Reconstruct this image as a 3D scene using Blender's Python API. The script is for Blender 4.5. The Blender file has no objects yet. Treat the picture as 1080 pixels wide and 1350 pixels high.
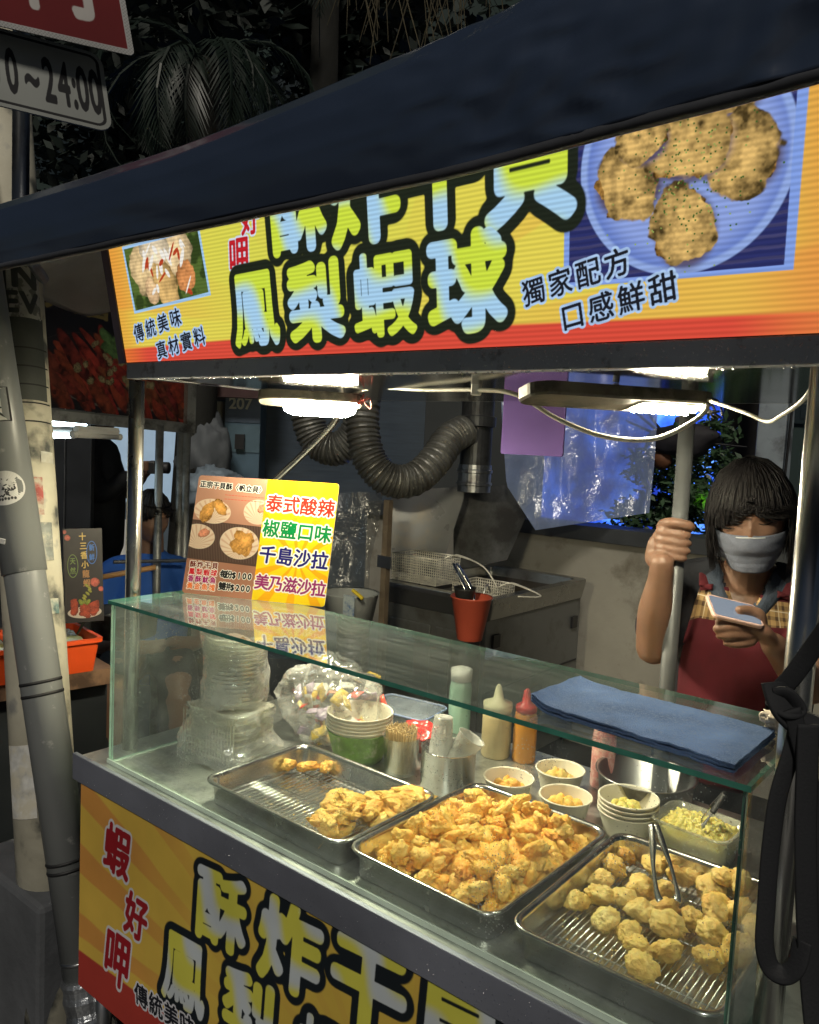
import bpy, bmesh, math, random
import numpy as np
from mathutils import Vector, Matrix, noise
from mathutils.bvhtree import BVHTree
random.seed(7)
SC = bpy.context.scene
COL = SC.collection
rad = math.radians

# ---------------------------------------------------------------- camera
R3 = np.array([[0.7773788647726176, 0.6272107398623489, 0.047841283491991834],
               [0.09075439613506339, -0.03657276536315064, -0.9952015235196597],
               [-0.622451395843078, 0.7779904373673348, -0.08535302676523517]])
FOC = 1070.0
EYE = np.array([0.0, 0.0, 1.62])
cam_d = bpy.data.cameras.new('camera')
cam = bpy.data.objects.new('camera', cam_d)
COL.objects.link(cam)
SC.camera = cam
cam_d.sensor_fit = 'VERTICAL'
cam_d.sensor_height = 24.0
cam_d.lens = FOC / 1350.0 * 24.0
cam_d.clip_start = 0.02
cam_d.clip_end = 200
m = Matrix(((R3[0][0], -R3[1][0], -R3[2][0], 0), (R3[0][1], -R3[1][1], -R3[2][1], 0),
            (R3[0][2], -R3[1][2], -R3[2][2], 0), (0, 0, 0, 1)))
cam.matrix_world = Matrix.Translation(EYE.tolist()) @ m

# ---------------------------------------------------------------- world, sun, exposure
w = bpy.data.worlds.new('World')
SC.world = w
w.use_nodes = True
nt = w.node_tree
bg = nt.nodes['Background']
sky = nt.nodes.new('ShaderNodeTexSky')
sky.sky_type = 'NISHITA'
sky.sun_disc = False
sky.sun_elevation = rad(46)
sky.sun_rotation = rad(150)
nt.links.new(sky.outputs[0], bg.inputs[0])
bg.inputs[1].default_value = 0.006
street_glow_d = bpy.data.lights.new('street_glow', 'SUN')  # sun lamp added for the glow of unseen street and stall lights
street_glow_d.energy = 1.2
street_glow_d.angle = rad(12)
street_glow_d.color = (1.0, 0.93, 0.80)
street_glow = bpy.data.objects.new('street_glow', street_glow_d)
COL.objects.link(street_glow)
street_glow.rotation_euler = Vector((-0.38, 0.60, -0.74)).to_track_quat('-Z', 'Y').to_euler()
SC.view_settings.view_transform = 'Standard'
SC.view_settings.look = 'None'
SC.view_settings.gamma = 1
SC.view_settings.exposure = 0.28
SC.view_settings.use_curve_mapping = False
SC.cycles.transparent_max_bounces = 32
SC.cycles.max_bounces = 8
SC.cycles.caustics_reflective = True
SC.cycles.sample_clamp_indirect = 4.0

# ---------------------------------------------------------------- where a point of the photograph lies on a real plane
def ray(x, y):
    return R3.T @ np.array([(x - 540) / FOC, (y - 675) / FOC, 1.0])
def on(x, y, ax, val):
    d = ray(x, y)
    return Vector((EYE + d * (val - EYE[ax]) / d[ax]).tolist())
def far(x, y, d):
    return Vector((EYE + ray(x, y) * d).tolist())

# ---------------------------------------------------------------- numpy painting of flat print
def fbm(shape, scale, seed=0, octs=4, pers=.5):
    rng = np.random.default_rng(seed)
    h, w_ = shape
    out = np.zeros(shape); amp = 1; tot = 0
    for o in range(octs):
        s = max(scale / 2 ** o, 2)
        gh, gw = int(h / s) + 3, int(w_ / s) + 3
        g = rng.random((gh, gw))
        yy = np.arange(h) / s; xx = np.arange(w_) / s
        yi = yy.astype(int); xi = xx.astype(int)
        fy = yy - yi; fx = xx - xi
        fy = (fy * fy * (3 - 2 * fy))[:, None]; fx = (fx * fx * (3 - 2 * fx))[None, :]
        a = g[yi][:, xi]; b = g[yi][:, xi + 1]; c = g[yi + 1][:, xi]; d = g[yi + 1][:, xi + 1]
        out += amp * ((a * (1 - fx) + b * fx) * (1 - fy) + (c * (1 - fx) + d * fx) * fy)
        tot += amp; amp *= pers
    return out / tot
def smooth(a, lo, hi):
    t = np.clip((a - lo) / (hi - lo), 0, 1)
    return t * t * (3 - 2 * t)
TILE = 192
_gl = {}
def glyph(ch, full=False):
    """coverage of one character, lower-left origin, on a TILE square that spans -0.75..0.75 of its size"""
    key = (ch, full)
    if key in _gl: return _gl[key]
    c = bpy.data.curves.new('print', 'FONT'); c.body = ch; c.resolution_u = 3
    o = bpy.data.objects.new('print', c)
    COL.objects.link(o)
    dg = bpy.context.evaluated_depsgraph_get()
    ev = o.evaluated_get(dg)
    me = ev.to_mesh(); me.calc_loop_triangles()
    co = np.array([v.co[:2] for v in me.vertices]) if len(me.vertices) else np.zeros((0, 2))
    tr = np.array([t.vertices[:] for t in me.loop_triangles]) if len(me.vertices) else np.zeros((0, 3), int)
    ev.to_mesh_clear(); bpy.data.objects.remove(o); bpy.data.curves.remove(c)
    big = TILE * 2
    im = np.zeros((big, big))
    if len(co):
        lo, hi = co.min(0), co.max(0)
        if full: n = (co - (lo + hi) / 2) / np.maximum(hi - lo, 1e-4)
        elif ord(ch) > 0x2000: n = co - np.array([.5, .36])
        else: n = (co - np.array([(lo[0] + hi[0]) / 2, .36]))
        p = (n / 1.5 + .5) * big
        for t in tr:
            a, b, c_ = p[t]
            x0, y0 = np.floor(np.minimum(np.minimum(a, b), c_)).astype(int)
            x1, y1 = np.ceil(np.maximum(np.maximum(a, b), c_)).astype(int) + 1
            x0 = max(x0, 0); y0 = max(y0, 0); x1 = min(x1, big); y1 = min(y1, big)
            if x1 <= x0 or y1 <= y0: continue
            X, Y = np.meshgrid(np.arange(x0, x1) + .5, np.arange(y0, y1) + .5)
            d1 = (b[0]-a[0])*(Y-a[1])-(b[1]-a[1])*(X-a[0])
            d2 = (c_[0]-b[0])*(Y-b[1])-(c_[1]-b[1])*(X-b[0])
            d3 = (a[0]-c_[0])*(Y-c_[1])-(a[1]-c_[1])*(X-c_[0])
            ins = ((d1 >= -1e-9) & (d2 >= -1e-9) & (d3 >= -1e-9)) | ((d1 <= 1e-9) & (d2 <= 1e-9) & (d3 <= 1e-9))
            im[y0:y1, x0:x1][ins] = 1
    im = im.reshape(TILE, 2, TILE, 2).mean((1, 3))
    _gl[key] = im
    return im
_gr = {}
def grown(ch, r, full=False):
    """the character with its strokes fattened by r (fraction of its size)"""
    key = (ch, round(r, 4), full)
    if key in _gr: return _gr[key]
    g = glyph(ch, full)
    if r > 0:
        R = r * TILE / 1.5
        yy, xx = np.mgrid[:TILE, :TILE]
        yy = np.minimum(yy, TILE - yy); xx = np.minimum(xx, TILE - xx)
        k = np.clip(R + .5 - np.hypot(yy, xx), 0, 1)
        g = np.clip(np.fft.irfft2(np.fft.rfft2(g) * np.fft.rfft2(k), s=g.shape) / (1.6 * R + .6), 0, 1)
        g = smooth(g, .15, .85)
    _gr[key] = g
    return g
class Print:
    def __init__(self, w_, h_, ppm, col=(1, 1, 1)):
        self.ppm = ppm; self.W = int(w_ * ppm); self.H = int(h_ * ppm)
        self.a = np.ones((self.H, self.W, 3)) * np.array(col)
        v, u = np.mgrid[:self.H, :self.W]
        self.u = (u + .5) / ppm; self.v = (v + .5) / ppm
    def mix(self, mask, col, sl=None):
        a = self.a if sl is None else self.a[sl]
        mask = mask[..., None]
        a[...] = a * (1 - mask) + np.asarray(col) * mask
    def box(self, cu, cv, rr):
        x0 = max(int((cu - rr) * self.ppm), 0); x1 = min(int((cu + rr) * self.ppm) + 2, self.W)
        y0 = max(int((cv - rr) * self.ppm), 0); y1 = min(int((cv + rr) * self.ppm) + 2, self.H)
        return (slice(y0, y1), slice(x0, x1))
    def char(self, ch, cu, cv, w_, h_=None, col=(0, 0, 0), grow=.02, rot=0, shear=0, vshear=0, full=False):
        h_ = h_ or w_
        sl = self.box(cu, cv, max(w_, h_) * (1.1 + abs(shear) + abs(vshear)))
        u = self.u[sl] - cu; v = self.v[sl] - cv
        if u.size == 0: return
        c, s = math.cos(rot), math.sin(rot)
        x = c * u + s * v; y = -s * u + c * v
        y = y - vshear * x
        x = x - shear * y
        x = (x / w_ / 1.5 + .5) * TILE - .5; y = (y / h_ / 1.5 + .5) * TILE - .5
        ok = (x > 0) & (x < TILE - 2) & (y > 0) & (y < TILE - 2)
        x = np.clip(x, 0, TILE - 2); y = np.clip(y, 0, TILE - 2)
        xi = x.astype(int); yi = y.astype(int); fx = x - xi; fy = y - yi
        g = grown(ch, grow, full)
        mk = (g[yi, xi]*(1-fx)+g[yi, xi+1]*fx)*(1-fy)+(g[yi+1, xi]*(1-fx)+g[yi+1, xi+1]*fx)*fy
        mk = mk * ok
        cc = col(self.u[sl], self.v[sl]) if callable(col) else np.asarray(col)
        self.mix(mk, cc, sl)
    def line(self, txt, u0, v0, u1, v1, size, col, grow=.02, halo=None, hgrow=.09, hcol=(1, 1, 1), **k):
        n = len(txt); rot = math.atan2(v1 - v0, u1 - u0) if n > 1 and not k.pop('upright', False) else 0
        pts = [(u0 + (u1 - u0) * i / max(n - 1, 1), v0 + (v1 - v0) * i / max(n - 1, 1)) for i in range(n)]
        if halo:
            for ch, (a, b) in zip(txt, pts): self.char(ch, a, b, size, None, hcol, hgrow, rot, **k)
        for ch, (a, b) in zip(txt, pts): self.char(ch, a, b, size, None, col, grow, rot, **k)
    def poly(self, pts, col, soft=None):
        """convex polygon, counter-clockwise"""
        soft = soft or 1.0 / self.ppm
        mk = np.ones_like(self.u)
        for i in range(len(pts)):
            (x0, y0), (x1, y1) = pts[i], pts[(i + 1) % len(pts)]
            L = math.hypot(x1 - x0, y1 - y0)
            d = ((x1-x0)*(self.v-y0)-(y1-y0)*(self.u-x0)) / L
            mk = np.minimum(mk, np.clip(d / soft + .5, 0, 1))
        self.mix(mk, col); return mk
    def blob(self, cu, cv, ru, rv, rot, base, seed, lump=.25, rough=.3):
        """a printed photograph of one fried piece"""
        R = max(ru, rv) * 1.4
        sl = self.box(cu, cv, R)
        u = self.u[sl] - cu; v = self.v[sl] - cv
        if u.size == 0: return
        c, s = math.cos(rot), math.sin(rot)
        x = (c * u + s * v) / ru; y = (-s * u + c * v) / rv
        n = fbm(u.shape, max(R * self.ppm * .35, 4), seed, 4)
        n2 = fbm(u.shape, max(R * self.ppm * .12, 3), seed + 9, 3)
        r = np.hypot(x, y) + (n - .5) * lump * 2
        mk = smooth(-r, -1.02, -.94)
        lit = 1.05 - .45 * np.clip(r, 0, 1.2) ** 3 + .22 * (y * .7 - x * .3) + (n - .5) * .9 * rough * 3 + (n2 - .5) * rough * 2.2
        self.mix(mk, np.clip(np.array(base) * np.clip(lit, .12, 1.5)[..., None], 0, 1), sl)
    def ellipse(self, cu, cv, ru, rv, col, soft=.03, rot=0):
        c, s = math.cos(rot), math.sin(rot)
        u = self.u - cu; v = self.v - cv
        r = np.hypot((c*u+s*v) / ru, (-s*u+c*v) / rv)
        mk = smooth(-r, -1 - soft / 2, -1 + soft / 2)
        self.mix(mk, col); return r
    def image(self, name):
        im = bpy.data.images.new(name, self.W, self.H, alpha=False)
        px = np.ones((self.H, self.W, 4), np.float32); a = np.clip(self.a, 0, 1); px[..., :3] = np.where(a <= .0031308, a * 12.92, 1.055 * a ** (1 / 2.4) - .055)
        im.pixels.foreach_set(px.ravel()); im.update(); im.pack()
        return im

# ---------------------------------------------------------------- materials
def new_mat(name):
    mt = bpy.data.materials.new(name); mt.use_nodes = True
    n = mt.node_tree.nodes; l = mt.node_tree.links
    return mt, n, l, n['Principled BSDF'], n['Material Output']
def mat(name, col, rough=.5, metal=0, var=.15, vs=6, bump=0, bs=60, spec=.5, rvar=.15, dirt=None, ds=3, dth=.6, emit=0, ecol=None,
        trans=0, coat=0, sss=0, stretch=None):
    mt, n, l, p, out = new_mat(name)
    tc = n.new('ShaderNodeTexCoord'); src = tc.outputs['Object']
    if stretch:
        mp = n.new('ShaderNodeMapping'); mp.inputs['Scale'].default_value = stretch
        l.new(src, mp.inputs[0]); src = mp.outputs[0]
    nz = n.new('ShaderNodeTexNoise'); nz.inputs['Scale'].default_value = vs; nz.inputs['Detail'].default_value = 6
    l.new(src, nz.inputs['Vector'])
    mr = n.new('ShaderNodeMapRange'); mr.inputs[1].default_value = .25; mr.inputs[2].default_value = .75
    mr.inputs[3].default_value = 1 - var; mr.inputs[4].default_value = 1 + var
    l.new(nz.outputs[0], mr.inputs[0])
    mx = n.new('ShaderNodeVectorMath'); mx.operation = 'SCALE'; mx.inputs[0].default_value = col[:3]
    l.new(mr.outputs[0], mx.inputs['Scale'])
    cs = mx.outputs[0]
    if dirt:
        nd = n.new('ShaderNodeTexNoise'); nd.inputs['Scale'].default_value = ds; nd.inputs['Detail'].default_value = 9
        nd.inputs['Roughness'].default_value = .65
        l.new(src, nd.inputs['Vector'])
        dr = n.new('ShaderNodeMapRange'); dr.inputs[1].default_value = dth - .06; dr.inputs[2].default_value = dth + .1
        l.new(nd.outputs[0], dr.inputs[0])
        mm = n.new('ShaderNodeMix'); mm.data_type = 'RGBA'
        l.new(dr.outputs[0], mm.inputs[0]); l.new(cs, mm.inputs[6]); mm.inputs[7].default_value = (*dirt, 1)
        cs = mm.outputs[2]
    l.new(cs, p.inputs['Base Color'])
    rr = n.new('ShaderNodeMapRange'); rr.inputs[1].default_value = .3; rr.inputs[2].default_value = .7
    rr.inputs[3].default_value = max(rough * (1 - rvar), .02); rr.inputs[4].default_value = min(rough * (1 + rvar), 1)
    l.new(nz.outputs[0], rr.inputs[0]); l.new(rr.outputs[0], p.inputs['Roughness'])
    p.inputs['Metallic'].default_value = metal
    p.inputs['Specular IOR Level'].default_value = spec
    p.inputs['Transmission Weight'].default_value = trans
    p.inputs['Coat Weight'].default_value = coat
    p.inputs['Coat Roughness'].default_value = .09
    if sss:
        p.inputs['Subsurface Weight'].default_value = sss
        p.inputs['Subsurface Radius'].default_value = (.012, .005, .003)
        p.inputs['Subsurface Scale'].default_value = 1.0
    if emit:
        p.inputs['Emission Color'].default_value = (*(ecol or col), 1); p.inputs['Emission Strength'].default_value = emit
    if bump:
        nb = n.new('ShaderNodeTexNoise'); nb.inputs['Scale'].default_value = bs; nb.inputs['Detail'].default_value = 5
        l.new(src, nb.inputs['Vector'])
        b = n.new('ShaderNodeBump'); b.inputs['Strength'].default_value = bump; b.inputs['Distance'].default_value = .004
        l.new(nb.outputs[0], b.inputs['Height']); l.new(b.outputs[0], p.inputs['Normal'])
    return mt
def print_mat(name, img, rough=.35, emit=0, coat=0, lines=0, grime=0, bump=0, spec=.5):
    mt, n, l, p, out = new_mat(name)
    tx = n.new('ShaderNodeTexImage'); tx.image = img; tx.extension = 'EXTEND'
    tx.interpolation = 'Cubic'
    p.inputs['Roughness'].default_value = rough; p.inputs['Specular IOR Level'].default_value = spec
    cs = tx.outputs[0]
    if grime:
        tc = n.new('ShaderNodeTexCoord'); nz = n.new('ShaderNodeTexNoise'); nz.inputs['Scale'].default_value = 5; nz.inputs['Detail'].default_value = 8
        l.new(tc.outputs['Object'], nz.inputs['Vector'])
        mr = n.new('ShaderNodeMapRange'); mr.inputs[1].default_value = .3; mr.inputs[2].default_value = .7
        mr.inputs[3].default_value = 1 - grime; mr.inputs[4].default_value = 1
        l.new(nz.outputs[0], mr.inputs[0])
        vm = n.new('ShaderNodeVectorMath'); vm.operation = 'SCALE'; l.new(cs, vm.inputs[0]); l.new(mr.outputs[0], vm.inputs['Scale'])
        cs = vm.outputs[0]
    if emit:
        dk = n.new('ShaderNodeVectorMath'); dk.operation = 'SCALE'; dk.inputs['Scale'].default_value = .25
        l.new(cs, dk.inputs[0]); l.new(dk.outputs[0], p.inputs['Base Color'])
        l.new(cs, p.inputs['Emission Color']); p.inputs['Emission Strength'].default_value = emit
    else:
        l.new(cs, p.inputs['Base Color'])
    if bump:
        tc2 = n.new('ShaderNodeTexCoord'); nb = n.new('ShaderNodeTexNoise'); nb.inputs['Scale'].default_value = 7
        l.new(tc2.outputs['Object'], nb.inputs['Vector'])
        b = n.new('ShaderNodeBump'); b.inputs['Strength'].default_value = bump; b.inputs['Distance'].default_value = .01
        l.new(nb.outputs[0], b.inputs['Height']); l.new(b.outputs[0], p.inputs['Normal'])
    return mt
def clear_mat(name, tint=(.97, 1, .985), refl0=.04, refl1=.9, rough=.0, haze=0, hcol=(.8, .85, .85), hs=8, speck=0, bump=0, bs=40, power=5, hazelo=.45, streak=None):
    """thin clear sheet: see-through, a mirror at grazing angles, with haze and specks lying on it"""
    mt, n, l, p, out = new_mat(name)
    n.remove(p)
    tr = n.new('ShaderNodeBsdfTransparent'); tr.inputs[0].default_value = (*tint, 1)
    gl = n.new('ShaderNodeBsdfGlossy'); gl.inputs['Roughness'].default_value = rough; gl.inputs[0].default_value = (1, 1, 1, 1)
    lw = n.new('ShaderNodeLayerWeight'); lw.inputs[0].default_value = .5
    pw = n.new('ShaderNodeMath'); pw.operation = 'POWER'; l.new(lw.outputs['Facing'], pw.inputs[0]); pw.inputs[1].default_value = power
    mr = n.new('ShaderNodeMapRange'); mr.inputs[3].default_value = refl0; mr.inputs[4].default_value = refl1
    l.new(pw.outputs[0], mr.inputs[0])
    ms = n.new('ShaderNodeMixShader'); l.new(mr.outputs[0], ms.inputs[0]); l.new(tr.outputs[0], ms.inputs[1]); l.new(gl.outputs[0], ms.inputs[2])
    res = ms.outputs[0]
    tc = n.new('ShaderNodeTexCoord')
    if bump:
        nb = n.new('ShaderNodeTexNoise'); nb.inputs['Scale'].default_value = bs; nb.inputs['Detail'].default_value = 4
        l.new(tc.outputs['Object'], nb.inputs['Vector'])
        b = n.new('ShaderNodeBump'); b.inputs['Strength'].default_value = bump; b.inputs['Distance'].default_value = .01
        l.new(nb.outputs[0], b.inputs['Height']); l.new(b.outputs[0], gl.inputs['Normal']); l.new(b.outputs[0], lw.inputs['Normal'])
    if haze or speck:
        df = n.new('ShaderNodeBsdfDiffuse'); df.inputs[0].default_value = (*hcol, 1)
        nz = n.new('ShaderNodeTexNoise'); nz.inputs['Scale'].default_value = hs; nz.inputs['Detail'].default_value = 8
        src = tc.outputs['Object']
        if streak:
            mp = n.new('ShaderNodeMapping'); mp.inputs['Scale'].default_value = streak; l.new(src, mp.inputs[0]); src = mp.outputs[0]
        l.new(src, nz.inputs['Vector'])
        hz = n.new('ShaderNodeMapRange'); hz.inputs[1].default_value = hazelo; hz.inputs[2].default_value = .8
        hz.inputs[3].default_value = haze * .3; hz.inputs[4].default_value = haze
        l.new(nz.outputs[0], hz.inputs[0])
        fac = hz.outputs[0]
        if speck:
            vo = n.new('ShaderNodeTexVoronoi'); vo.inputs['Scale'].default_value = 150; vo.inputs['Randomness'].default_value = 1
            l.new(tc.outputs['Object'], vo.inputs['Vector'])
            n2 = n.new('ShaderNodeTexNoise'); n2.inputs['Scale'].default_value = 9; l.new(tc.outputs['Object'], n2.inputs['Vector'])
            th = n.new('ShaderNodeMapRange'); th.inputs[1].default_value = .42; th.inputs[2].default_value = .75
            th.inputs[3].default_value = .02; th.inputs[4].default_value = .26; l.new(n2.outputs[0], th.inputs[0])
            lt = n.new('ShaderNodeMath'); lt.operation = 'LESS_THAN'; l.new(vo.outputs['Distance'], lt.inputs[0]); l.new(th.outputs[0], lt.inputs[1])
            sc = n.new('ShaderNodeMath'); sc.operation = 'MULTIPLY_ADD'; sc.inputs[1].default_value = speck
            l.new(lt.outputs[0], sc.inputs[0]); l.new(fac, sc.inputs[2])
            fac = sc.outputs[0]
        m2 = n.new('ShaderNodeMixShader'); l.new(fac, m2.inputs[0]); l.new(res, m2.inputs[1]); l.new(df.outputs[0], m2.inputs[2])
        res = m2.outputs[0]
    l.new(res, out.inputs[0])
    return mt

# ---------------------------------------------------------------- mesh helpers
class MB:
    def __init__(s): s.v = []; s.f = []; s.mi = []; s.uv = {}
    def add(s, vs, fs, mi=0):
        b = len(s.v); s.v += [tuple(x) for x in vs]
        for f in fs: s.f.append([b + i for i in f]); s.mi.append(mi)
        return b
    def box(s, lo, hi, mi=0, M=None):
        x0, y0, z0 = lo; x1, y1, z1 = hi
        vs = [(x0,y0,z0),(x1,y0,z0),(x1,y1,z0),(x0,y1,z0),(x0,y0,z1),(x1,y0,z1),(x1,y1,z1),(x0,y1,z1)]
        if M is not None: vs = [tuple(M @ Vector(q)) for q in vs]
        s.add(vs, [(0,3,2,1),(4,5,6,7),(0,1,5,4),(1,2,6,5),(2,3,7,6),(3,0,4,7)], mi)
        return s
    def tube(s, pts, r, seg=10, mi=0, cap=True, closed=False, flat=1.0, up=None):
        pts = [Vector(p) for p in pts]
        n = len(pts); rs = r if hasattr(r, '__len__') else [r] * n
        rings = []; prev = None
        for i, p in enumerate(pts):
            if closed: t = pts[(i + 1) % n] - pts[i - 1]
            else: t = pts[min(i + 1, n - 1)] - pts[max(i - 1, 0)]
            t.normalize()
            if prev is None:
                a = Vector(up) if up is not None else (Vector((0, 0, 1)) if abs(t.z) < .9 else Vector((1, 0, 0)))
                x = t.cross(a).normalized()
            else:
                x = prev - t * prev.dot(t); x.normalize()
            prev = x; y = t.cross(x).normalized()
            rings.append([p + (x * math.cos(k * 2 * math.pi / seg) * rs[i] + y * math.sin(k * 2 * math.pi / seg) * rs[i] * flat) for k in range(seg)])
        s.loft(rings, mi, cap, cap, closed)
        return s
    def loft(s, rings, mi=0, c0=True, c1=True, closed=False):
        n = len(rings[0]); vs = [v for r in rings for v in r]; fs = []
        m_ = len(rings)
        for i in range(m_ if closed else m_ - 1):
            j = (i + 1) % m_
            for k in range(n):
                k2 = (k + 1) % n
                fs.append((i*n+k, i*n+k2, j*n+k2, j*n+k))
        if c0 and not closed: fs.append(tuple(reversed(range(n))))
        if c1 and not closed: fs.append(tuple((m_-1)*n+k for k in range(n)))
        s.add(vs, fs, mi); return s
    def lathe(s, prof, seg=24, M=None, mi=0, c0=False, c1=False, sx=1, sy=1):
        rings = []
        for r, z in prof:
            ring = [Vector((r*math.cos(k*2*math.pi/seg)*sx, r*math.sin(k*2*math.pi/seg)*sy, z)) for k in range(seg)]
            if M is not None: ring = [M @ q for q in ring]
            rings.append(ring)
        s.loft(rings, mi, c0, c1); return s
    def grid(s, fn, nu, nv, mi=0, closed_u=False):
        vs = [fn(i / (nu - (0 if closed_u else 1)), j / (nv - 1)) for j in range(nv) for i in range(nu)]
        fs = []
        for j in range(nv - 1):
            for i in range(nu if closed_u else nu - 1):
                i2 = (i + 1) % nu
                fs.append((j*nu+i, j*nu+i2, (j+1)*nu+i2, (j+1)*nu+i))
        s.add(vs, fs, mi); return s
    def quad(s, a, b, c, d, mi=0):
        k = len(s.f); s.add([a, b, c, d], [(0, 1, 2, 3)], mi); s.uv[k] = [(0,0),(1,0),(1,1),(0,1)]; return s
    def build(s, name, mats, parent=None, smooth_=False, loc=None, solid=0, sub=0, bevel=0, kind=None):
        me = bpy.data.meshes.new(name)
        me.from_pydata(s.v, [], s.f)
        if not isinstance(mats, (list, tuple)): mats = [mats]
        for m_ in mats: me.materials.append(m_)
        me.polygons.foreach_set('material_index', s.mi)
        if smooth_: me.polygons.foreach_set('use_smooth', [True] * len(s.f))
        if s.uv:
            ul = me.uv_layers.new(name='UVMap')
            for k, uvs in s.uv.items():
                for li, q in zip(me.polygons[k].loop_indices, uvs): ul.data[li].uv = q
        me.update()
        o = bpy.data.objects.new(name, me); COL.objects.link(o)
        if parent is not None: o.parent = parent; o.matrix_parent_inverse = Matrix.Translation(-parent.location) if False else Matrix()
        if loc is not None: o.location = loc
        if solid:
            md = o.modifiers.new('solid', 'SOLIDIFY'); md.thickness = solid; md.offset = 0
        if bevel:
            md = o.modifiers.new('bevel', 'BEVEL'); md.width = bevel; md.segments = 2; md.limit_method = 'ANGLE'; md.angle_limit = rad(40)
            try: md.harden_normals = False
            except Exception: pass
        if sub:
            md = o.modifiers.new('sub', 'SUBSURF'); md.levels = md.render_levels = sub
        if kind: o['kind'] = kind
        return o
def rebase(o, base):
    """puts a top-level mesh's origin at its base"""
    base = Vector(base)
    o.data.transform(Matrix.Translation(-base)); o.location = base
    return o
def thing(name, label, cat, loc=(0, 0, 0), rot=(0, 0, 0), group=None):
    o = bpy.data.objects.new(name, None); COL.objects.link(o)
    o.empty_display_size = .05
    o.location = loc; o.rotation_euler = rot
    o['label'] = label; o['category'] = cat
    if group: o['group'] = group
    return o
def tag(o, label, cat, group=None):
    o['label'] = label; o['category'] = cat
    if group: o['group'] = group
    return o
def struct(o): o['kind'] = 'structure'; return o
def copy_tree(o, parent=None):
    c = o.copy(); COL.objects.link(c); c.parent = parent
    if parent is not None: c.matrix_parent_inverse = Matrix()
    for ch in list(o.children): copy_tree(ch, c)
    return c
def rrect(cx, cy, w_, h_, r, z, n=6):
    pts = []
    for (sx, sy, a0) in ((1, 1, 0), (-1, 1, 90), (-1, -1, 180), (1, -1, 270)):
        for k in range(n + 1):
            a = rad(a0 + 90 * k / n)
            pts.append(Vector((cx + sx*(w_/2-r) + r*math.cos(a), cy + sy*(h_/2-r) + r*math.sin(a), z)))
    return pts
def spline(pts, n=12):
    pts = [Vector(p) for p in pts]; out = []
    for i in range(len(pts) - 1):
        p0 = pts[max(i-1, 0)]; p1 = pts[i]; p2 = pts[i+1]; p3 = pts[min(i+2, len(pts)-1)]
        for k in range(n):
            t = k / n
            out.append(.5*((2*p1)+(p2-p0)*t+(2*p0-5*p1+4*p2-p3)*t*t+(3*p1-p0-3*p2+p3)*t*t*t))
    out.append(pts[-1]); return out
def srgb(r, g, b):
    f = lambda c: (c/255/12.92) if c <= 10 else ((c/255+.055)/1.055)**2.4
    return (f(r), f(g), f(b))

# ================================================================ materials used by many things
STEEL = mat('brushed_steel', (.62, .62, .60), .26, 1, .1, 8, stretch=(1, 1, 1), dirt=(.35, .33, .3), ds=9, dth=.68)
STEEL_D = mat('worn_steel', (.40, .41, .42), .34, 1, .2, 7, dirt=(.16, .15, .14), ds=6, dth=.58)
CEIL = mat('stainless_ceiling', (.42, .42, .40), .10, 1, .12, 4, dirt=(.12, .11, .1), ds=5, dth=.6, bump=.03, bs=3)
TRAY = mat('tray_steel', (.66, .66, .65), .24, 1, .08, 20, dirt=(.45, .36, .22), ds=25, dth=.66)
GLASS = clear_mat('case_glass', tint=(.965, .99, .98), refl0=.05, refl1=.95, haze=.085, hcol=(.75, .8, .76), hs=14, speck=.35, power=3.6)
GLASST = clear_mat('top_glass', tint=(.93, .975, .96), refl0=.07, refl1=.95, haze=.05, hcol=(.7, .78, .76), hs=5, speck=.12, power=2.6, bump=.012, bs=18, streak=(1, 8, 1))
EDGE = mat('green_glass_edge', (.05, .20, .15), .12, 0, .3, 30, spec=.8)
EDGEL = mat('pale_glass_edge', (.50, .72, .58), .2, 0, .2, 30, spec=.8)
DARK = mat('dark_plastic', (.018, .018, .02), .5)
BLACK = mat('black_rubber', (.01, .01, .011), .6)
BLACKW = mat('black_webbing', (.012, .013, .016), .75, bump=.15, bs=300)
WHITEP = mat('white_plastic', (.75, .75, .73), .4)
CLEARP = clear_mat('clear_plastic', tint=(.88, .90, .89), refl0=.10, refl1=.9, rough=.06, haze=.22, hcol=(.85, .85, .82), hs=20, bump=.5, bs=30, power=2.5)
CLEARS = clear_mat('clear_plastic_smooth', tint=(.90, .92, .90), refl0=.06, refl1=.9, rough=.03, haze=.10, hcol=(.85, .85, .82), hs=20, power=2.5)
BAG = clear_mat('plastic_bag', tint=(.97, .98, .98), refl0=.14, refl1=.95, rough=.08, haze=.42, hcol=(.9, .9, .88), hs=9, bump=1.0, bs=28, power=2)
PAPER = mat('paper_bowl', (.78, .74, .62), .45, var=.05)

# ================================================================ ground and far surroundings
g = MB()
g.grid(lambda u, v: (-40 + 80 * u, -40 + 80 * v, 0), 41, 41)
GR = mat('wet_asphalt', (.04, .04, .043), .45, var=.4, vs=3, bump=.5, bs=70, dirt=(.015, .015, .017), ds=1.2, dth=.5)
struct(g.build('ground', GR))

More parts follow.
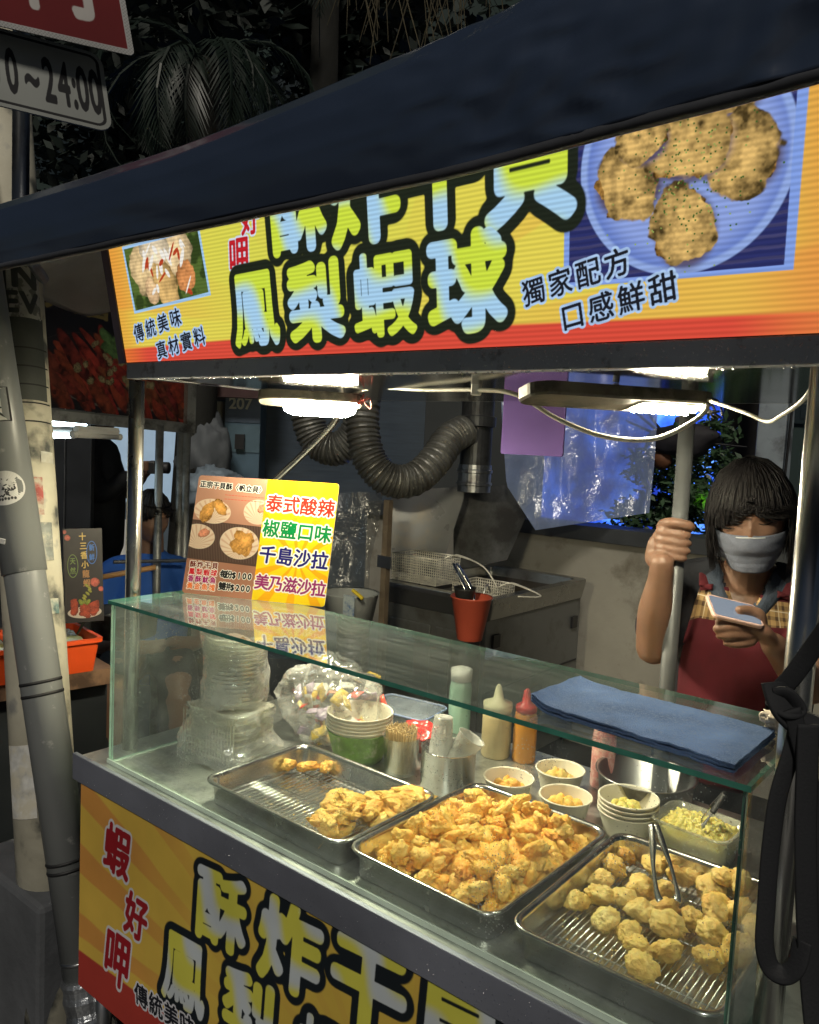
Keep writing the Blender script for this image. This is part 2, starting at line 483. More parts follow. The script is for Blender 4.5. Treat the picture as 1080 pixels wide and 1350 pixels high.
# ---------------------------------------------------------------- print: the lit sign over the stall
S_ = .046 / .225
VD = Vector((0, -S_, 1)).normalized()            # up along the leaning sign face
SU0, SU1 = -1.612, -.215
SW = SU1 - SU0; SH = .37
Y_, OR_, RD_, WB_, LG_ = srgb(236, 216, 88), srgb(238, 190, 82), srgb(225, 80, 62), srgb(178, 215, 245), srgb(205, 225, 70)
def ray_bg(P, cu, cv, n, yel, ora, seed=0, wob=.15):
    an = np.arctan2(P.v - cv, P.u - cu)
    s = np.sin(an * n + 1.3) + wob * (fbm(P.u.shape, 200, seed) - .5)
    k = smooth(s, .25, .5)[..., None]
    P.a[...] = np.array(yel) * (1 - k) + np.array(ora) * k
def big_fill(seed, ca, cb):
    rng = random.Random(seed)
    ph = rng.random() * 6
    def f(u, v):
        t = .5 + .5 * np.sin(u * 24 + v * 38 + ph + 1.2 * np.sin(u * 31 - v * 20)) 
        t = smooth(t, .3, 1.0)[..., None]
        return np.array(ca) * (1 - t) + np.array(cb) * t
    return f
def scallop_plate(P, cu, cv, ru, rv, seed=3):
    P.ellipse(cu, cv, ru, rv, srgb(150, 175, 232), .02)
    P.ellipse(cu, cv, ru*.93, rv*.93, srgb(105, 130, 205), .05)
    P.ellipse(cu + ru*.02, cv + rv*.02, ru*.86, rv*.86, srgb(146, 168, 230), .3)
    spots = [(-.2, .62, .3, .26), (.42, .62, .32, .28), (.52, -.02, .33, .30), (-.52, -.12, .33, .25), (.05, .18, .38, .33), (.02, -.56, .28, .34), (-.38, .3, .24, .22)]
    for i, (a, b, c, d) in enumerate(spots):
        P.ellipse(cu + (a+.02)*ru, cv + (b-.05)*rv, c*ru*1.02, d*rv*1.0, srgb(92, 84, 110), .35)
        for q in range(5): P.blob(cu + (a + .5*c*math.cos(q*1.3+i))*ru, cv + (b + .5*d*math.sin(q*1.3+i))*rv, c*ru*.55, d*rv*.5, q+i, srgb(178, 132, 66), seed + 50 + i*7 + q, .3, .6)
        P.blob(cu + a*ru, cv + b*rv, c*ru*1.12, d*rv*1.1, i*.7, srgb(200, 164, 98), seed + i * 3, .30, .68)
    rng = np.random.default_rng(5)
    for i in range(260):
        a = rng.normal(0, .30) + .05; b = rng.normal(0, .36) - .05
        P.char('.', cu + a*ru, cv + b*rv, .013, col=srgb(60, 95, 40) if i % 3 else srgb(150, 175, 90), grow=.03)
def paint_sign():
    P = Print(SW, SH, 1500)
    U = lambda x: x - SU0
    ray_bg(P, .72, .02, 13, Y_, OR_, 2)
    P.mix(smooth(-np.abs(P.u - .62), -.62, -.18) * .8, srgb(232, 220, 86))
    P.mix(smooth(-np.hypot(P.u - .55, (P.v - .20) * 2), -.45, -.1) * .45, srgb(214, 222, 84))
    # red foot of the print
    mk = smooth(-(P.v - .029 - .006*np.sin(P.u*3)), -.003, .003)
    P.mix(mk, RD_)
    mk = smooth(-(P.u - .045), -.05, .045) * .55
    P.mix(mk, srgb(240, 140, 50))
    mk = smooth(P.u, SW - .12, SW) * .7
    P.mix(mk, srgb(235, 140, 70))
    # left photograph
    q = [(U(-1.554), .100), (U(-1.292), .119), (U(-1.300), .245), (U(-1.562), .236)]
    P.poly(q, srgb(165, 205, 245))
    b = .006
    q2 = [(q[0][0]+b, q[0][1]+b), (q[1][0]-b, q[1][1]+b), (q[2][0]-b, q[2][1]-b), (q[3][0]+b, q[3][1]-b)]
    keep = P.a.copy()
    mk = P.poly(q2, srgb(88, 110, 50))
    cu, cv = U(-1.43), .175
    P.mix(smooth(fbm(P.u.shape, 60, 8), .5, .6) * mk * .8, srgb(40, 55, 25))
    for i, (a, b_, c, d, col) in enumerate([(-.06, .01, .055, .05, (236, 205, 150)), (.05, .03, .05, .045, (240, 210, 160)), (0, -.03, .06, .035, (232, 190, 120)), (-.02, .045, .05, .03, (245, 225, 190)), (.07, -.015, .035, .03, (225, 150, 90)), (-.05, -.035, .03, .02, (240, 200, 150))]):
        P.blob(cu + a, cv + b_, c, d, i, srgb(*col), 40 + i, .3, .3)
    for i in range(26):
        rng = random.Random(i)
        P.ellipse(cu + rng.uniform(-.08, .08), cv + rng.uniform(-.045, .05), rng.uniform(.002, .006), rng.uniform(.008, .02), srgb(250, 245, 235) if i % 3 else srgb(190, 70, 40), .3, rng.uniform(-1, 1))
    outm = 1 - mk
    P.a[...] = P.a * (1 - outm[..., None]) + keep * outm[..., None]
    # right photograph
    q = [(U(-.545), .074), (U(-.257), .071), (U(-.243), .34), (U(-.531), .34)]
    P.poly(q, srgb(135, 165, 235))
    q2 = [(q[0][0]+.008, q[0][1]+.006), (q[1][0]-.010, q[1][1]+.006), (q[2][0]-.012, .34), (q[3][0]+.008, .34)]
    keep = P.a.copy()
    mk = P.poly(q2, srgb(45, 50, 105))
    P.mix(mk * smooth(np.sin(P.v * 520 + 2 * fbm(P.u.shape, 50, 3)), .2, .8) * .35, srgb(95, 90, 120))
    scallop_plate(P, U(-.385), .205, .130, .128)
    P.a[...] = P.a * mk[..., None] + keep * (1 - mk[..., None])
    # red brush characters
    for ch, x, v, s in (('蝦', -1.17, .325, .07), ('好', -1.155, .243, .052), ('呷', -1.198, .180, .055)):
        P.char(ch, U(x), v, s*.9, s*1.1, srgb(215, 225, 240), .10, shear=.15, full=True)
    for ch, x, v, s in (('蝦', -1.17, .325, .07), ('好', -1.155, .243, .052), ('呷', -1.198, .180, .055)):
        P.char(ch, U(x), v, s*.9, s*1.1, srgb(200, 35, 45), .035, shear=.15, full=True)
    P.box
    # big characters
    big = [('酥', -1.037, .243, .126, .136), ('炸', -.886, .243, .138, .142), ('干', -.738, .245, .134, .136), ('貝', -.590, .245, .134, .160),
           ('鳳', -1.172, .084, .120, .126), ('梨', -1.016, .088, .126, .124), ('蝦', -.862, .089, .126, .126), ('球', -.703, .094, .132, .134)]
    for ch, x, v, w_, h_ in big: P.char(ch, U(x), v, w_, h_, srgb(34, 40, 30), .175, shear=.05, vshear=.03, full=True)
    for i, (ch, x, v, w_, h_) in enumerate(big):
        P.char(ch, U(x), v, w_, h_, big_fill(i, srgb(212, 232, 70), srgb(172, 214, 245)), .036 if ch in '鳳蝦' else .058, shear=.05, vshear=.03, full=True)
    blk = srgb(30, 32, 40)
    for t, a, b_, c, d, s in (('傳統美味', -1.549, .060, -1.414, .083, .038), ('真材實料', -1.477, .022, -1.345, .043, .038),
                           ('獨家配方', -.591, .072, -.468, .098, .037), ('口感鮮甜', -.533, .036, -.408, .062, .038)):
        P.line(t, U(a), b_, U(c), d, s, blk, .022, halo=True, hgrow=.12, hcol=srgb(178, 208, 245), shear=.08)
    # corrugated sheet: fine brighter and darker lines put into the print
    st = .88 + .12 * np.sin(P.v * 2 * math.pi / .0068)
    P.a *= st[..., None]
    return P.image('stall_sign_print')
SIGN_IMG = paint_sign()

# ---------------------------------------------------------------- print: the banner round the lower body
BU0, BU1, BV0, BV1 = -1.712, -.20, .30, .803
def paint_banner():
    P = Print(BU1 - BU0, BV1 - BV0, 1100)
    U = lambda x: x - BU0
    V = lambda z: z - BV0
    ray_bg(P, .98, .16, 38, (.76, .51, .085), (.70, .33, .075), 12, .8)
    P.mix(smooth(P.u, .15, .55) * .85, (.74, .52, .085))
    mk = smooth(-(P.v - .088 - .02 * np.sin(P.u * 2.2)), -.003, .003)
    P.mix(mk, (.45, .05, .035))
    big = [('酥', -1.194, .704, .155, .150), ('炸', -1.002, .716, .165, .165), ('干', -.815, .722, .165, .160), ('貝', -.635, .728, .16, .17),
           ('鳳', -1.306, .520, .150, .155), ('梨', -1.105, .530, .155, .16), ('蝦', -.90, .54, .155, .16), ('球', -.70, .55, .16, .16)]
    for ch, x, z, w_, h_ in big: P.char(ch, U(x), V(z), w_*.92, h_*.98, (.010, .015, .020), .165, shear=.05, vshear=.08, full=True)
    for i, (ch, x, z, w_, h_) in enumerate(big):
        P.char(ch, U(x), V(z), w_*.92, h_*.98, big_fill(i + 20, (.75, .72, .10), (.62, .68, .72)), .036 if ch in '鳳蝦' else .058, shear=.05, vshear=.08, full=True)
    red = [('蝦', -1.557, .692, .11, .125), ('好', -1.480, .570, .092, .11), ('呷', -1.550, .437, .10, .135)]
    for ch, x, z, w_, h_ in red: P.char(ch, U(x), V(z), w_*.88, h_*.9, (.72, .72, .76), .11, shear=.12, full=True)
    for ch, x, z, w_, h_ in red: P.char(ch, U(x), V(z), w_*.88, h_*.9, (.36, .012, .02), .045, shear=.12, full=True)
    P.line('傳統美味', U(-1.454), V(.397), U(-1.290), V(.412), .052, (.012, .014, .02), .03, halo=True, hgrow=.12, hcol=(.72, .72, .78))
    P.line('真材實料', U(-1.36), V(.345), U(-1.20), V(.36), .052, (.012, .014, .02), .03, halo=True, hgrow=.12, hcol=(.72, .72, .78))
    return P.image('front_banner_print')
BANNER_IMG = paint_banner()

# ================================================================ the fried food stall
stall = thing('food_stall', 'stainless steel fried seafood stall with lit yellow sign and yellow printed front', 'food stall')
CF, CB, CL, CR = .972, 1.80, -1.742, -.17       # counter front, back, left, right
def put(mb, name, mt, parent=stall, **k): return mb.build(name, mt, parent, **k)
COUNTER = mat('wet_steel_counter', (.62, .64, .61), .34, .85, .15, 6, dirt=(.28, .29, .28), ds=7, dth=.55, bump=.04, bs=12)
put(MB().box((CL, CF + .003, .800), (CR, CB, .850)), 'counter_top', COUNTER, bevel=.003)
LIP = mat('counter_lip_steel', (.36, .38, .46), .50, .7, .45, 2.2, dirt=(.60, .62, .66), ds=160, dth=.70)
put(MB().box((CL - .002, CF - .010, .797), (CR + .002, CF + .001, .860)), 'counter_lip', LIP, bevel=.002)
body = MB().box((BU0 + .004, CF + .006, .31), (CR - .01, CB - .04, .798))
put(body, 'cabinet', mat('cabinet_steel', (.22, .22, .23), .4, 1, dirt=(.05, .05, .05), ds=4, dth=.5))
b = MB(); b.quad((BU0, CF - .004, BV0), (BU1, CF - .004, BV0), (BU1, CF - .004, BV1 - .007), (BU0, CF - .004, BV1 - .007))
put(b, 'printed_banner', print_mat('front_banner', BANNER_IMG, .5, grime=.22, bump=.08), solid=.003)
for i, (x, y) in enumerate(((-1.69, 1.02), (-.24, 1.02), (-1.69, 1.72), (-.24, 1.72))):
    put(MB().tube([(x, y, .0), (x, y, .31)], .02), 'leg', STEEL_D, smooth_=True)
PT = 1.737
for x, y in ((-1.700, 1.085), (-.232, 1.075)):
    put(MB().tube([(x, y, .85), (x, y, PT - .004)], .0178, 20), 'front_pole', STEEL, smooth_=True)
HP = far(903, 560, 1.75); HP = Vector((-.638, 1.735, 0))
put(MB().tube([(HP.x, HP.y, .0), (HP.x, HP.y, PT - .004)], .0172, 18), 'rear_pole', mat('grey_galvanised_pole', (.12, .128, .135), .5, .4, .15, 9), smooth_=True)
put(MB().tube([(-.14, 1.13, .0), (-.14, 1.13, PT + .1)], .016, 16), 'side_pole', STEEL_D, smooth_=True)
# roof box: shiny underside, steel rail along its front
put(MB().box((-1.63, 1.03, PT), (-.15, 1.80, PT + .004)), 'ceiling_panel', CEIL)
put(MB().box((-1.61, 1.002, PT - .008), (-.15, 1.028, 1.763)), 'front_rail', mat('rail_steel', (.80, .84, .92), .30, .25, .5, 2.2, dirt=(.25, .25, .27), ds=30, dth=.62), bevel=.002)
put(MB().box((-1.63, 1.801, PT + .001), (-.15, 1.822, PT + .03)), 'rear_rail', STEEL_D)
put(MB().box((-1.655, 1.03, PT - .002), (-1.632, 1.80, PT + .03)), 'side_rail', STEEL_D)
# sign box with leaning lit face
box = MB()
A = Vector((SU0, 1.003, 1.764)); B = Vector((SU1, 1.003, 1.764))
top = VD * SH
nrm = Vector((1, 0, 0)).cross(VD).normalized()
fr = put(MB().box((SU0 - .016, 1.020, PT + .03), (SU1 + .02, 1.22, 2.10)), 'light_box', mat('sign_box_body', (.06, .065, .07), .5, .3))
sg = MB(); sg.quad(A - nrm*0, B - nrm*0, B + top, A + top)
put(sg, 'sign_face', print_mat('sign_face', SIGN_IMG, .28, emit=.80, coat=.3, spec=.5), fr)
for (a, b_, nm) in ((A + Vector((-.008, -.004, -.002)), A + top + Vector((-.008, -.004, 0)), 'frame'), (B + Vector((.008, -.004, -.002)), B + top + Vector((.008, -.004, 0)), 'frame')):
    put(MB().tube([a, b_], .010, 4), nm, mat('sign_frame', (.10, .095, .16), .4, .5), fr)

# ---------------------------------------------------------------- glass display case
GL, GR_, GF, GB, GZ = -1.657, -.262, 1.003, 1.305, 1.228
case = thing('glass_display_case', 'long clear glass display case on the counter, open at the back, with green edges', 'display case', (0, 0, 0))
def pane(name, lo, hi, face_axes, mt, edge):
    """a glass plate whose narrow sides show the green edge"""
    mb = MB(); mb.box(lo, hi)
    mi = []
    for f in mb.f:
        vs = [Vector(mb.v[i]) for i in f]
        n_ = (vs[1]-vs[0]).cross(vs[2]-vs[0]); ax = max(range(3), key=lambda k: abs(n_[k]))
        mi.append(0 if ax == face_axes else 1)
    mb.mi = mi
    return mb.build(name, [mt, edge], case)
T = .006
pane('front_pane', (GL, GF, .853), (GR_, GF + T, GZ - .0065), 1, GLASS, EDGEL)
pane('side_pane', (GL, GF + T + .001, .853), (GL + T, GB, GZ - .0065), 0, GLASS, EDGEL)
pane('side_pane', (GR_ - T, GF + T + .001, .853), (GR_, GB, GZ - .0065), 0, GLASS, EDGE)
pane('top_pane', (GL - .006, GF - .005, GZ - .0055), (GR_ + .006, GB + .004, GZ + .0025), 2, GLASST, EDGE)
SIL = mat('silicone_bead', (.50, .60, .52), .3, var=.2)
MB().box((GL - .002, GF - .004, .8505), (GR_ + .002, GF - .0005, .860)).build('silicone_bead', SIL, case)
MB().box((GL + .001, GF + T + .0005, .8505), (GL + .009, GB, .8525)).build('silicone_bead', SIL, case)
for x in (-1.45, -.5):
    MB().box((x, GF - .0015, GZ - .03), (x + .001, GF - .0005, GZ - .029)).build('clip', STEEL, case)

# ================================================================ lamps under the stall roof
def led_mat(s):
    mt, n, l, p, out = new_mat('led_light')
    e = n.new('ShaderNodeEmission'); e.inputs[0].default_value = (1, .90, .63, 1); e.inputs[1].default_value = s
    n.remove(p); l.new(e.outputs[0], out.inputs[0]); return mt
LED = led_mat(420)
LEDD = led_mat(60)
HOUSE = mat('lamp_housing', (.16, .145, .115), .5, .3, .25, 20, dirt=(.06, .055, .045), ds=14, dth=.52)
def led_lamp(a, b, w_, z, lit, label, dots=False):
    a = Vector((*a, 0)); b = Vector((*b, 0)); d = (b - a); L = d.length; ang = math.atan2(d.y, d.x)
    t = thing('led_lamp', label, 'lamp', ((a.x+b.x)/2, (a.y+b.y)/2, z), (rad(-9), 0, ang), 'LED lamps under the stall ceiling')
    mb = MB()
    mb.loft([rrect(0, 0, L, w_, .035, .022), rrect(0, 0, L, w_, .035, .004), rrect(0, 0, L - .006, w_ - .006, .033, 0), rrect(0, 0, L - .02, w_ - .02, .028, .001)])
    mb.build('housing', HOUSE, t)
    x1 = L / 2 - .012; x0 = x1 - L * lit
    if dots:
        mb = MB()
        for r in range(3):
            for i in range(9):
                x = x0 + (x1 - x0) * (i + .5) / 9; y = (-.25 + .25 * r) * w_
                mb.lathe([(.0055, -.0005), (.005, -.004), (.0025, -.0055)], 8, Matrix.Translation((x, y, 0)), c0=True, c1=True)
        mb.build('led_chips', led_mat(560), t)
        MB().box((x0 - .01, -w_*.36, -.0012), (x1, w_*.36, -.0004)).build('led_board', WHITEP, t)
    else:
        MB().loft([rrect((x0 + x1) / 2, 0, x1 - x0, w_ - .016, .03, .000), rrect((x0 + x1) / 2, 0, x1 - x0 - .01, w_ - .024, .028, -.016), rrect((x0 + x1) / 2, 0, x1 - x0 - .04, w_ - .05, .02, -.024)]).build('lit_cover', LED, t)
    MB().tube([(0, 0, .022), (0, 0, .036)], .006, 8).build('bracket', STEEL_D, t)
    return t
led_lamp((-1.505, 1.285), (-1.34, 1.47), .100, 1.700, .72, 'bright white oval LED lamp glowing over the menu card')
led_lamp((-.70, 1.16), (-.50, 1.43), .100, 1.700, .34, 'oval LED lamp with bare bright chips beside the grey rear pole', True)
CABLE = mat('white_cable', (.62, .60, .52), .4)
def cable(pts, r, label, mt=CABLE, grp=None):
    P_ = spline(pts, 10)
    o = MB().tube(P_, r, 8).build('power_cable', mt, smooth_=True)
    base = P_[0]; rebase(o, base)
    return tag(o, label, 'cable', grp)
cable([Vector((-1.36, 1.44, 1.722)), on(492, 511, 1, 1.42), on(560, 514, 1, 1.36), on(628, 514, 1, 1.30), on(680, 520, 1, 1.27), on(735, 552, 1, 1.27), on(795, 575, 1, 1.28), on(860, 579, 1, 1.32), on(910, 558, 1, 1.35), on(932, 536, 1, 1.38), Vector((-.52, 1.41, 1.724))], .0042, 'thick white cable sagging between the two LED lamps')
cable([Vector((-.51, 1.42, 1.724)), on(950, 533, 1, 1.35), on(985, 545, 1, 1.30), on(1012, 556, 1, 1.27), on(1030, 548, 1, 1.2), on(1060, 526, 1, 1.1), Vector((-.236, 1.07, 1.73))], .003, 'thin pale cable running from the right lamp to the front pole')
k = MB().box((-.010, -.006, -.012), (.010, .006, .012)).build('cable_clip', WHITEP, bevel=.003); k.location = on(628, 513, 1, 1.30)
tag(k, 'small clear clip holding the white cable below the ceiling', 'clip')
a = Vector((-.50, 1.42, 1.715))
mbw = MB()
for i in range(7):
    rr = random.Random(i)
    mbw.tube(spline([a + Vector((rr.uniform(-.03, .0), rr.uniform(-.02, .0), .01)), a + Vector((rr.uniform(-.01, .03), rr.uniform(-.03, .02), rr.uniform(-.02, .01))), a + Vector((rr.uniform(0, .04), rr.uniform(0, .03), rr.uniform(-.035, -.01)))], 6), .0022, 6)
tag(rebase(mbw.build('wire_bundle', BLACK, smooth_=True), a), 'tangle of black tape and wire at the end of the right LED lamp', 'wires')
mbw = MB(); a = Vector((-1.33, 1.46, 1.715))
for i in range(6):
    rr = random.Random(i + 40)
    mbw.tube(spline([a, a + Vector((rr.uniform(-.01, .05), rr.uniform(-.05, .02), rr.uniform(-.02, .02))), a + Vector((rr.uniform(.02, .05), rr.uniform(-.06, 0), rr.uniform(-.02, .015)))], 6), .0013, 6)
tag(rebase(mbw.build('wire_bundle', mat('red_wire', (.35, .06, .04), .5), smooth_=True), a), 'thin red wires sprouting from the end of the left LED lamp', 'wires')
# strut behind the card, purple sheet under the ceiling
put(MB().tube(spline([far(300, 690, 2.62), far(365, 631, 2.52), far(425, 574, 2.44), far(446, 548, 2.40), far(452, 530, 2.38)], 6), .011, 14), 'diagonal_strut', STEEL, smooth_=True)
pb = MB()
pa, pc = on(660, 598, 1, 1.77), on(742, 598, 1, 1.77)
pb.loft([rrect((pa.x + pc.x)/2, 0, pc.x - pa.x, .32, .006, 0, 2), rrect((pa.x + pc.x)/2, 0, pc.x - pa.x, .32, .006, .005, 2)])
o = pb.build('purple_board', mat('purple_paper', (.10, .062, .20), .8, spec=.08, var=.1, vs=5, bump=.2, bs=12))
o.data.transform(Matrix.Translation((0, 1.775, pa.z + .16)) @ Matrix.Rotation(rad(90), 4, 'X'))
tag(rebase(o, (pa.x, 1.775, pa.z)), 'purple rectangular sheet hanging under the stall ceiling', 'sheet')

# ================================================================ menu card on the glass
CW, CH = .3665, .292
def paint_card():
    P = Print(CW, CH, 2600)
    w_, h_ = CW, CH; X = lambda a: a * w_; Yc = lambda b_: b_ * h_
    n = fbm(P.u.shape, 200, 3)[..., None]
    P.a[...] = np.array(srgb(168, 118, 96)) * (.85 + .3 * n)
    t = smooth(P.v, h_ * .78, h_ * .2)[..., None]
    P.a[...] = P.a * (1 - .35 * (1 - t)) + np.array(srgb(200, 160, 140)) * .35 * (1 - t)
    # wooden table in the photo
    P.poly([(0, Yc(.29)), (X(.5), Yc(.27)), (X(.5), Yc(.60)), (0, Yc(.62))], srgb(84, 66, 58))
    st = (np.sin(P.u * 900 + P.v * 200) > .2) & (P.v > Yc(.29)) & (P.v < Yc(.6))
    P.mix(st * .18, srgb(130, 110, 100))
    rng = random.Random(4)
    for cu, cv, ru, rv, full in ((.135, .70, .135, .09, 1), (.36, .45, .14, .115, 1), (.06, .48, .12, .09, 0), (.46, .72, .10, .09, 0)):
        P.ellipse(X(cu), Yc(cv), ru*w_, rv*h_*1.15, srgb(222, 200, 178), .04, -.1)
        sl = P.box(X(cu), Yc(cv), ru * w_ * 1.1)
        an = np.arctan2(P.v[sl] - Yc(cv) + .02, P.u[sl] - X(cu)); rr = np.hypot((P.u[sl] - X(cu)) / (ru*w_), (P.v[sl] - Yc(cv)) / (rv*h_*1.15))
        P.mix((rr < .97) * smooth(np.sin(an * 22), .1, .8) * .5, srgb(190, 140, 115), sl)
        if full:
            for i in range(6):
                P.blob(X(cu) + rng.uniform(-.45, .45) * ru * w_, Yc(cv) + rng.uniform(-.3, .6) * rv * h_, ru*w_*.48, rv*h_*.5, rng.random()*3, srgb(205, 150, 80), 70 + i, .25, .4)
        else:
            P.blob(X(cu) + .3*ru*w_, Yc(cv) + .35*rv*h_, ru*w_*.35, rv*h_*.4, .3, srgb(225, 150, 120), 90, .2, .3)
    # yellow half
    sl = (slice(0, P.H), slice(int(P.W*.5), P.W))
    an = np.arctan2(P.v - Yc(.35), P.u - X(.78))
    k = smooth(np.sin(an * 11 + .6), .35, .6)[..., None]
    yel = np.array(srgb(250, 215, 35)) * (1 - k*.8) + np.array(srgb(245, 165, 30)) * k*.8
    right = smooth(P.u, X(.5) - .0002, X(.5) + .0002)[..., None]
    P.a[...] = P.a * (1 - right) + yel * right
    W1 = (.93, .92, .88)
    for t, v, c, n_ in (('泰式酸辣', .800, srgb(215, 50, 35), 4), ('椒鹽口味', .590, srgb(20, 135, 70), 4), ('千島沙拉', .375, srgb(38, 36, 120), 4), ('美乃滋沙拉', .150, srgb(150, 45, 110), 5)):
        a, b_ = (.57, .93) if n_ == 4 else (.555, .945)
        P.line(t, X(a), Yc(v), X(b_), Yc(v - .012), .044 if n_ == 4 else .038, c, .034, halo=True, hgrow=.12, hcol=W1)
    P.line('正宗干貝酥〈帆立貝〉', X(.04), Yc(.925), X(.47), Yc(.905), .0172, (.02, .02, .02), .045, halo=True, hgrow=.14, hcol=W1)
    for j in range(2): P.line('ーーーーーーーーーーーー', X(.22), Yc(.845 - .035*j), X(.48), Yc(.84 - .035*j), .0085, srgb(205, 70, 60), .03)
    for t, v, c in (('酥炸干貝', .245, srgb(120, 50, 40)), ('鳳梨蝦球', .185, srgb(215, 40, 50)), ('香酥魷魚', .125, srgb(170, 30, 110)), ('黃金魚塊', .065, srgb(235, 120, 60))):
        P.line(t, X(.05), Yc(v), X(.21), Yc(v), .0165, c, .04, halo=True, hgrow=.15, hcol=(.9, .85, .8))
    for t, v in (('每份$100', .185), ('雙拼$200', .085)):
        P.line(t, X(.28), Yc(v), X(.465), Yc(v), .0195, (.02, .02, .02), .05, halo=True, hgrow=.13, hcol=W1)
    return P.image('menu_card_print')
card = thing('menu_card', 'leaning menu card on the glass top, brown photo half and yellow flavour half', 'menu card', (-1.636, 1.178, 1.2308), (0, 0, math.atan2(.153, .333)))
ml = Matrix.Rotation(rad(-14), 4, 'X')
fr_ = [Vector((p.x, 0, p.y)) for p in rrect(CW/2, CH/2, CW, CH, .008, 0, 4)]
b = MB(); n = len(fr_)
fv = [ml @ (p + Vector((0, -.0012, 0))) for p in fr_]; bv = [ml @ (p + Vector((0, .0012, 0))) for p in fr_]
b.add(fv, [tuple(range(n))]); b.f[-1] = list(range(n)); b.uv[0] = [(p.x / CW, p.z / CH) for p in fr_]
b.build('printed_face', print_mat('menu_card', paint_card(), .22, coat=.4), card)
b = MB(); b.loft([[q + Vector((0, .0003, 0)) for q in fv], bv]); b.build('card_board', mat('card_edge', (.75, .72, .66), .5), card)
b = MB(); b.add([ml @ Vector((.15, .002, .18)), ml @ Vector((.21, .002, .18)), (.23, .13, .0), (.13, .13, .0)], [(0, 1, 2, 3)])
b.build('prop', mat('card_prop', (.5, .47, .42), .7), card, solid=.002)

# ================================================================ trays
def tray(w_, d_, loc, rz, label, racked=True, h=.054):
    t = thing('food_tray', label, 'tray', loc, (0, 0, rz), 'steel trays behind the glass')
    mb = MB()
    R = lambda i, z, r: rrect(0, 0, w_ - 2*i, d_ - 2*i, max(r, .006), z, 7)
    mb.loft([R(.022, 0.0005, .02), R(.014, .003, .024), R(.010, h - .006, .030), R(.001, h - .006, .036), R(-.001, h - .003, .036), R(.000, h, .035), R(.004, h + .001, .032), R(.010, h - .002, .030),
             R(.0115, h - .008, .030), R(.0165, .007, .024), R(.020, .0035, .022), R(.026, .0025, .02)])
    mb.build('pan', TRAY, t, smooth_=True)
    if racked:
        mb = MB(); zz = .014
        mb.tube(rrect(0, 0, w_ - .05, d_ - .05, .02, zz, 5), .0017, 6, closed=True)
        for k in range(28):
            x = -w_/2 + .028 + (w_ - .056) * k / 27
            mb.tube([(x, -d_/2 + .025, zz + .0017), (x, d_/2 - .025, zz + .0017)], .0011, 5)
        for y in (-.3, 0, .3): mb.tube([(-w_/2 + .025, y*d_, zz - .001), (w_/2 - .025, y*d_, zz - .001)], .0015, 5)
        mb.build('wire_rack', STEEL, t, smooth_=True)
    return t
T1 = (-1.137, 1.168, .8503); T2 = (-.768, 1.222, .8503); T3 = (-.438, 1.230, .8503)
tray(.405, .295, T1, rad(-.5), 'shallow steel tray with mostly bare wire rack, leftmost of three')
tray(.318, .405, T2, rad(-1.0), 'steel tray heaped with golden fried shrimp, between the other two', False)
tray(.318, .410, T3, rad(.8), 'steel tray of battered scallops with tongs, nearest the right glass pane')

# ---------------------------------------------------------------- fried pieces
def fry_mat(name, c1, c2, c3, bump=1.0, oily=.4):
    mt, n, l, p, out = new_mat(name)
    tc = n.new('ShaderNodeTexCoord')
    oi = n.new('ShaderNodeObjectInfo')
    nz = n.new('ShaderNodeTexNoise'); nz.inputs['Scale'].default_value = 42; nz.inputs['Detail'].default_value = 7; nz.noise_dimensions = '4D'
    l.new(tc.outputs['Object'], nz.inputs['Vector'])
    ww = n.new('ShaderNodeMath'); ww.operation = 'MULTIPLY'; ww.inputs[1].default_value = 20; l.new(oi.outputs['Random'], ww.inputs[0]); l.new(ww.outputs[0], nz.inputs['W'])
    ad = n.new('ShaderNodeMath'); ad.operation = 'MULTIPLY_ADD'; ad.inputs[1].default_value = .26
    l.new(oi.outputs['Random'], ad.inputs[0]); l.new(nz.outputs[0], ad.inputs[2])
    cr = n.new('ShaderNodeValToRGB'); l.new(ad.outputs[0], cr.inputs[0])
    cr.color_ramp.elements[0].position = .36; cr.color_ramp.elements[0].color = (*c3, 1)
    cr.color_ramp.elements[1].position = .86; cr.color_ramp.elements[1].color = (*c1, 1)
    e = cr.color_ramp.elements.new(.58); e.color = (*c2, 1)
    l.new(cr.outputs[0], p.inputs['Base Color'])
    p.inputs['Roughness'].default_value = oily; p.inputs['Specular IOR Level'].default_value = .45
    p.inputs['Subsurface Weight'].default_value = .25; p.inputs['Subsurface Radius'].default_value = (.006, .003, .001); p.inputs['Subsurface Scale'].default_value = 1
    nb = n.new('ShaderNodeTexNoise'); nb.inputs['Scale'].default_value = 190; nb.inputs['Detail'].default_value = 6; nb.inputs['Roughness'].default_value = .7
    l.new(tc.outputs['Object'], nb.inputs['Vector'])
    b = n.new('ShaderNodeBump'); b.inputs['Strength'].default_value = bump; b.inputs['Distance'].default_value = .003
    l.new(nb.outputs[0], b.inputs['Height']); l.new(b.outputs[0], p.inputs['Normal'])
    return mt
M_SHR = fry_mat('shrimp_batter', (.96, .66, .20), (.94, .52, .09), (.84, .34, .04))
M_SCA = fry_mat('scallop_batter', (.86, .66, .25), (.78, .53, .14), (.58, .30, .06))
M_STR = fry_mat('squid_batter', (.93, .66, .22), (.86, .50, .11), (.70, .31, .05))
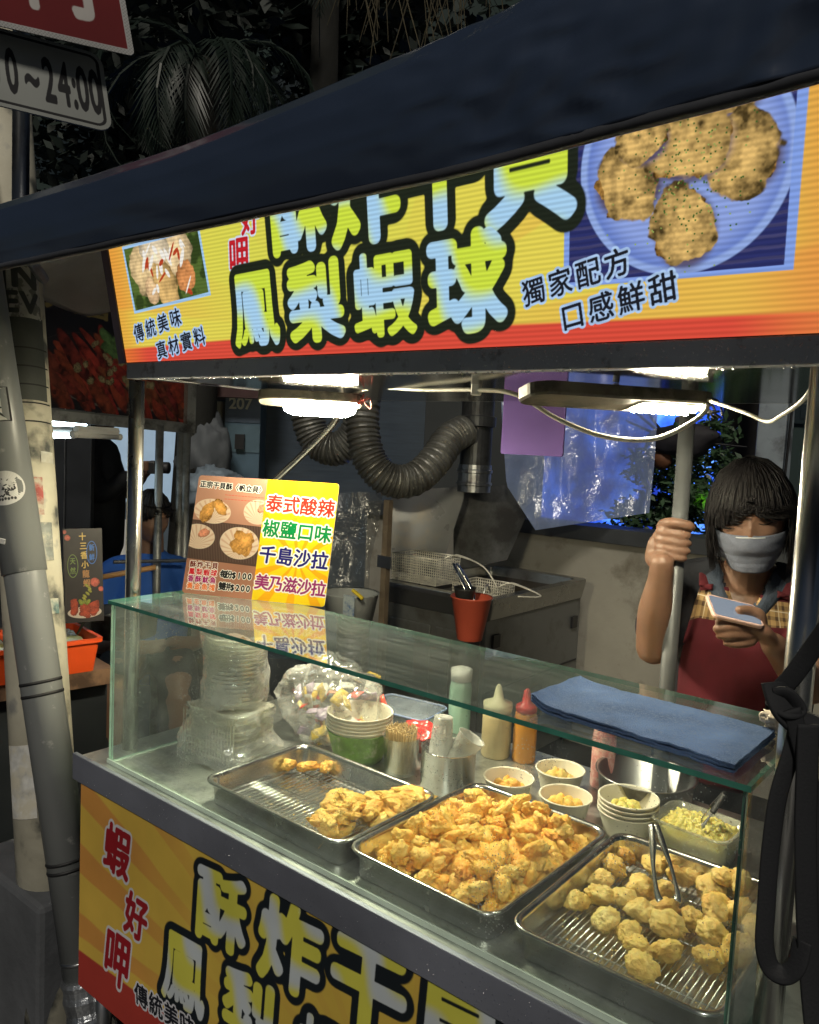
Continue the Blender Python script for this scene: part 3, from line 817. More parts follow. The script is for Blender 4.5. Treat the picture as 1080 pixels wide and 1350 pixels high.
def lump_mesh(name, seed, dims, lumps, amp, fr=3.2, fa=.22, sharp=9, sub=4, mt=M_SHR, fine=.10):
    bm = bmesh.new(); bmesh.ops.create_icosphere(bm, subdivisions=sub, radius=1)
    rr = random.Random(seed)
    cs = [(Vector((rr.gauss(0, 1), rr.gauss(0, 1), rr.gauss(0, 1))).normalized(), rr.uniform(.5, 1) * amp) for _ in range(lumps)]
    off = Vector((rr.random()*50, rr.random()*50, rr.random()*50))
    for v in bm.verts:
        d = v.co.normalized()
        r = .78 + sum(a * math.exp(sharp * (d.dot(c) - 1)) for c, a in cs)
        nn = noise.fractal(d * fr + off, .7, 2.1, 5)
        rg = 1 - abs(noise.noise(d * fr * 1.6 + off * 1.3)) * 2
        r += fa * nn + fa * .35 * rg
        r += fine * (noise.fractal(d * fr * 3.4 + off * 2, .8, 2.2, 3) + .6 * abs(noise.noise(d * fr * 2.6 + off * 3)))
        v.co = Vector((d.x * dims[0], d.y * dims[1], d.z * dims[2])) * r
    me = bpy.data.meshes.new(name); bm.to_mesh(me); bm.free()
    me.polygons.foreach_set('use_smooth', [True] * len(me.polygons)); me.materials.append(mt)
    return me
shr = [lump_mesh('fried_shrimp', i, (.0185 + .0035*(i % 3), .0155, .0130), 9, .40, 3.2, .22, 12, fine=.16) for i in range(12)]
sca = [lump_mesh('fried_scallop', 50+i, (.0255, .0220, .0160), 7, .24, 2.3, .17, 9, mt=M_SCA, fine=.10) for i in range(9)]
stp = [lump_mesh('fried_squid_strip', 90+i, (.034, .017, .0125), 8, .34, 3.0, .24, 10, mt=M_STR, fine=.13) for i in range(8)]
bit = [lump_mesh('fried_bit', 120+i, (.020 + .004*(i % 2), .013, .011), 6, .40, 2.6, .25, 8, mt=M_STR, fine=.14) for i in range(4)]
class Heap:
    def __init__(s, x0, x1, y0, y1, base):
        s.x0, s.y0 = x0, y0; s.st = .002; s.H = np.full((int((y1-y0)/s.st)+1, int((x1-x0)/s.st)+1), base)
        yy, xx = np.mgrid[:s.H.shape[0], :s.H.shape[1]]; s.X = x0 + xx*s.st; s.Y = y0 + yy*s.st
    def drop(s, x, y, r, hz):
        D = np.hypot(s.X - x, s.Y - y); core = D < r * .8
        top_ = np.percentile(s.H[core], 70) if core.any() else s.H.min()
        z = top_ + hz * .72
        m_ = D < r
        s.H[m_] = np.maximum(s.H[m_], z + hz * np.sqrt(1 - (D[m_] / r) ** 2) * .9)
        return z
def piece(meshes, x, y, z, rr, name, label, cat, group, sc=(.85, 1.15), tilt=.6):
    o = bpy.data.objects.new(name, rr.choice(meshes)); COL.objects.link(o)
    o.location = (x, y, z); o.rotation_euler = (rr.gauss(0, tilt), rr.gauss(0, tilt), rr.uniform(0, 6.28))
    s = rr.uniform(*sc); o.scale = (s, s * rr.uniform(.9, 1.1), s * rr.uniform(.9, 1.1))
    return tag(o, label, cat, group)
def zone_names(objs, T, cat, kind, place):
    """labels by where in the tray each piece lies"""
    rows = ['along the front rim', 'just behind the front row', 'in the middle', 'towards the back', 'along the back rim']
    cols = ['left end', 'left half', 'centre', 'right half', 'right end']
    ys = sorted(o.location.y for o in objs); xs = sorted(o.location.x for o in objs); n_ = len(objs)
    for o in objs:
        r_ = min(4, int(5*ys.index(o.location.y)/n_)); c_ = min(4, int(5*xs.index(o.location.x)/n_))
        o['label'] = '%s %s, %s' % (kind, rows[r_], cols[c_] + ' of the ' + place)
rr = random.Random(11)
H = Heap(-.93, -.60, 1.02, 1.43, .856)
pts = []
for layer, n_ in ((0, 86), (1, 92), (2, 74)):
    k = 0; loc_ = []
    while k < n_ and len(loc_) < 4000:
        a = rr.uniform(-1, 1); b_ = rr.uniform(-1, 1)
        if layer == 0: a = rr.uniform(-1, 1)
        shr_ = 1 - .10 * layer
        x = -.768 + a * .137 * shr_; y = 1.226 + b_ * .178 * shr_
        loc_.append(0)
        if b_ < -.75 and rr.random() < .5: continue
        if any((x - q[0]) ** 2 + (y - q[1]) ** 2 < .0200 ** 2 for q in pts if q[2] == layer): 
            continue
        pts.append((x, y, layer)); k += 1
        x = min(max(x, -.885), -.652); y = min(max(y, 1.068), 1.388)
        z = min(H.drop(x, y, .0185, .0095), .922)
        piece(shr, x, y, z, rr, 'fried_shrimp', 'golden fried shrimp ball in craggy batter, heaped in the middle tray', 'fried shrimp', 'fried shrimp heaped in the middle tray', (.92, 1.25), .5)
# scallops: where each lies in the right-hand tray
H = Heap(-.62, -.24, 1.00, 1.46, .8665)
sc_px = [(550,547,.9),(515,575,.95),(475,605,.9),(415,670,.95),(478,655,1.1),(498,720,1.1),(545,660,.95),(600,640,1.1),(560,750,.95),(590,695,1),(630,575,.95),(665,740,1.25),(585,795,1),(665,810,1.25),
         (595,850,1.05),(655,640,1.05),(655,690,1.1),(730,590,1.05),(700,630,.95),(785,640,1.2),(800,690,1.2),(735,720,1),(790,755,1.1),(785,830,1.15),(830,640,1.1),(860,790,1.1),(870,700,1.2),(850,845,1.1),(905,740,1),(880,640,1),(700,560,.8),(590,610,.8)]
for i, (a, b_, s) in enumerate(sc_px):
    P_ = on(560 + a / 2.077, 860 + b_ / 2.077, 2, .885)
    P_.x = min(max(P_.x, -.565), -.305); P_.y = min(max(P_.y, 1.06), 1.40)
    z = H.drop(P_.x, P_.y, .026*s, .0165*s)
    z = min(z, .905)
    piece(sca, P_.x, P_.y, z, rr, 'fried_scallop', 'pale battered scallop lying on the rack of the right tray', 'fried scallop', 'fried scallops in the right tray', (s*.92, s*1.02), .35)
# squid strips in the left tray
H = Heap(-1.35, -.92, 1.0, 1.33, .8665)
for i in range(46):
    a = rr.random(); 
    P_ = on(415 + a * 150 + rr.uniform(-8, 8), 1092 - a * 32 + rr.uniform(-24, 20) * (1 - .35*a), 2, .875)
    P_.x = min(max(P_.x, -1.28), -.968); P_.y = min(max(P_.y, 1.055), 1.285)
    z = min(H.drop(P_.x, P_.y, .024, .011), .902)
    o = piece(stp, P_.x, P_.y, z, rr, 'fried_squid_strip', 'fried squid strip in rough batter, piled at the right of the left tray', 'fried squid', 'fried squid strips in the left tray', (.75, 1.05), .25)
for (x_, y_, lab) in ((382, 1008, 'small fried piece alone on the bare rack, leftmost of three'), (405, 1010, 'longer fried piece between two others on the bare rack'), (424, 1000, 'small round fried piece at the back corner of the bare rack'), (430, 1011, 'fried crumb lump right of the other scraps on the rack')):
    P_ = on(x_, y_, 2, .878); piece(bit, P_.x, P_.y, .878, rr, 'fried_scrap', lab, 'fried scrap', 'fried scraps on the bare rack', (.95, 1.2), .2)
cr = MB()
for i in range(260):
    tx = rr.choice((T1, T3, T3))
    x = tx[0] + rr.uniform(-.13, .13); y = tx[1] + rr.uniform(-.16, .12) * (1 if tx is T3 else .7); r = rr.uniform(.0006, .0022)
    cr.lathe([(r*.6, -r*.5), (r, 0), (r*.5, r*.6)], 5, Matrix.Translation((x, y, .8555 + rr.choice((0, .0125)))), c0=True, c1=True)
o = cr.build('crumbs', M_SHR); o['kind'] = 'stuff'; tag(o, 'loose batter crumbs scattered under the racks of the trays', 'crumbs')

def of_cat(c): return [o for o in COL.objects if o.get('category') == c]
zone_names(of_cat('fried shrimp'), T2, '', 'golden fried shrimp', 'heaped middle tray')
zone_names(of_cat('fried squid'), T1, '', 'fried squid', 'left tray pile')
sc_ = sorted(of_cat('fried scallop'), key=lambda o: o.location.y); rows_ = [sc_[:5], sc_[5:11], sc_[11:17], sc_[17:24], sc_[24:]]
for rn, row in zip(('front row', 'second row from the front', 'middle row', 'fourth row from the front', 'back row'), rows_):
    row.sort(key=lambda o: o.location.x)
    for k, o in enumerate(row):
        o['label'] = 'battered scallop in the %s of the right tray, %s' % (rn, ('leftmost', 'second from left', 'third from left', 'fourth from left', 'fifth from left', 'sixth from left', 'seventh from left', 'eighth from left')[k] if k < len(row) - 1 else 'rightmost')

# ================================================================ bowls, bottles and bags behind the glass
CZ = .8505
def at_rim(px, py, z): p = on(px, py, 2, z); return p
def bowl_mesh(parent, r0, r1, h, mt=PAPER, name='bowl', th=.0012, mats=None, band=None):
    mb = MB()
    n = 4
    prof = [(r1*.92, .0015), (r1, 0)]
    zs = [h * k / 6 for k in range(7)]
    prof += [(r1 + (r0 - r1) * k / 6, h * k / 6) for k in range(1, 7)]
    lip = [(r0 + .0025, h + .0002), (r0 + .0032, h + .002), (r0 + .0015, h + .0036), (r0 - .001, h + .0025)]
    ins = [(r0 - .0015 + (r1 - r0) * k / 6, h - (h - .003) * k / 6) for k in range(0, 7)]
    mb.lathe(prof, 40, c0=True)
    nb_ = len(mb.f)
    mb.lathe([prof[-1]] + lip + ins, 40, c1=True)
    return mb.build(name, mt, parent, smooth_=True)
def paper_bowl(px, py, zr, r0, r1, h, label, group=None, base=None, mt=PAPER, lift=0):
    p = at_rim(px, py, zr) if base is None else base
    t = thing('paper_bowl', label, 'bowl', (p.x, p.y, CZ + lift), (0, 0, random.random() * 6), group)
    bowl_mesh(t, r0, r1, h, mt, 'bowl_wall')
    return t
# big stack of empty white bowls
GREENP = mat('green_printed_paper', (.16, .30, .06), .5, var=.5, vs=40, dirt=(.55, .55, .42), ds=30, dth=.62)
p = at_rim(475, 938, .965)
names = ['lowest bowl of the tall stack, printed green outside', 'second bowl up in the tall stack of big white bowls', 'third bowl up in the tall stack of big white bowls', 'fourth bowl up in the tall stack of big white bowls', 'second bowl from the top of the tall white stack', 'topmost empty white bowl of the tall stack beside the skewers']
for i in range(6):
    t = paper_bowl(0, 0, 0, .078, .058, .072, names[i], 'tall stack of big paper bowls', Vector((p.x, p.y, 0)), GREENP if i == 0 else PAPER, .0085 * i)
SMALLG = 'small paper bowls behind the trays'
def crumbs_in(t, r, z, mt, n, seed, label, hgt=.5, size=.006, name='food'):
    rr = random.Random(seed); mb = MB()
    for i in range(n):
        a = rr.random()*6.28; q = r * math.sqrt(rr.random()); s = size * rr.uniform(.6, 1.5)
        M = Matrix.Translation((q*math.cos(a), q*math.sin(a), z + hgt * (1 - (q/r)**2) * r + rr.uniform(-.3, .3)*s)) @ Matrix.Rotation(rr.random()*6, 4, Vector((rr.gauss(0,1), rr.gauss(0,1), .3)).normalized())
        mb.lathe([(s*.55, -s*.8), (s*1.05, -s*.25), (s*.95, s*.3), (s*.4, s*.75)], 6, M, c0=True, c1=True, sx=rr.uniform(.7, 1.5), sy=rr.uniform(.5, 1))
    o = mb.build(name, mt, t, smooth_=True); o['kind'] = 'stuff'; return o
def food_in_bowl(p, z, r, mt, n, seed, label, cat, hgt=.4, size=.006, name='bowl_filling'):
    t = thing(name, label, cat, (p.x, p.y, z))
    crumbs_in(t, r, 0, mt, n, seed, label, hgt, size)
    return t
M_PINE = fry_mat('mashed_pineapple', (.86, .76, .30), (.82, .70, .22), (.72, .58, .12), .8, .3)
for px, py, lab, flab, m_, hg in ((671, 1024, 'small white bowl of fried bits left of the other bowls', 'fried bits in the small bowl beside the steel pot', M_STR, .35),
                     (739, 1013, 'small white bowl of fried pieces, rearmost by the pink bottle', 'fried pieces in the rearmost small bowl', M_SCA, .5),
                     (746, 1048, 'small white bowl of fried shrimp touching the heaped tray', 'fried shrimp pieces in the bowl at the heaped tray', M_SHR, .5)):
    p = at_rim(px, py, .905); paper_bowl(0, 0, 0, .053, .040, .052, lab, SMALLG, p)
    food_in_bowl(p, CZ + .022, .040, m_, 60, px, flab, 'fried food', hg, .0085, 'bowl_of_fried_bits')
p = at_rim(829, 1052, .925)
for i in range(4):
    paper_bowl(0, 0, 0, .058, .044, .048, ['lowest of four stacked white bowls beside the pineapple tub', 'second lowest of four stacked white bowls', 'second highest of four stacked white bowls', 'top bowl of the stack of four, holding yellow mash'][i], 'stack of four small bowls', p, PAPER, .0092*i)
food_in_bowl(p, CZ + .0092*3 + .022, .036, M_PINE, 70, 3, 'yellow pineapple mash in the top bowl of the stack of four', 'pineapple mash', .25, .007, 'pineapple_mash')
# tub of pineapple with tongs
p = at_rim(921, 1083, .915)
tub = thing('plastic_tub', 'clear rounded plastic tub full of yellow mash beside the stacked bowls', 'tub', (p.x, p.y, CZ), (0, 0, rad(-4)))
mb = MB(); R_ = lambda w_, d_, z: rrect(0, 0, w_, d_, .025, z, 6)
mb.loft([R_(.13, .10, .001), R_(.138, .108, .03), R_(.148, .118, .064), R_(.156, .126, .064), R_(.156, .126, .067), R_(.146, .116, .067), R_(.136, .106, .03), R_(.128, .098, .004)])
mb.build('tub_wall', clear_mat('milky_plastic', tint=(.85, .86, .8), refl0=.08, refl1=.7, rough=.12, haze=.5, hcol=(.8, .8, .7), hs=10), tub, smooth_=True)
fl = thing('pineapple_mash', 'heap of yellow mash filling the clear tub near the right pane', 'pineapple mash', (p.x, p.y, CZ + .006), (0, 0, rad(-4)))
mb = MB(); mb.loft([R_(.124, .094, 0), R_(.132, .102, .03), R_(.130, .100, .048), R_(.09, .07, .056), R_(.03, .02, .058)]); mb.build('mash_bed', M_PINE, fl, smooth_=True)
rr = random.Random(8); mb = MB()
for i in range(260):
    x = rr.uniform(-.058, .058); y = rr.uniform(-.044, .044); s = rr.uniform(.003, .0075)
    M = Matrix.Translation((x, y, .050 + .010*(1 - (x/.06)**2)*(1 - (y/.05)**2))) @ Matrix.Rotation(rr.random()*6, 4, Vector((rr.gauss(0,1), rr.gauss(0,1), .3)).normalized())
    mb.lathe([(s*.5, -s*.7), (s, -s*.2), (s*.9, s*.3), (s*.4, s*.7)], 6, M, c0=True, c1=True, sx=1.3, sy=.8)
o = mb.build('mash_flakes', M_PINE, fl, smooth_=True); o['kind'] = 'stuff'
def tongs(a, b, spread, label, grip=None, w_=.013):
    """two sprung arms from the closed end a to the tips near b"""
    a = Vector(a); b = Vector(b); t = thing('tongs', label, 'tongs', tuple(b), (0, 0, 0), None)
    side = (b - a).cross(Vector((0, 0, 1))).normalized()
    for s in (-1, 1):
        pts = [a + side*.004*s, a*.7 + b*.3 + side*spread*.55*s, a*.4 + b*.6 + side*spread*.9*s, b*.92 + a*.08 + side*spread*s, b + side*spread*.8*s]
        pts = [q - b for q in spline(pts, 6)]
        n_ = len(pts)
        MB().tube(pts, [w_*.40 + w_*.12*math.sin(k/n_*9) for k in range(n_)], 8, flat=.28).build('arm', STEEL, t, smooth_=True)
        if grip:
            MB().tube(pts[:n_//2], w_*.62, 8, flat=.5).build('grip', grip, t, smooth_=True)
    return t
tongs(on(862, 1086, 2, .985), on(882, 1188, 2, .905), .017, 'steel tongs standing among the scallops of the right tray', None, .012)
tongs(on(955, 1046, 2, .99), on(925, 1085, 2, .925), .018, 'black handled tongs stuck in the yellow mash tub', DARK, .012)

# steel pot with measuring cups, skewers
p = at_rim(592, 986, .945)
t = thing('steel_pot', 'small cylindrical steel pot holding two clear cups', 'pot', (p.x, p.y, CZ))
mb = MB(); mb.lathe([(.055, 0), (.060, .002), (.061, .01), (.061, .094), (.063, .0965), (.0615, .097), (.0595, .095), (.0585, .01), (.05, .004)], 40, c0=True, c1=True)
mb.build('pot_wall', STEEL, t, smooth_=True)
cupm = clear_mat('frosted_cup', tint=(.75, .76, .74), refl0=.05, refl1=.5, rough=.2, haze=.75, hcol=(.85, .85, .82), hs=6)
def cup(loc, tilt, label, h=.088, r=.031):
    t = thing('plastic_cup', label, 'cup', loc, tilt, 'frosted cups in the steel pot')
    MB().lathe([(r*.72, 0), (r*.74, .001), (r*.97, h*.97), (r*1.06, h), (r*1.0, h), (r*.92, h*.95), (r*.70, .004)], 28, c0=True, c1=True).build('cup_wall', cupm, t, smooth_=True)
    return t
cup((p.x - .022, p.y + .004, CZ + .16), (rad(176), 0, 0), 'frosted clear cup standing upside down in the steel pot', .11, .029)
cup((p.x + .012, p.y - .004, CZ + .05), (rad(-16), rad(24), 0), 'frosted clear cup tilted right in the steel pot')
p = at_rim(530, 972, .935)
t = thing('skewer_cup', 'clear cup holding a bundle of bamboo skewers', 'cup', (p.x, p.y, CZ))
MB().lathe([(.034, 0), (.038, .002), (.044, .088), (.046, .09), (.043, .089), (.036, .004)], 32, c0=True, c1=True).build('cup_wall', CLEARS, t, smooth_=True)
BAM = mat('bamboo', (.66, .50, .26), .6, var=.25, vs=60)
mb = MB(); rr = random.Random(3)
for i in range(230):
    a = rr.random()*6.28; q = .034*math.sqrt(rr.random()); z1 = .106 + rr.uniform(-.004, .005)
    mb.tube([(q*.85*math.cos(a), q*.85*math.sin(a), .006), (q*1.15*math.cos(a+.1), q*1.15*math.sin(a+.1), z1)], .0014, 5)
o = mb.build('skewers', BAM, loc=(p.x, p.y, CZ)); o['kind'] = 'stuff'; tag(o, 'dense bundle of pale bamboo skewers in a clear cup', 'skewers')
# bottles
def bottle(base, prof, mt, label, cap=None, capm=None, caploc=0, fill=None, fillm=None, rot=(0, 0, 0)):
    t = thing('squeeze_bottle', label, 'bottle', base, rot)
    MB().lathe(prof, 28, c0=True, c1=True).build('bottle_body', mt, t, smooth_=True)
    if fill: MB().lathe(fill, 28, c0=True, c1=True).build('sauce', fillm, t, smooth_=True)
    if cap: MB().lathe([(r, z + caploc) for r, z in cap], 20, c0=True, c1=True).build('cap', capm, t, smooth_=True)
    return t
NZ = [(.026, 0), (.027, .012), (.022, .016), (.012, .022), (.008, .05), (.003, .056)]
def body_prof(r, h): return [(r*.93, 0), (r, .004), (r, h*.86), (r*.9, h*.95), (r*.72, h)]
REDP = mat('red_plastic', (.55, .02, .02), .35)
p = on(690, 1002, 2, CZ); p.y = min(p.y, 1.74)
bottle((p.x, p.y, CZ), body_prof(.029, .125), mat('orange_sauce_bottle', (.50, .22, .03), .3, var=.1, sss=.1), 'squeeze bottle of orange sauce with a red nozzle cap', NZ, REDP, .125)
p = on(653, 995, 2, CZ); p.y = min(p.y, 1.76)
bottle((p.x, p.y, CZ), body_prof(.037, .115), mat('pale_sauce_bottle', (.40, .33, .18), .35, var=.2, vs=20), 'wide bottle of speckled pale sauce with cream cap', [(.036, 0), (.037, .02), (.014, .028), (.007, .06), (.003, .066)], mat('cream_cap', (.70, .66, .45), .45), .115)
p = on(607, 962, 2, CZ); p.y = min(p.y, 1.77)
bottle((p.x, p.y, CZ), body_prof(.030, .14), mat('mint_bottle', (.33, .52, .42), .35, var=.2), 'white capped bottle with mint green body at the back', [(.028, 0), (.03, .03), (.02, .034), (.015, .036)], WHITEP, .14)
p = on(793, 1036, 2, CZ); p.y = min(p.y, 1.72)
bottle((p.x, p.y, CZ), body_prof(.027, .140), mat('pink_wrapped_bottle', (.72, .30, .28), .45, var=.3, vs=60, dirt=(.80, .55, .50), ds=70, dth=.5), 'pink patterned squeeze bottle behind the small bowls', NZ, REDP, .14)
p = on(868, 1022, 2, .90)
t = thing('steel_basin', 'wide steel basin behind the pink bottle', 'basin', (p.x, min(p.y, 1.68), CZ))
MB().lathe([(.085, 0), (.095, .004), (.102, .075), (.108, .077), (.108, .079), (.100, .077), (.092, .008)], 44, c0=True, c1=True).build('basin_wall', STEEL_D, t, smooth_=True)
# clear lidded box, red packet, small yellow thing
p = on(545, 925, 2, .92)
t = thing('food_container', 'flat clear lidded container with bluish rim behind the white bowls', 'container', (p.x, min(p.y, 1.67), CZ), (0, 0, rad(8)))
MB().loft([rrect(0, 0, .17, .12, .02, 0), rrect(0, 0, .18, .13, .02, .058)]).build('tub', CLEARP, t, smooth_=False)
MB().loft([rrect(0, 0, .19, .14, .022, .058), rrect(0, 0, .19, .14, .022, .066), rrect(0, 0, .16, .11, .02, .066), rrect(0, 0, .155, .105, .02, .062)]).build('lid', clear_mat('bluish_lid', tint=(.7, .75, .82), refl0=.10, refl1=.8, rough=.1, haze=.4, hcol=(.6, .66, .75)), t)
MB().tube(rrect(0, 0, .19, .14, .022, .062), .003, 6, closed=True).build('lid_rim', mat('blue_rim', (.20, .26, .45), .4), t, smooth_=True)
p = on(556, 950, 2, .94)
mb = MB(); mb.grid(lambda u, v: (-.045 + .09*u, -.03 + .06*v, .012 + .012*noise.noise(Vector((u*4, v*3, 1))) + .012*math.sin(math.pi*u)), 14, 10)
t = thing('snack_packet', 'red foil packet with white marks lying behind the skewers', 'packet', (p.x, min(p.y, 1.60), .90), (rad(28), 0, rad(15)))
mb.build('foil', mat('red_foil', (.70, .045, .04), .25, dirt=(.8, .75, .7), ds=35, dth=.62), t, smooth_=True, solid=.004)
MB().box((-.04, -.02, -.045), (.04, .03, .006)).build('contents', mat('packet_contents', (.4, .08, .05), .6), t, bevel=.01)

# bagged lids and boxes at the left of the case
def wrapped(name, fn, nu, nv, label, cat, mt, base, rot=0, amp=.012):
    mb = MB()
    def g_(u, v):
        q = fn(u, v); nn = noise.noise_vector(q * 18) * amp + noise.noise_vector(q * 55) * amp * .45
        return q + nn
    mb.grid(g_, nu, nv, closed_u=True)
    return mb
LIDM = clear_mat('stacked_lids', tint=(.86, .86, .80), refl0=.12, refl1=.8, rough=.1, haze=.65, hcol=(.88, .85, .75))
base_ = on(288, 1005, 2, CZ)
base_ = Vector((-1.512, 1.235, CZ))
t = thing('container_bag', 'tall plastic bag of stacked round lids standing on boxes', 'lids', (base_.x - .01, base_.y + .02, CZ + .125))
for i in range(15):
    z = .006 + i*.0105
    MB().lathe([(.066, z), (.072, z + .001), (.0725, z + .007), (.068, z + .0075), (.060, z + .004)], 32, c1=True).build('lid', LIDM, t, smooth_=True)
mb = wrapped('', lambda u, v: Vector(((.078 + .012*v**3 + .006*math.sin(v*9))*math.cos(u*6.283), (.078 + .012*v**3)*math.sin(u*6.283), -.004 + .235*v)), 56, 34, '', '', BAG, None, amp=.010)
mb.build('bag_film', BAG, t, smooth_=True)
t = thing('container_bag', 'plastic bag of clear ribbed clamshell boxes under the bagged lids', 'boxes', (base_.x, base_.y, CZ), (0, 0, rad(8)))
for i in range(7):
    z = .004 + i*.017
    mb = MB(); mb.loft([rrect(0, 0, .155, .12, .02, z), rrect(0, 0, .165, .13, .02, z + .011), rrect(0, 0, .175, .14, .02, z + .0115), rrect(0, 0, .175, .14, .02, z + .013), rrect(0, 0, .15, .115, .02, z + .0135)])
    mb.build('clamshell', LIDM, t)
mb = MB()
for i in range(18):
    x = -.08 + .16*i/17
    mb.tube([(x, -.0725, .006), (x, -.0725, .115)], .0016, 5)
mb.build('ribs', LIDM, t)
mb = wrapped('', lambda u, v: Vector(((.088 + .010*math.sin(v*7 + u*9) + .02*(1-v)**2)*(abs(math.cos(u*6.283))**.6)*math.copysign(1, math.cos(u*6.283)) * 1.08, (.072 + .02*(1-v)**2)*(abs(math.sin(u*6.283))**.6)*math.copysign(1, math.sin(u*6.283))*1.1, .002 + .128*v)), 72, 24, '', '', BAG, None, amp=.012)
mb.build('bag_film', BAG, t, smooth_=True)
# crumpled bag of sauce packets
p = Vector((-1.40, 1.47, CZ))
t = thing('bag_of_packets', 'big crinkled clear bag holding sauce packets between lids and bowls', 'plastic bag', tuple(p))
rr = random.Random(21)
cols = [(.65, .08, .05), (.75, .55, .12), (.75, .75, .70), (.80, .72, .35), (.62, .25, .12), (.55, .45, .60)]
for i in range(46):
    M = Matrix.Translation((rr.uniform(-.10, .13), rr.uniform(-.07, .07), rr.uniform(.02, .14))) @ Matrix.Rotation(rr.random()*6, 4, Vector((rr.gauss(0,1), rr.gauss(0,1), rr.gauss(0,1))).normalized())
    mb = MB(); mb.grid(lambda u, v: M @ Vector((-.022 + .044*u, -.014 + .028*v, .005*math.sin(math.pi*u)*math.sin(math.pi*v))), 5, 4)
    mb.build('sauce_packet', mat('packet_%d' % (i % 6), cols[i % 6], .3, var=.4, vs=50) if i < 6 else bpy.data.materials['packet_%d' % (i % 6)], t, smooth_=True, solid=.002)
mb = MB()
def crump(u, v):
    th = u*6.283; ph = v*math.pi
    q = Vector((.165*math.sin(ph)*math.cos(th), .095*math.sin(ph)*math.sin(th), .105 - .105*math.cos(ph)))
    nn = noise.noise_vector(q*14 + Vector((3, 1, 2)))*.030 + noise.noise_vector(q*38)*.014 + noise.noise_vector(q*90)*.005
    q = q + nn; q.z = max(q.z, .001); return q
mb.grid(crump, 80, 44, closed_u=True); mb.build('bag_film', BAG, t, smooth_=False)
p = on(492, 905, 1, 1.66)
t = thing('knotted_bag', 'small knotted white bag with a yellow tie beyond the white bowls', 'bag', (p.x, 1.66, .93))
mb = MB(); mb.grid(lambda u, v: Vector(((.036 - .026*v**2)*math.cos(u*6.283), (.03 - .02*v**2)*math.sin(u*6.283), -.076 + .125*v)) * 1.0 + noise.noise_vector(Vector((math.cos(u*6.283)*3, math.sin(u*6.283)*3, v*5)))*.008, 24, 12, closed_u=True)
mb.build('bag_film', mat('thin_white_bag', (.68, .66, .58), .35, var=.2, vs=30), t, smooth_=True)
MB().tube(spline([(-.02, 0, .045), (0, -.012, .055), (.018, 0, .046), (.03, -.01, .05)], 5), .0055, 8).build('yellow_tie', mat('yellow_tie', (.85, .55, .03), .4), t, smooth_=True)

# ================================================================ towel and rag on the glass top
TW = mat('blue_towel', (.070, .115, .235), .95, var=.35, vs=14, bump=.9, bs=520, spec=.1, dirt=(.11, .15, .25), ds=260, dth=.56)
ta, tb, tc_, td = Vector((-.588, 1.048, 0)), Vector((-.284, 1.022, 0)), Vector((-.282, 1.196, 0)), Vector((-.592, 1.212, 0))
def tw(u, v, k=0):
    q = (ta*(1-u) + tb*u)*(1-v) + (td*(1-u) + tc_*u)*v
    z = 1.2312 + k
    curl = max(0, .10 - u) / .10
    z += .012*curl**1.5*(.5 + .5*(1-v)) + .0022*noise.noise(Vector((u*7, v*4, k*200))) + .0016 * noise.noise(Vector((u*23, v*14, 3)))
    q = q + Vector((.0022*noise.noise(Vector((v*4, k*90, 1))) * (1 if u > .5 else -1), .0016*noise.noise(Vector((u*5, k*80, 4))), 0))
    q.z = max(z, 1.2310 + k*.5)
    return q
t = thing('blue_towel', 'folded blue terry towel lying on the glass top', 'towel', (-.44, 1.12, 1.2308))
for k in (0, 1, 2):
    mb = MB()
    top_ = [[tw(i/46, j/22, k*.0042 + .0040) - Vector((.44*-1, 1.12, 1.2308)) for i in range(47)] for j in range(23)]
    bot = [[q + Vector((0, 0, -.0036)) for q in r] for r in top_]
    loop = lambda G: [G[0][i] for i in range(47)] + [G[j][46] for j in range(1, 23)] + [G[22][i] for i in range(45, -1, -1)] + [G[j][0] for j in range(21, 0, -1)]
    mb.add([q for r in top_ for q in r], [(j*47+i, j*47+i+1, (j+1)*47+i+1, (j+1)*47+i) for j in range(22) for i in range(46)])
    mb.add([q for r in bot for q in r], [(j*47+i, (j+1)*47+i, (j+1)*47+i+1, j*47+i+1) for j in range(22) for i in range(46)])
    l0, l1 = loop(bot), loop(top_)
    md = [(a_ + b_)/2 + ((a_ + b_)/2 - Vector((0, 0, 0))).normalized()*.0018 for a_, b_ in zip(l0, l1)]
    mb.loft([l0, md, l1], c0=False, c1=False)
    mb.build('folded_layer', TW, t, smooth_=True)
p = on(1012, 955, 2, 1.245)
me = lump_mesh('white_rag', 5, (.024, .030, .020), 5, .35, 2.5, .35, 6, mt=mat('rag', (.55, .48, .40), .9, var=.2, vs=30, bump=.6, bs=300))
o = bpy.data.objects.new('white_rag', me); COL.objects.link(o); o.location = (-.278, 1.215, 1.252)
tag(o, 'crumpled off-white rag at the right end of the blue towel', 'rag')

# ================================================================ behind the stall: frying station, wall, blue sheet
SOOT = mat('sooty_metal', (.075, .078, .08), .42, .6, .3, 6, dirt=(.03, .03, .03), ds=5, dth=.5)
FRY = mat('fryer_steel', (.20, .205, .20), .5, .6, .15, 3, dirt=(.12, .115, .10), ds=4, dth=.56)
WALLM = mat('stained_wall', (.36, .34, .28), .75, 0, .25, 2.2, dirt=(.16, .14, .10), ds=3.2, dth=.60, bump=.3, bs=30)
WY = 4.05
wall = struct(MB().box((-3.6, WY, 0), (1.6, WY + .15, 1.135)).build('low_concrete_wall', WALLM))
cap = MB().box((-3.6, WY - .03, 1.136), (1.6, WY + .19, 1.215)).build('wall_coping', mat('dark_coping', (.05, .055, .06), .45, var=.3, bump=.3, bs=20), wall)
FX0, FX1, FY0, FY1, FZ = -2.50, -1.92, 2.98, 3.88, .95
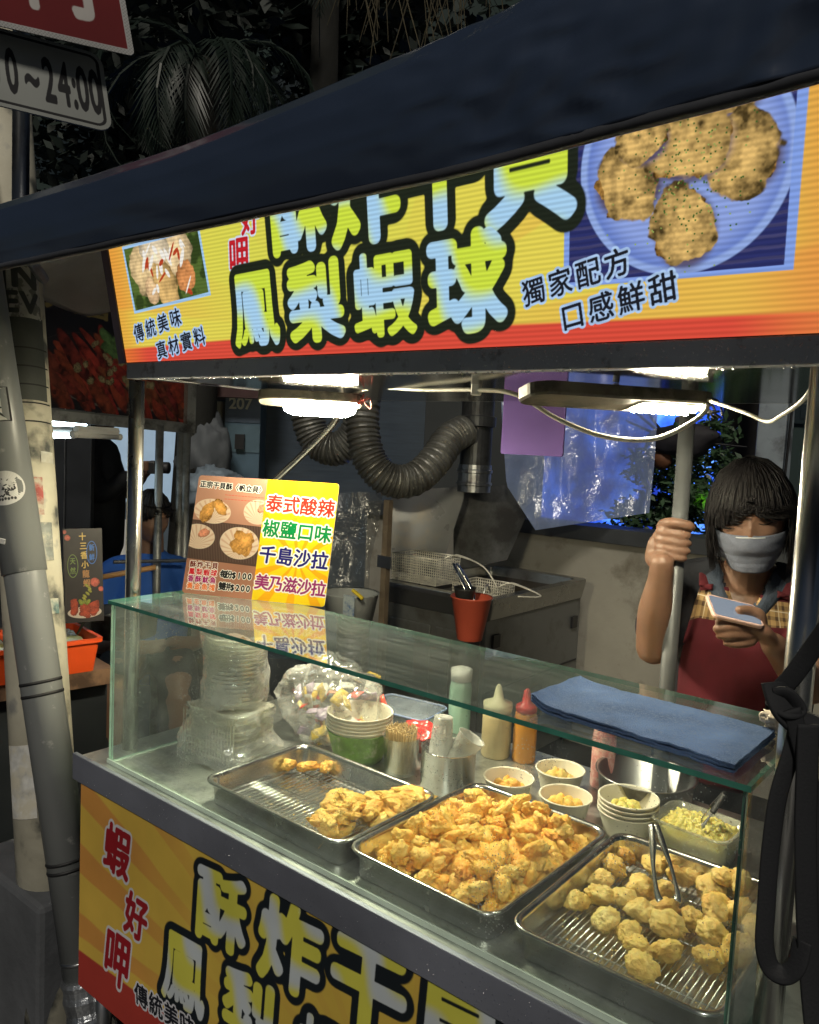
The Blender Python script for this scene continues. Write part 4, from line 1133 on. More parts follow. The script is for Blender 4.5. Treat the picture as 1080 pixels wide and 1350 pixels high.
t = thing('deep_fryer', 'grimy two basket deep fryer standing behind the stall', 'fryer', (0, 0, 0))
MB().box((FX0, FY0, .12), (FX1, FY1, FZ - .10)).build('cabinet', FRY, t, bevel=.004)
mb = MB(); w_, d_ = FX1 - FX0, FY1 - FY0; cx, cy = (FX0+FX1)/2, (FY0+FY1)/2
mb.loft([rrect(cx, cy, w_ + .02, d_ + .02, .03, FZ - .098), rrect(cx, cy, w_ + .05, d_ + .05, .04, FZ - .02), rrect(cx, cy, w_ + .05, d_ + .05, .04, FZ), rrect(cx, cy, w_ - .04, d_ - .06, .03, FZ), rrect(cx, cy, w_ - .06, d_ - .10, .03, FZ - .085)])
mb.build('rim', mat('fryer_rim', (.34, .34, .33), .3, .9, .15, 4, dirt=(.20, .19, .17), ds=5, dth=.6), t, smooth_=False, bevel=.002)
MB().box((FX0 + .05, FY0 + .07, FZ - .05), (FX1 - .05, FY1 - .07, FZ - .045)).build('oil', mat('dark_oil', (.025, .016, .006), .08), t)
for x0 in (FX0 + .03, FX0 + .31):
    d = MB().box((x0, FY0 - .012, .20), (x0 + .25, FY0 - .002, .78)).build('door', FRY, t, bevel=.004)
    MB().tube([(x0 + .06, FY0 - .030, .70), (x0 + .19, FY0 - .030, .70)], .007, 8).build('handle', STEEL_D, d)
for y, z in ((FY0 + .05, .78), (FY0 + .80, .76)):
    MB().box((FX1 + .001, y, z - .06), (FX1 + .012, y + .055, z)).build('vent_plate', DARK, t)
MB().box((FX1 + .001, FY0 + .02, .52), (FX1 + .006, FY1 - .02, .526)).build('seam', DARK, t)
MB().box((FX1 + .001, FY0 + .34, .30), (FX1 + .010, FY0 + .52, .46)).build('vent_plate', DARK, t)
for x in (FX0 + .05, FX1 - .05):
    for y in (FY0 + .05, FY1 - .05): MB().tube([(x, y, 0), (x, y, .12)], .02, 10).build('foot', DARK, t)
def panel_px(pts, d, th, name, mt, parent=None, dd=None):
    """a plate whose outline stands at a real distance, with thickness"""
    q = [far(x, y, (d if dd is None else dd(x, y))) for x, y in pts]
    n_ = (q[1]-q[0]).cross(q[2]-q[0]).normalized()
    mb = MB(); mb.loft([[p_ + n_*th/2 for p_ in q], [p_ - n_*th/2 for p_ in q]])
    return mb.build(name, mt, parent)
lid = panel_px([(598, 650), (706, 633), (709, 640), (704, 656), (668, 738), (598, 752)], 4.35, .03, 'raised_lid', SOOT, t)
sp = panel_px([(516, 655), (520, 647), (604, 642), (612, 647), (611, 658), (578, 762), (516, 752)], 4.15, .006, 'splash_plate', mat('greasy_plate', (.15, .155, .16), .3, .5, .3, 4, dirt=(.22, .19, .14), ds=3, dth=.6), t)
WIRE = mat('basket_wire', (.80, .77, .66), .45, .4, .3, 30)
def basket(x0, y0, z0, w_, d_, h, label, hy):
    b_ = thing('fryer_basket', label, 'basket', (x0, y0, z0), (0, 0, 0), 'wire baskets on the fryer')
    mb = MB(); st = .0125
    for k in range(int(w_/st)+1):
        x = k*w_/int(w_/st)
        mb.tube([(x, 0, h), (x*.96+.006, .006, 0), (x*.96+.006, d_-.006, 0), (x, d_, h)], .0022, 4, cap=False)
    for k in range(int(d_/st)+1):
        y = k*d_/int(d_/st)
        mb.tube([(0, y, h), (.006, y, 0), (w_-.006, y, 0), (w_, y, h)], .0010, 4, cap=False)
    for k in range(int(h/st)+1):
        z = k*h/int(h/st)
        mb.tube([(0, 0, z), (w_, 0, z), (w_, d_, z), (0, d_, z)], .0022, 4, closed=True)
    mb.build('wire_mesh', WIRE, b_)
    MB().tube([(0, 0, h), (w_, 0, h), (w_, d_, h), (0, d_, h)], .0035, 8, closed=True).build('rim_wire', WIRE, b_, smooth_=True)
    for s in (.3, .7): MB().tube(spline([(w_, d_*s, h), (w_ + .05, d_*.5 + (s-.5)*.05, h + .02), (w_ + .20, d_*.5, h - .015), hy], 6), .0035, 8).build('handle', WIRE, b_, smooth_=True)
    return b_
basket(-2.51, 3.02, .955, .27, .19, .125, 'upright wire fryer basket at the left of the fryer', (.55, .10, .02))
basket(-2.20, 3.10, .905, .22, .20, .07, 'sunken wire basket with a handle resting on the fryer rim', (.36, .0, .055))
p = far(619, 843, 3.42)
t = thing('red_bucket', 'red plastic bucket of tongs hung on the front of the fryer', 'bucket', tuple(p), (0, 0, 0))
MB().lathe([(.050, 0), (.053, .003), (.085, .178), (.090, .181), (.088, .186), (.080, .182), (.048, .012)], 32, c0=True, c1=True).build('bucket_wall', mat('orange_red_plastic', (.62, .11, .06), .4, var=.12), t, smooth_=True)
MB().tube(spline([(0, .085, .17), (0, .11, .22), (0, .14, .19)], 5), .004, 6).build('hook', STEEL_D, t)
q = thing('tongs', 'steel tongs leaning out of the red bucket', 'tongs', tuple(p), (0, 0, 0))
for s in (-1, 1):
    MB().tube(spline([(.04, s*.01, .06), (-.01, s*.02, .20), (-.075, s*.016, .285), (-.095, s*.006, .31)], 6), .011, 8, flat=.4).build('arm', STEEL, q, smooth_=True)
MB().lathe([(.03, .14), (.046, .21), (.048, .22), (.044, .215), (.028, .15)], 20, Matrix.Translation((-.03, -.01, .0))).build('measuring_cup', SOOT, q, smooth_=True)
# ducts
DUCT = mat('aluminium_duct', (.19, .19, .175), .42, .6, .3, 14, bump=.9, bs=60, dirt=(.15, .14, .12), ds=9, dth=.56)
def duct(pts, r, label):
    P_ = spline(pts, 22); n_ = len(P_)
    o = MB().tube(P_, [r*(1 + .07*math.sin(k*2.1) + .03*math.sin(k*5.3)) for k in range(n_)], 26).build('flexible_duct', DUCT, smooth_=False)
    rebase(o, P_[0]); return tag(o, label, 'duct')
duct([far(482, 505, 3.62), far(478, 560, 3.6), far(487, 605, 3.58), far(512, 632, 3.58), far(545, 632, 3.62), far(573, 608, 3.68), far(592, 580, 3.75), far(612, 568, 3.82)], .073, 'crinkled aluminium duct hanging in a U beside the black flue')
duct([far(408, 505, 4.0), far(405, 545, 4.0), far(418, 582, 4.0), far(445, 592, 3.98), far(470, 570, 3.95), far(480, 530, 3.9)], .080, 'crinkled aluminium duct looping behind the left lamp')
t = thing('flue_pipe', 'black vertical flue pipe with a steel collar above the fryer', 'flue', tuple(far(625, 640, 3.92)))
b0 = far(625, 640, 3.92)
MB().lathe([(.075, .10), (.075, .28), (.090, .285), (.090, .33), (.078, .335), (.078, 1.6)], 28, c0=True, c1=True).build('pipe', SOOT, t, smooth_=False)
MB().lathe([(.080, -.03), (.080, 0), (.086, .004), (.086, .014), (.080, .018), (.080, .06), (.086, .064), (.086, .075), (.080, .08), (.080, .10)], 28, c0=True, c1=True).build('collar', STEEL_D, t, smooth_=False)
# grey post, plastic drapes and a carton at the back left
t = thing('equipment_post', 'rusty upright post left of the fryer', 'post', tuple(far(505, 820, 3.45)))
b0 = far(505, 820, 3.45); MB().box((-.014, -.014, -b0.z), (.014, .014, .52)).build('upright', mat('rusty_post', (.18, .14, .10), .6, .3, .4, 12), t)
MB().box((-.03, -.02, .235), (.045, -.014, .285)).build('bracket', STEEL_D, t)
t = thing('wash_basket', 'white tub with a printed paper tag left of the fryer', 'tub', tuple(far(462, 800, 3.5)))
MB().lathe([(.09, -.10), (.12, .06), (.125, .065), (.118, .06)], 28, c0=True).build('tub_wall', mat('white_tub', (.35, .37, .37), .5, var=.2), t, smooth_=True)
MB().box((.055, -.105, -.02), (.115, -.10, .075)).build('tag_label', mat('tag_paper', (.42, .48, .50), .6, dirt=(.08, .16, .35), ds=28, dth=.53), t)
MB().tube([(.10, -.10, .10), (.15, -.09, .07)], .008, 8).build('yellow_grip', mat('yellow_grip', (.6, .45, .02), .5), t)
# translucent sheet and blue glow behind
def film_mat(name, base, a, scale, tr=.5):
    mt, n, l, p, out = new_mat(name); n.remove(p)
    tc = n.new('ShaderNodeTexCoord')
    nz = n.new('ShaderNodeTexNoise'); nz.inputs['Scale'].default_value = scale; nz.inputs['Detail'].default_value = 8; nz.inputs['Roughness'].default_value = .7
    l.new(tc.outputs['Object'], nz.inputs['Vector'])
    tl = n.new('ShaderNodeBsdfTranslucent'); tl.inputs[0].default_value = (*base, 1)
    df = n.new('ShaderNodeBsdfDiffuse'); df.inputs[0].default_value = (*base, 1)
    gl = n.new('ShaderNodeBsdfGlossy'); gl.inputs['Roughness'].default_value = .22
    tp = n.new('ShaderNodeBsdfTransparent')
    m1 = n.new('ShaderNodeMixShader'); m1.inputs[0].default_value = .5; l.new(tl.outputs[0], m1.inputs[1]); l.new(df.outputs[0], m1.inputs[2])
    m2 = n.new('ShaderNodeMixShader'); m2.inputs[0].default_value = .18; l.new(m1.outputs[0], m2.inputs[1]); l.new(gl.outputs[0], m2.inputs[2])
    mr = n.new('ShaderNodeMapRange'); mr.inputs[1].default_value = .35; mr.inputs[2].default_value = .65; mr.inputs[3].default_value = a - .09; mr.inputs[4].default_value = a + .09
    l.new(nz.outputs[0], mr.inputs[0])
    m3 = n.new('ShaderNodeMixShader'); l.new(mr.outputs[0], m3.inputs[0]); l.new(tp.outputs[0], m3.inputs[1]); l.new(m2.outputs[0], m3.inputs[2])
    nb = n.new('ShaderNodeTexNoise'); nb.inputs['Scale'].default_value = 40; l.new(tc.outputs['Object'], nb.inputs['Vector'])
    b = n.new('ShaderNodeBump'); b.inputs['Strength'].default_value = .8; b.inputs['Distance'].default_value = .01; l.new(nb.outputs[0], b.inputs['Height']); l.new(b.outputs[0], gl.inputs['Normal'])
    l.new(m3.outputs[0], out.inputs[0]); return mt
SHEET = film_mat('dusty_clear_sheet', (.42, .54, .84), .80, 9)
def px_sheet(name, pl, pr, nu, nv, d, mt, label, cat, amp=.03):
    """a hanging film: left and right outlines from top to bottom, at a real distance"""
    def pick(L, t_):
        k = t_ * (len(L) - 1); i = min(int(k), len(L) - 2); f = k - i
        return (L[i][0]*(1-f)+L[i+1][0]*f, L[i][1]*(1-f)+L[i+1][1]*f)
    mb = MB()
    def fn(u, v):
        a = pick(pl, 1 - v); b_ = pick(pr, 1 - v)
        x = a[0]*(1-u)+b_[0]*u; y = a[1]*(1-u)+b_[1]*u
        q = Vector((x*.03, y*.012, 2))
        return far(x, y, d + amp*noise.noise(q) + amp*.4*noise.noise(q*3))
    mb.grid(fn, nu, nv); o = mb.build(name, mt, smooth_=True); rebase(o, fn(.5, 0)); return tag(o, label, cat)
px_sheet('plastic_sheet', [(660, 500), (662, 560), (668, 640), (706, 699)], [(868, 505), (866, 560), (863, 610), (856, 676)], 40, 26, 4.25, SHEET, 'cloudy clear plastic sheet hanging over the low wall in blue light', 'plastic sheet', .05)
px_sheet('plastic_drape', [(435, 650), (432, 700), (420, 745), (405, 800)], [(505, 648), (500, 690), (488, 740), (486, 800)], 16, 18, 3.9, film_mat('grey_drape', (.32, .34, .34), .5, 9), 'grey see-through plastic drape behind the menu card', 'plastic drape', .08)
def glow_mat():
    mt, n, l, p, out = new_mat('blue_screen')
    tc = n.new('ShaderNodeTexCoord'); nz = n.new('ShaderNodeTexNoise'); nz.inputs['Scale'].default_value = 2.6; nz.inputs['Detail'].default_value = 4
    l.new(tc.outputs['Object'], nz.inputs['Vector'])
    cr = n.new('ShaderNodeValToRGB'); l.new(nz.outputs[0], cr.inputs[0])
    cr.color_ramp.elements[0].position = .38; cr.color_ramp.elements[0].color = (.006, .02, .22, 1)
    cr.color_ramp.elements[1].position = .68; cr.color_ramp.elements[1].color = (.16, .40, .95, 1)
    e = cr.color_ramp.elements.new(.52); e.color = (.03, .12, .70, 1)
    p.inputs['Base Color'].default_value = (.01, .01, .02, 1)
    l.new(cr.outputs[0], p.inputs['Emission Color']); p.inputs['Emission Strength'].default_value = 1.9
    return mt
a, b_ = far(640, 740, 7.2), far(955, 700, 7.2)
o = MB().box((a.x, a.y, a.z), (b_.x, a.y + .08, a.z + 1.3)); 
d_ = (b_ - a); d_.z = 0
mb = MB(); up_ = Vector((0, 0, 1)); nn = d_.normalized().cross(up_)*.06
mb.loft([[a, b_, b_ + up_*1.35, a + up_*1.35], [a - nn, b_ - nn, b_ - nn + up_*1.35, a - nn + up_*1.35]])
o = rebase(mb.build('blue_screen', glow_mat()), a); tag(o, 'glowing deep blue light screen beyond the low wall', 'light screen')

# ---------------------------------------------------------------- foliage
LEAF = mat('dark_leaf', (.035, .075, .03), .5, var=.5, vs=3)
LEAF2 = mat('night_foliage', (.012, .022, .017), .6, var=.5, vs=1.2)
def leaf_cloud(name, c, rx, ry, rz, n_, s, mt, seed, label, cat, trunk=None):
    rr = random.Random(seed); mb = MB()
    t = thing(name, label, cat, (c[0], c[1], c[2] - rz))
    cl = [(Vector((rr.gauss(0, .5), rr.gauss(0, .5), rr.gauss(0, .5))), rr.uniform(.25, .5)) for _ in range(26)]
    for i in range(n_):
        cc, cr_ = rr.choice(cl)
        q = cc + Vector((rr.gauss(0, 1), rr.gauss(0, 1), rr.gauss(0, 1))).normalized()*cr_*rr.random()**.4
        q = Vector((q.x*rx, q.y*ry, q.z*rz + rz))
        a = Vector((rr.gauss(0, 1), rr.gauss(0, 1), rr.gauss(0, .6))).normalized(); b_ = a.orthogonal().normalized()
        L = s*rr.uniform(.6, 1.4)
        mb.add([q, q + a*L*.5 + b_*L*.22, q + a*L, q + a*L*.5 - b_*L*.22], [(0, 1, 2, 3)])
    o = mb.build('foliage', mt, t); o['kind'] = 'stuff'
    if trunk:
        for st, en, r in trunk: MB().tube([Vector(st) - t.location, (Vector(st) + Vector(en))/2 - t.location + Vector((.03, 0, 0)), Vector(en) - t.location], [r, r*.8, r*.6], 8).build('trunk', mat('bark', (.05, .045, .038), .9, bump=.8, bs=30), t, smooth_=True)
    return t
c = far(890, 655, 5.4); leaf_cloud('shrub', c, .55, .35, .30, 5200, .055, LEAF, 4, 'dark green shrub with one lit patch behind the low wall', 'shrub', [((c.x, c.y, 0), (c.x, c.y, c.z), .05)])
gl_d = bpy.data.lights.new('garden_light', 'SPOT'); gl_d.color = (.45, 1, .06); gl_d.energy = 7; gl_d.spot_size = rad(26); gl_d.spot_blend = .5; gl_d.shadow_soft_size = .02
go = bpy.data.objects.new('garden_light', gl_d); COL.objects.link(go); go.location = far(935, 668, 4.75); go.rotation_euler = (far(925, 645, 5.4) - go.location).to_track_quat('-Z', 'Y').to_euler()
c = far(980, 560, 5.8)
t = thing('dark_tree_trunk', 'thick dark tree trunk behind the vendor', 'tree', (c.x, c.y, 0))
MB().tube([(0, 0, 0), (.02, 0, .8), (0, .02, 1.5), (.03, 0, 3.4)], [.21, .17, .155, .15], 16).build('trunk', mat('dark_bark', (.025, .022, .02), .9, bump=.9, bs=18), t, smooth_=True)
for k, (dx, dz) in enumerate(((.5, 1.3), (-.6, 1.1), (.1, 1.7), (-.25, 1.4))):
    MB().tube([(.02, 0, 2.9 + .1*k), (dx*.5, .1, 3.3 + dz*.5), (dx, .2*(-1)**k, 3.4 + dz)], [.07, .05, .03], 8).build('limb', bpy.data.materials['dark_bark'], t, smooth_=True)
c = far(1022, 570, 5.0)
t = thing('grey_pillar', 'pale grey square pillar to the right of the tree trunk', 'pillar', (c.x, c.y, 0))
MB().box((-.085, -.085, 0), (.085, .085, 2.9)).build('shaft', mat('grey_pillar_paint', (.33, .38, .42), .6, var=.3, dirt=(.12, .13, .14), ds=5, dth=.55), t, bevel=.01)
MB().tube([(.09, -.10, .9), (.13, -.12, 2.6)], .008, 6).build('cable_strip', DARK, t)
# hanging ornament seen against the blue
c = far(880, 590, 5.0)
t = thing('wooden_ornament', 'dark spindly ornament with a round brown gourd before the blue light', 'ornament', tuple(c))
BR = mat('brown_gourd', (.13, .05, .02), .6, var=.3)
me = lump_mesh('gourd', 3, (.075, .06, .085), 3, .1, 1.2, .05, 4, 3, BR); o = bpy.data.objects.new('gourd', me); COL.objects.link(o); o.parent = t; o.location = (-.03, 0, -.07)
me = lump_mesh('body', 8, (.22, .10, .10), 6, .4, 1.8, .2, 6, 3, mat('dark_ornament', (.018, .016, .02), .7)); o = bpy.data.objects.new('ornament_body', me); COL.objects.link(o); o.parent = t; o.location = (.06, 0, .05)
mb = MB()
for k in range(9):
    r_ = random.Random(k); mb.tube([(0, 0, .05), (r_.uniform(-.5, .5), r_.uniform(-.05, .05), .05 + r_.uniform(-.05, .35))], [.012, .004], 5)
mb.build('twigs', DARK, t)
for k in range(6):
    r_ = random.Random(k+7); me = lump_mesh('knob', k, (.03, .03, .035), 3, .2, 1.5, .1, 5, 2, mat('ornament_knob_%d' % k, [(.25, .03, .02), (.20, .17, .02), (.03, .03, .12), (.5, .5, .5), (.02, .06, .03), (.1, .08, .12)][k], .5)); o = bpy.data.objects.new('knob', me); COL.objects.link(o); o.parent = t; o.location = (r_.uniform(-.2, .38), -.03, r_.uniform(-.02, .26))

# ---------------------------------------------------------------- house with number 207 and far walls
BLUEW = mat('blue_grey_tiles', (.085, .14, .19), .45, var=.2, vs=5)
BEIGE = mat('beige_plaster', (.34, .33, .27), .8, var=.2, vs=2, bump=.2)
def slab(px0, px1, d0, d1, z0, z1, th):
    a = far(px0, 570, d0); b_ = far(px1, 570, d1); a.z = b_.z = 0
    n_ = (b_ - a).cross(Vector((0, 0, 1))).normalized()*th
    up0, up1 = Vector((0, 0, z0)), Vector((0, 0, z1))
    return MB().loft([[a + up0, b_ + up0, b_ + up1, a + up1], [a - n_ + up0, b_ - n_ + up0, b_ - n_ + up1, a - n_ + up1]])
house = thing('house_front', 'dim house front with blue grey pillar numbered 207', 'house', tuple(Vector((far(318, 570, 5.5).x, far(318, 570, 5.5).y, 0))))
hb = -house.location
def hput(mb, name, mt, par=house, **k):
    mb.v = [tuple(Vector(q) + hb) for q in mb.v] if par is house else mb.v
    return mb.build(name, mt, par, **k)
hput(slab(296, 343, 5.5, 5.5, 0, 1.88, .22), 'pillar', BLUEW)
for k in range(9):
    z = .1 + k*.2
    hput(slab(296.4, 342.6, 5.494, 5.494, z, z + .185, .012), 'tile', mat('tile_%d' % (k % 3), (.085 + .01*(k % 3), .14 + .012*(k % 2), .19), .4, var=.25))
hput(slab(244, 296, 5.9, 5.9, 0, 1.85, .15), 'wall', BEIGE)
hput(slab(215, 352, 5.35, 5.35, 1.86, 2.3, .6), 'lintel', mat('dark_red_lintel', (.07, .03, .03), .6, var=.3))
hput(slab(343, 560, 5.8, 5.8, 0, 2.3, .12), 'shutter', mat('dark_blue_shutter', (.05, .07, .095), .55, var=.2, stretch=(1, 1, 12)))
hput(slab(310, 322, 5.46, 5.46, 1.52, 1.62, .03), 'letter_box', DARK)
hput(slab(560, 720, 5.7, 5.7, 0, 2.5, .12), 'side_wall', mat('dim_wall', (.045, .05, .05), .8, var=.3, vs=2))
num = MB()
cu_ = bpy.data.curves.new('numerals', 'FONT'); cu_.body = '207'; cu_.size = .105; cu_.extrude = .004; cu_.offset = .002; cu_.align_x = 'CENTER'
tmp = bpy.data.objects.new('numerals', cu_); COL.objects.link(tmp)
dg = bpy.context.evaluated_depsgraph_get(); nm = bpy.data.meshes.new_from_object(tmp.evaluated_get(dg)); bpy.data.objects.remove(tmp)
nm.materials.clear(); nm.materials.append(mat('pale_numerals', (.55, .55, .45), .5))
o = bpy.data.objects.new('house_number', nm); COL.objects.link(o); o.parent = house
c = far(317, 539, 5.475); o.location = c + hb; o.rotation_euler = (rad(90), 0, math.atan2(R3[0][1], R3[0][0]))
c = far(275, 541, 5.8)
t = thing('red_charm', 'small red diamond paper charm on the beige wall left of the number', 'charm', tuple(c))
q = Vector((R3[0][0], R3[0][1], 0)).normalized(); u_ = Vector((0, 0, 1)); n_ = q.cross(u_)*.003
MB().loft([[q*-.042, u_*-.045, q*.042, u_*.045], [q*-.042 + n_, u_*-.045 + n_, q*.042 + n_, u_*.045 + n_]]).build('red_diamond', mat('red_paper', (.35, .02, .02), .6), t)
MB().loft([[q*-.03 - u_*.04, q*-.025 - u_*.09, q*.025 - u_*.09, q*.03 - u_*.04], [q*-.03 - u_*.04 + n_, q*-.025 - u_*.09 + n_, q*.025 - u_*.09 + n_, q*.03 - u_*.04 + n_]]).build('white_tassel', WHITEP, t)
c = far(268, 600, 5.3)
me = lump_mesh('parked_scooter_cover', 3, (.16, .16, .30), 5, .3, 1.6, .2, 5, 4, mat('grey_cover', (.10, .11, .12), .7, var=.3)); o = bpy.data.objects.new('grey_cover', me); COL.objects.link(o); o.location = c
tag(o, 'bulky dark grey cloth cover standing before the beige wall', 'cover')
me2 = lump_mesh('bags', 6, (.20, .14, .12), 7, .4, 2.2, .3, 7, 4, mat('blue_grey_bags', (.20, .25, .30), .5, var=.4)); o = bpy.data.objects.new('heap_of_bags', me2); COL.objects.link(o); o.location = far(278, 640, 4.9)
tag(o, 'heap of pale blue plastic bags under the grey cover', 'bags')
# dark mass of building and trees closing the view
far_b = thing('dark_building', 'tall unlit building closing the view behind the trees', 'building', (-8.5, 9.5, 0))
DB = mat('night_facade', (.026, .045, .041), .9, var=.3, vs=.6)
qv = Vector((R3[0][0], R3[0][1], 0)).normalized(); nvv = Vector((qv.y, -qv.x, 0))
def wallbox(x0, x1, z0, z1, d0, d1):
    return MB().loft([[qv*x0 + nvv*d0 + Vector((0,0,z0)), qv*x1 + nvv*d0 + Vector((0,0,z0)), qv*x1 + nvv*d0 + Vector((0,0,z1)), qv*x0 + nvv*d0 + Vector((0,0,z1))],
                      [qv*x0 + nvv*d1 + Vector((0,0,z0)), qv*x1 + nvv*d1 + Vector((0,0,z0)), qv*x1 + nvv*d1 + Vector((0,0,z1)), qv*x0 + nvv*d1 + Vector((0,0,z1))]])
wallbox(-14, 16, 0, 16, 0, -1).build('facade', DB, far_b)
for r_ in range(4):
    for k in range(9):
        x = -12 + k*3.1; z = 2.2 + r_*3.2
        f_ = wallbox(x, x + 1.5, z, z + 1.6, .06, .005).build('window', mat('night_window', (.02, .03, .035), .2), far_b)
        wallbox(x + .08, x + .72, z + .08, z + 1.52, .075, .062).build('pane', bpy.data.materials['night_window'], f_)
def palm(name, base, h, fr_n, L, label, seed, mt, droop=.9, cat='palm tree', nl=34, aim=None):
    rr = random.Random(seed); t = thing(name, label, cat, base)
    MB().tube([(0, 0, 0), (.1, 0, h*.5), (0, .05, h)], [.16, .12, .10], 12).build('trunk', mat('palm_bark', (.018, .018, .015), .9, bump=.8, bs=25), t, smooth_=True)
    for k in range(fr_n):
        a = 6.283*k/fr_n + rr.uniform(-.2, .2); el = rr.uniform(-.2, 1.0); Lk = L*rr.uniform(.8, 1.1)
        d = Vector((math.cos(a), math.sin(a), 0)); pts = []
        p = Vector((0, .05, h)); th = el
        for i in range(10):
            pts.append(p.copy()); p = p + (d*math.cos(th) + Vector((0, 0, 1))*math.sin(th))*Lk/9; th -= droop*.24*rr.uniform(.8, 1.2)
        mb = MB(); mb.tube(pts, [.018*(1 - i/10.5) for i in range(10)], 5)
        sp_ = spline(pts, 5); side = d.cross(Vector((0, 0, 1))).normalized()
        for i in range(4, len(sp_) - 1):
            f = i/len(sp_); tg = (sp_[i+1] - sp_[i-1]).normalized()
            for s in (-1, 1):
                ll = L*.22*math.sin(math.pi*min(f + .15, 1))*rr.uniform(.8, 1.1)
                dirn = (side*s*.75 + tg*.75 + Vector((0, 0, -.35 + rr.uniform(-.2, .1)))).normalized()
                w__ = tg*.012
                b0 = sp_[i]; mb.add([b0 - w__, b0 + dirn*ll*.5 - w__*.8 + Vector((0, 0, .01)), b0 + dirn*ll + Vector((0, 0, -ll*.15)), b0 + dirn*ll*.5 + w__*.8], [(0, 1, 2, 3)])
        mb.build('frond', mt, t)
    return t
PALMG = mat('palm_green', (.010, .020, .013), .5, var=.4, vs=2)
PALMD = mat('dry_palm', (.10, .085, .05), .7, var=.4, vs=5)
b0 = far(205, 100, 4.6); palm('palm_tree', (b0.x - .3, b0.y + .5, 0), b0.z + .35, 15, 1.3, 'dark green palm whose fronds droop beside the road signs', 3, PALMG, 1.6)
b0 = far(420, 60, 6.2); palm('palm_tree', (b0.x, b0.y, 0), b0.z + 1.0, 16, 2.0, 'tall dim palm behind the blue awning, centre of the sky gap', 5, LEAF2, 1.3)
b0 = far(560, 15, 4.2)
t = thing('dry_palm_leaves', 'dry straw coloured palm leaves hanging above the blue awning', 'palm leaves', tuple(b0))
rr = random.Random(9)
for k in range(60):
    x = rr.uniform(-.42, .42); L = rr.uniform(.2, .55); p0 = Vector((x*qv.x, x*qv.y, .28 + rr.uniform(-.1, .1))); sw = rr.uniform(-.18, .18)
    pts = spline([p0, p0 + qv*sw*.4 + Vector((0, 0, -L*.4)), p0 + qv*sw + Vector((0, 0, -L))], 4)
    MB().tube(pts, [.008*(1 - .8*i/len(pts)) for i in range(len(pts))], 4, flat=.3).build('leaf_strip', PALMD, t)
for k in range(5):
    MB().tube([(qv*(-.5 + .22*k)) + Vector((0, 0, .32)), (qv*(-.3 + .22*k)) + Vector((0, 0, .18 + .03*k))], .02, 7).build('stalk', PALMD, t, smooth_=True)
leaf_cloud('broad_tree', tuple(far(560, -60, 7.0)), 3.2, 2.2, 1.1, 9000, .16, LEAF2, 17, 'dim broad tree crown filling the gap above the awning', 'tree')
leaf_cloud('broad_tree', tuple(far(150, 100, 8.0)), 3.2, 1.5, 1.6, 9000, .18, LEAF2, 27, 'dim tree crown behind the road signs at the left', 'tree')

# ================================================================ blue awning in front of the sign
NAVY = mat('navy_vinyl', (.030, .044, .078), .26, 0, .25, 1.5, bump=.2, bs=10, spec=.6, coat=.5)
aw = thing('blue_awning', 'dark navy vinyl awning edge hanging across the front of the lit sign', 'awning', (-.9, .6, 1.86))
prof = []
AWX0, AWX1 = -2.9, .9
def aw_prof(x):
    e = .006*noise.noise(Vector((x*2.2, 1, 0)))
    pts = [(.600, 1.866), (.596, 1.885), (.594 + e, 1.905), (.596 + e*1.5, 1.93), (.602 + e, 1.950), (.618, 1.968), (.65, 1.985), (.72, 2.01), (.84, 2.05), (1.0, 2.105), (1.25, 2.19), (1.6, 2.30), (2.0, 2.40)]
    return pts
mb = MB(); NX = 120
def awf(u, v):
    x = AWX0 + (AWX1 - AWX0)*u; P_ = aw_prof(x); k = v*(len(P_) - 1); i = min(int(k), len(P_) - 2); f = k - i
    y = P_[i][0]*(1-f) + P_[i+1][0]*f; z = P_[i][1]*(1-f) + P_[i+1][1]*f
    q = Vector((x*9 + z*14, z*30, 0))
    if x > -.62 and v < .5: y += .0055*min(1, (x + .62)/.2)*abs(noise.noise(Vector((x*16 + z*26, z*40 - x*9, 8))))**.8 + .003*noise.noise(Vector((x*40, z*60, 2)))*min(1, (x + .62)/.2)
    y += .0022*noise.noise(q) + .0035*noise.noise(Vector((x*3 - z*8, z*6, 5)))
    sag = .012*(1 - ((x + .9)/1.3)**2) if abs(x + .9) < 1.3 else 0
    z = 1.866 + (z - 1.866)*(1 + min(.9, .32*(max(0, x + .88)/.50)**1.1)) + .045*max(0, x + .45)
    return Vector((x + .9, y - .6, z - 1.86))
mb.grid(awf, 420, 110); mb.build('vinyl_skin', NAVY, aw, smooth_=True, solid=.002)
hem = [Vector((x + .9, .004, .0035 + .045*max(0, x + .45) + .0012*noise.noise(Vector((x*12, 0, 0))))) for x in np.linspace(AWX0, AWX1, 90)]
MB().tube(hem, .0068, 8, flat=.8).build('hem_pipe', mat('dark_hem', (.05, .052, .06), .35, bump=.3, bs=40), aw, smooth_=True)
MB().tube([Vector((AWX0 + .9, .035, .070)), Vector((-.45 + .9, .035, .070)), Vector((AWX1 + .9, .035, .070 + .027))], .015, 10).build('front_rail', DARK, aw)
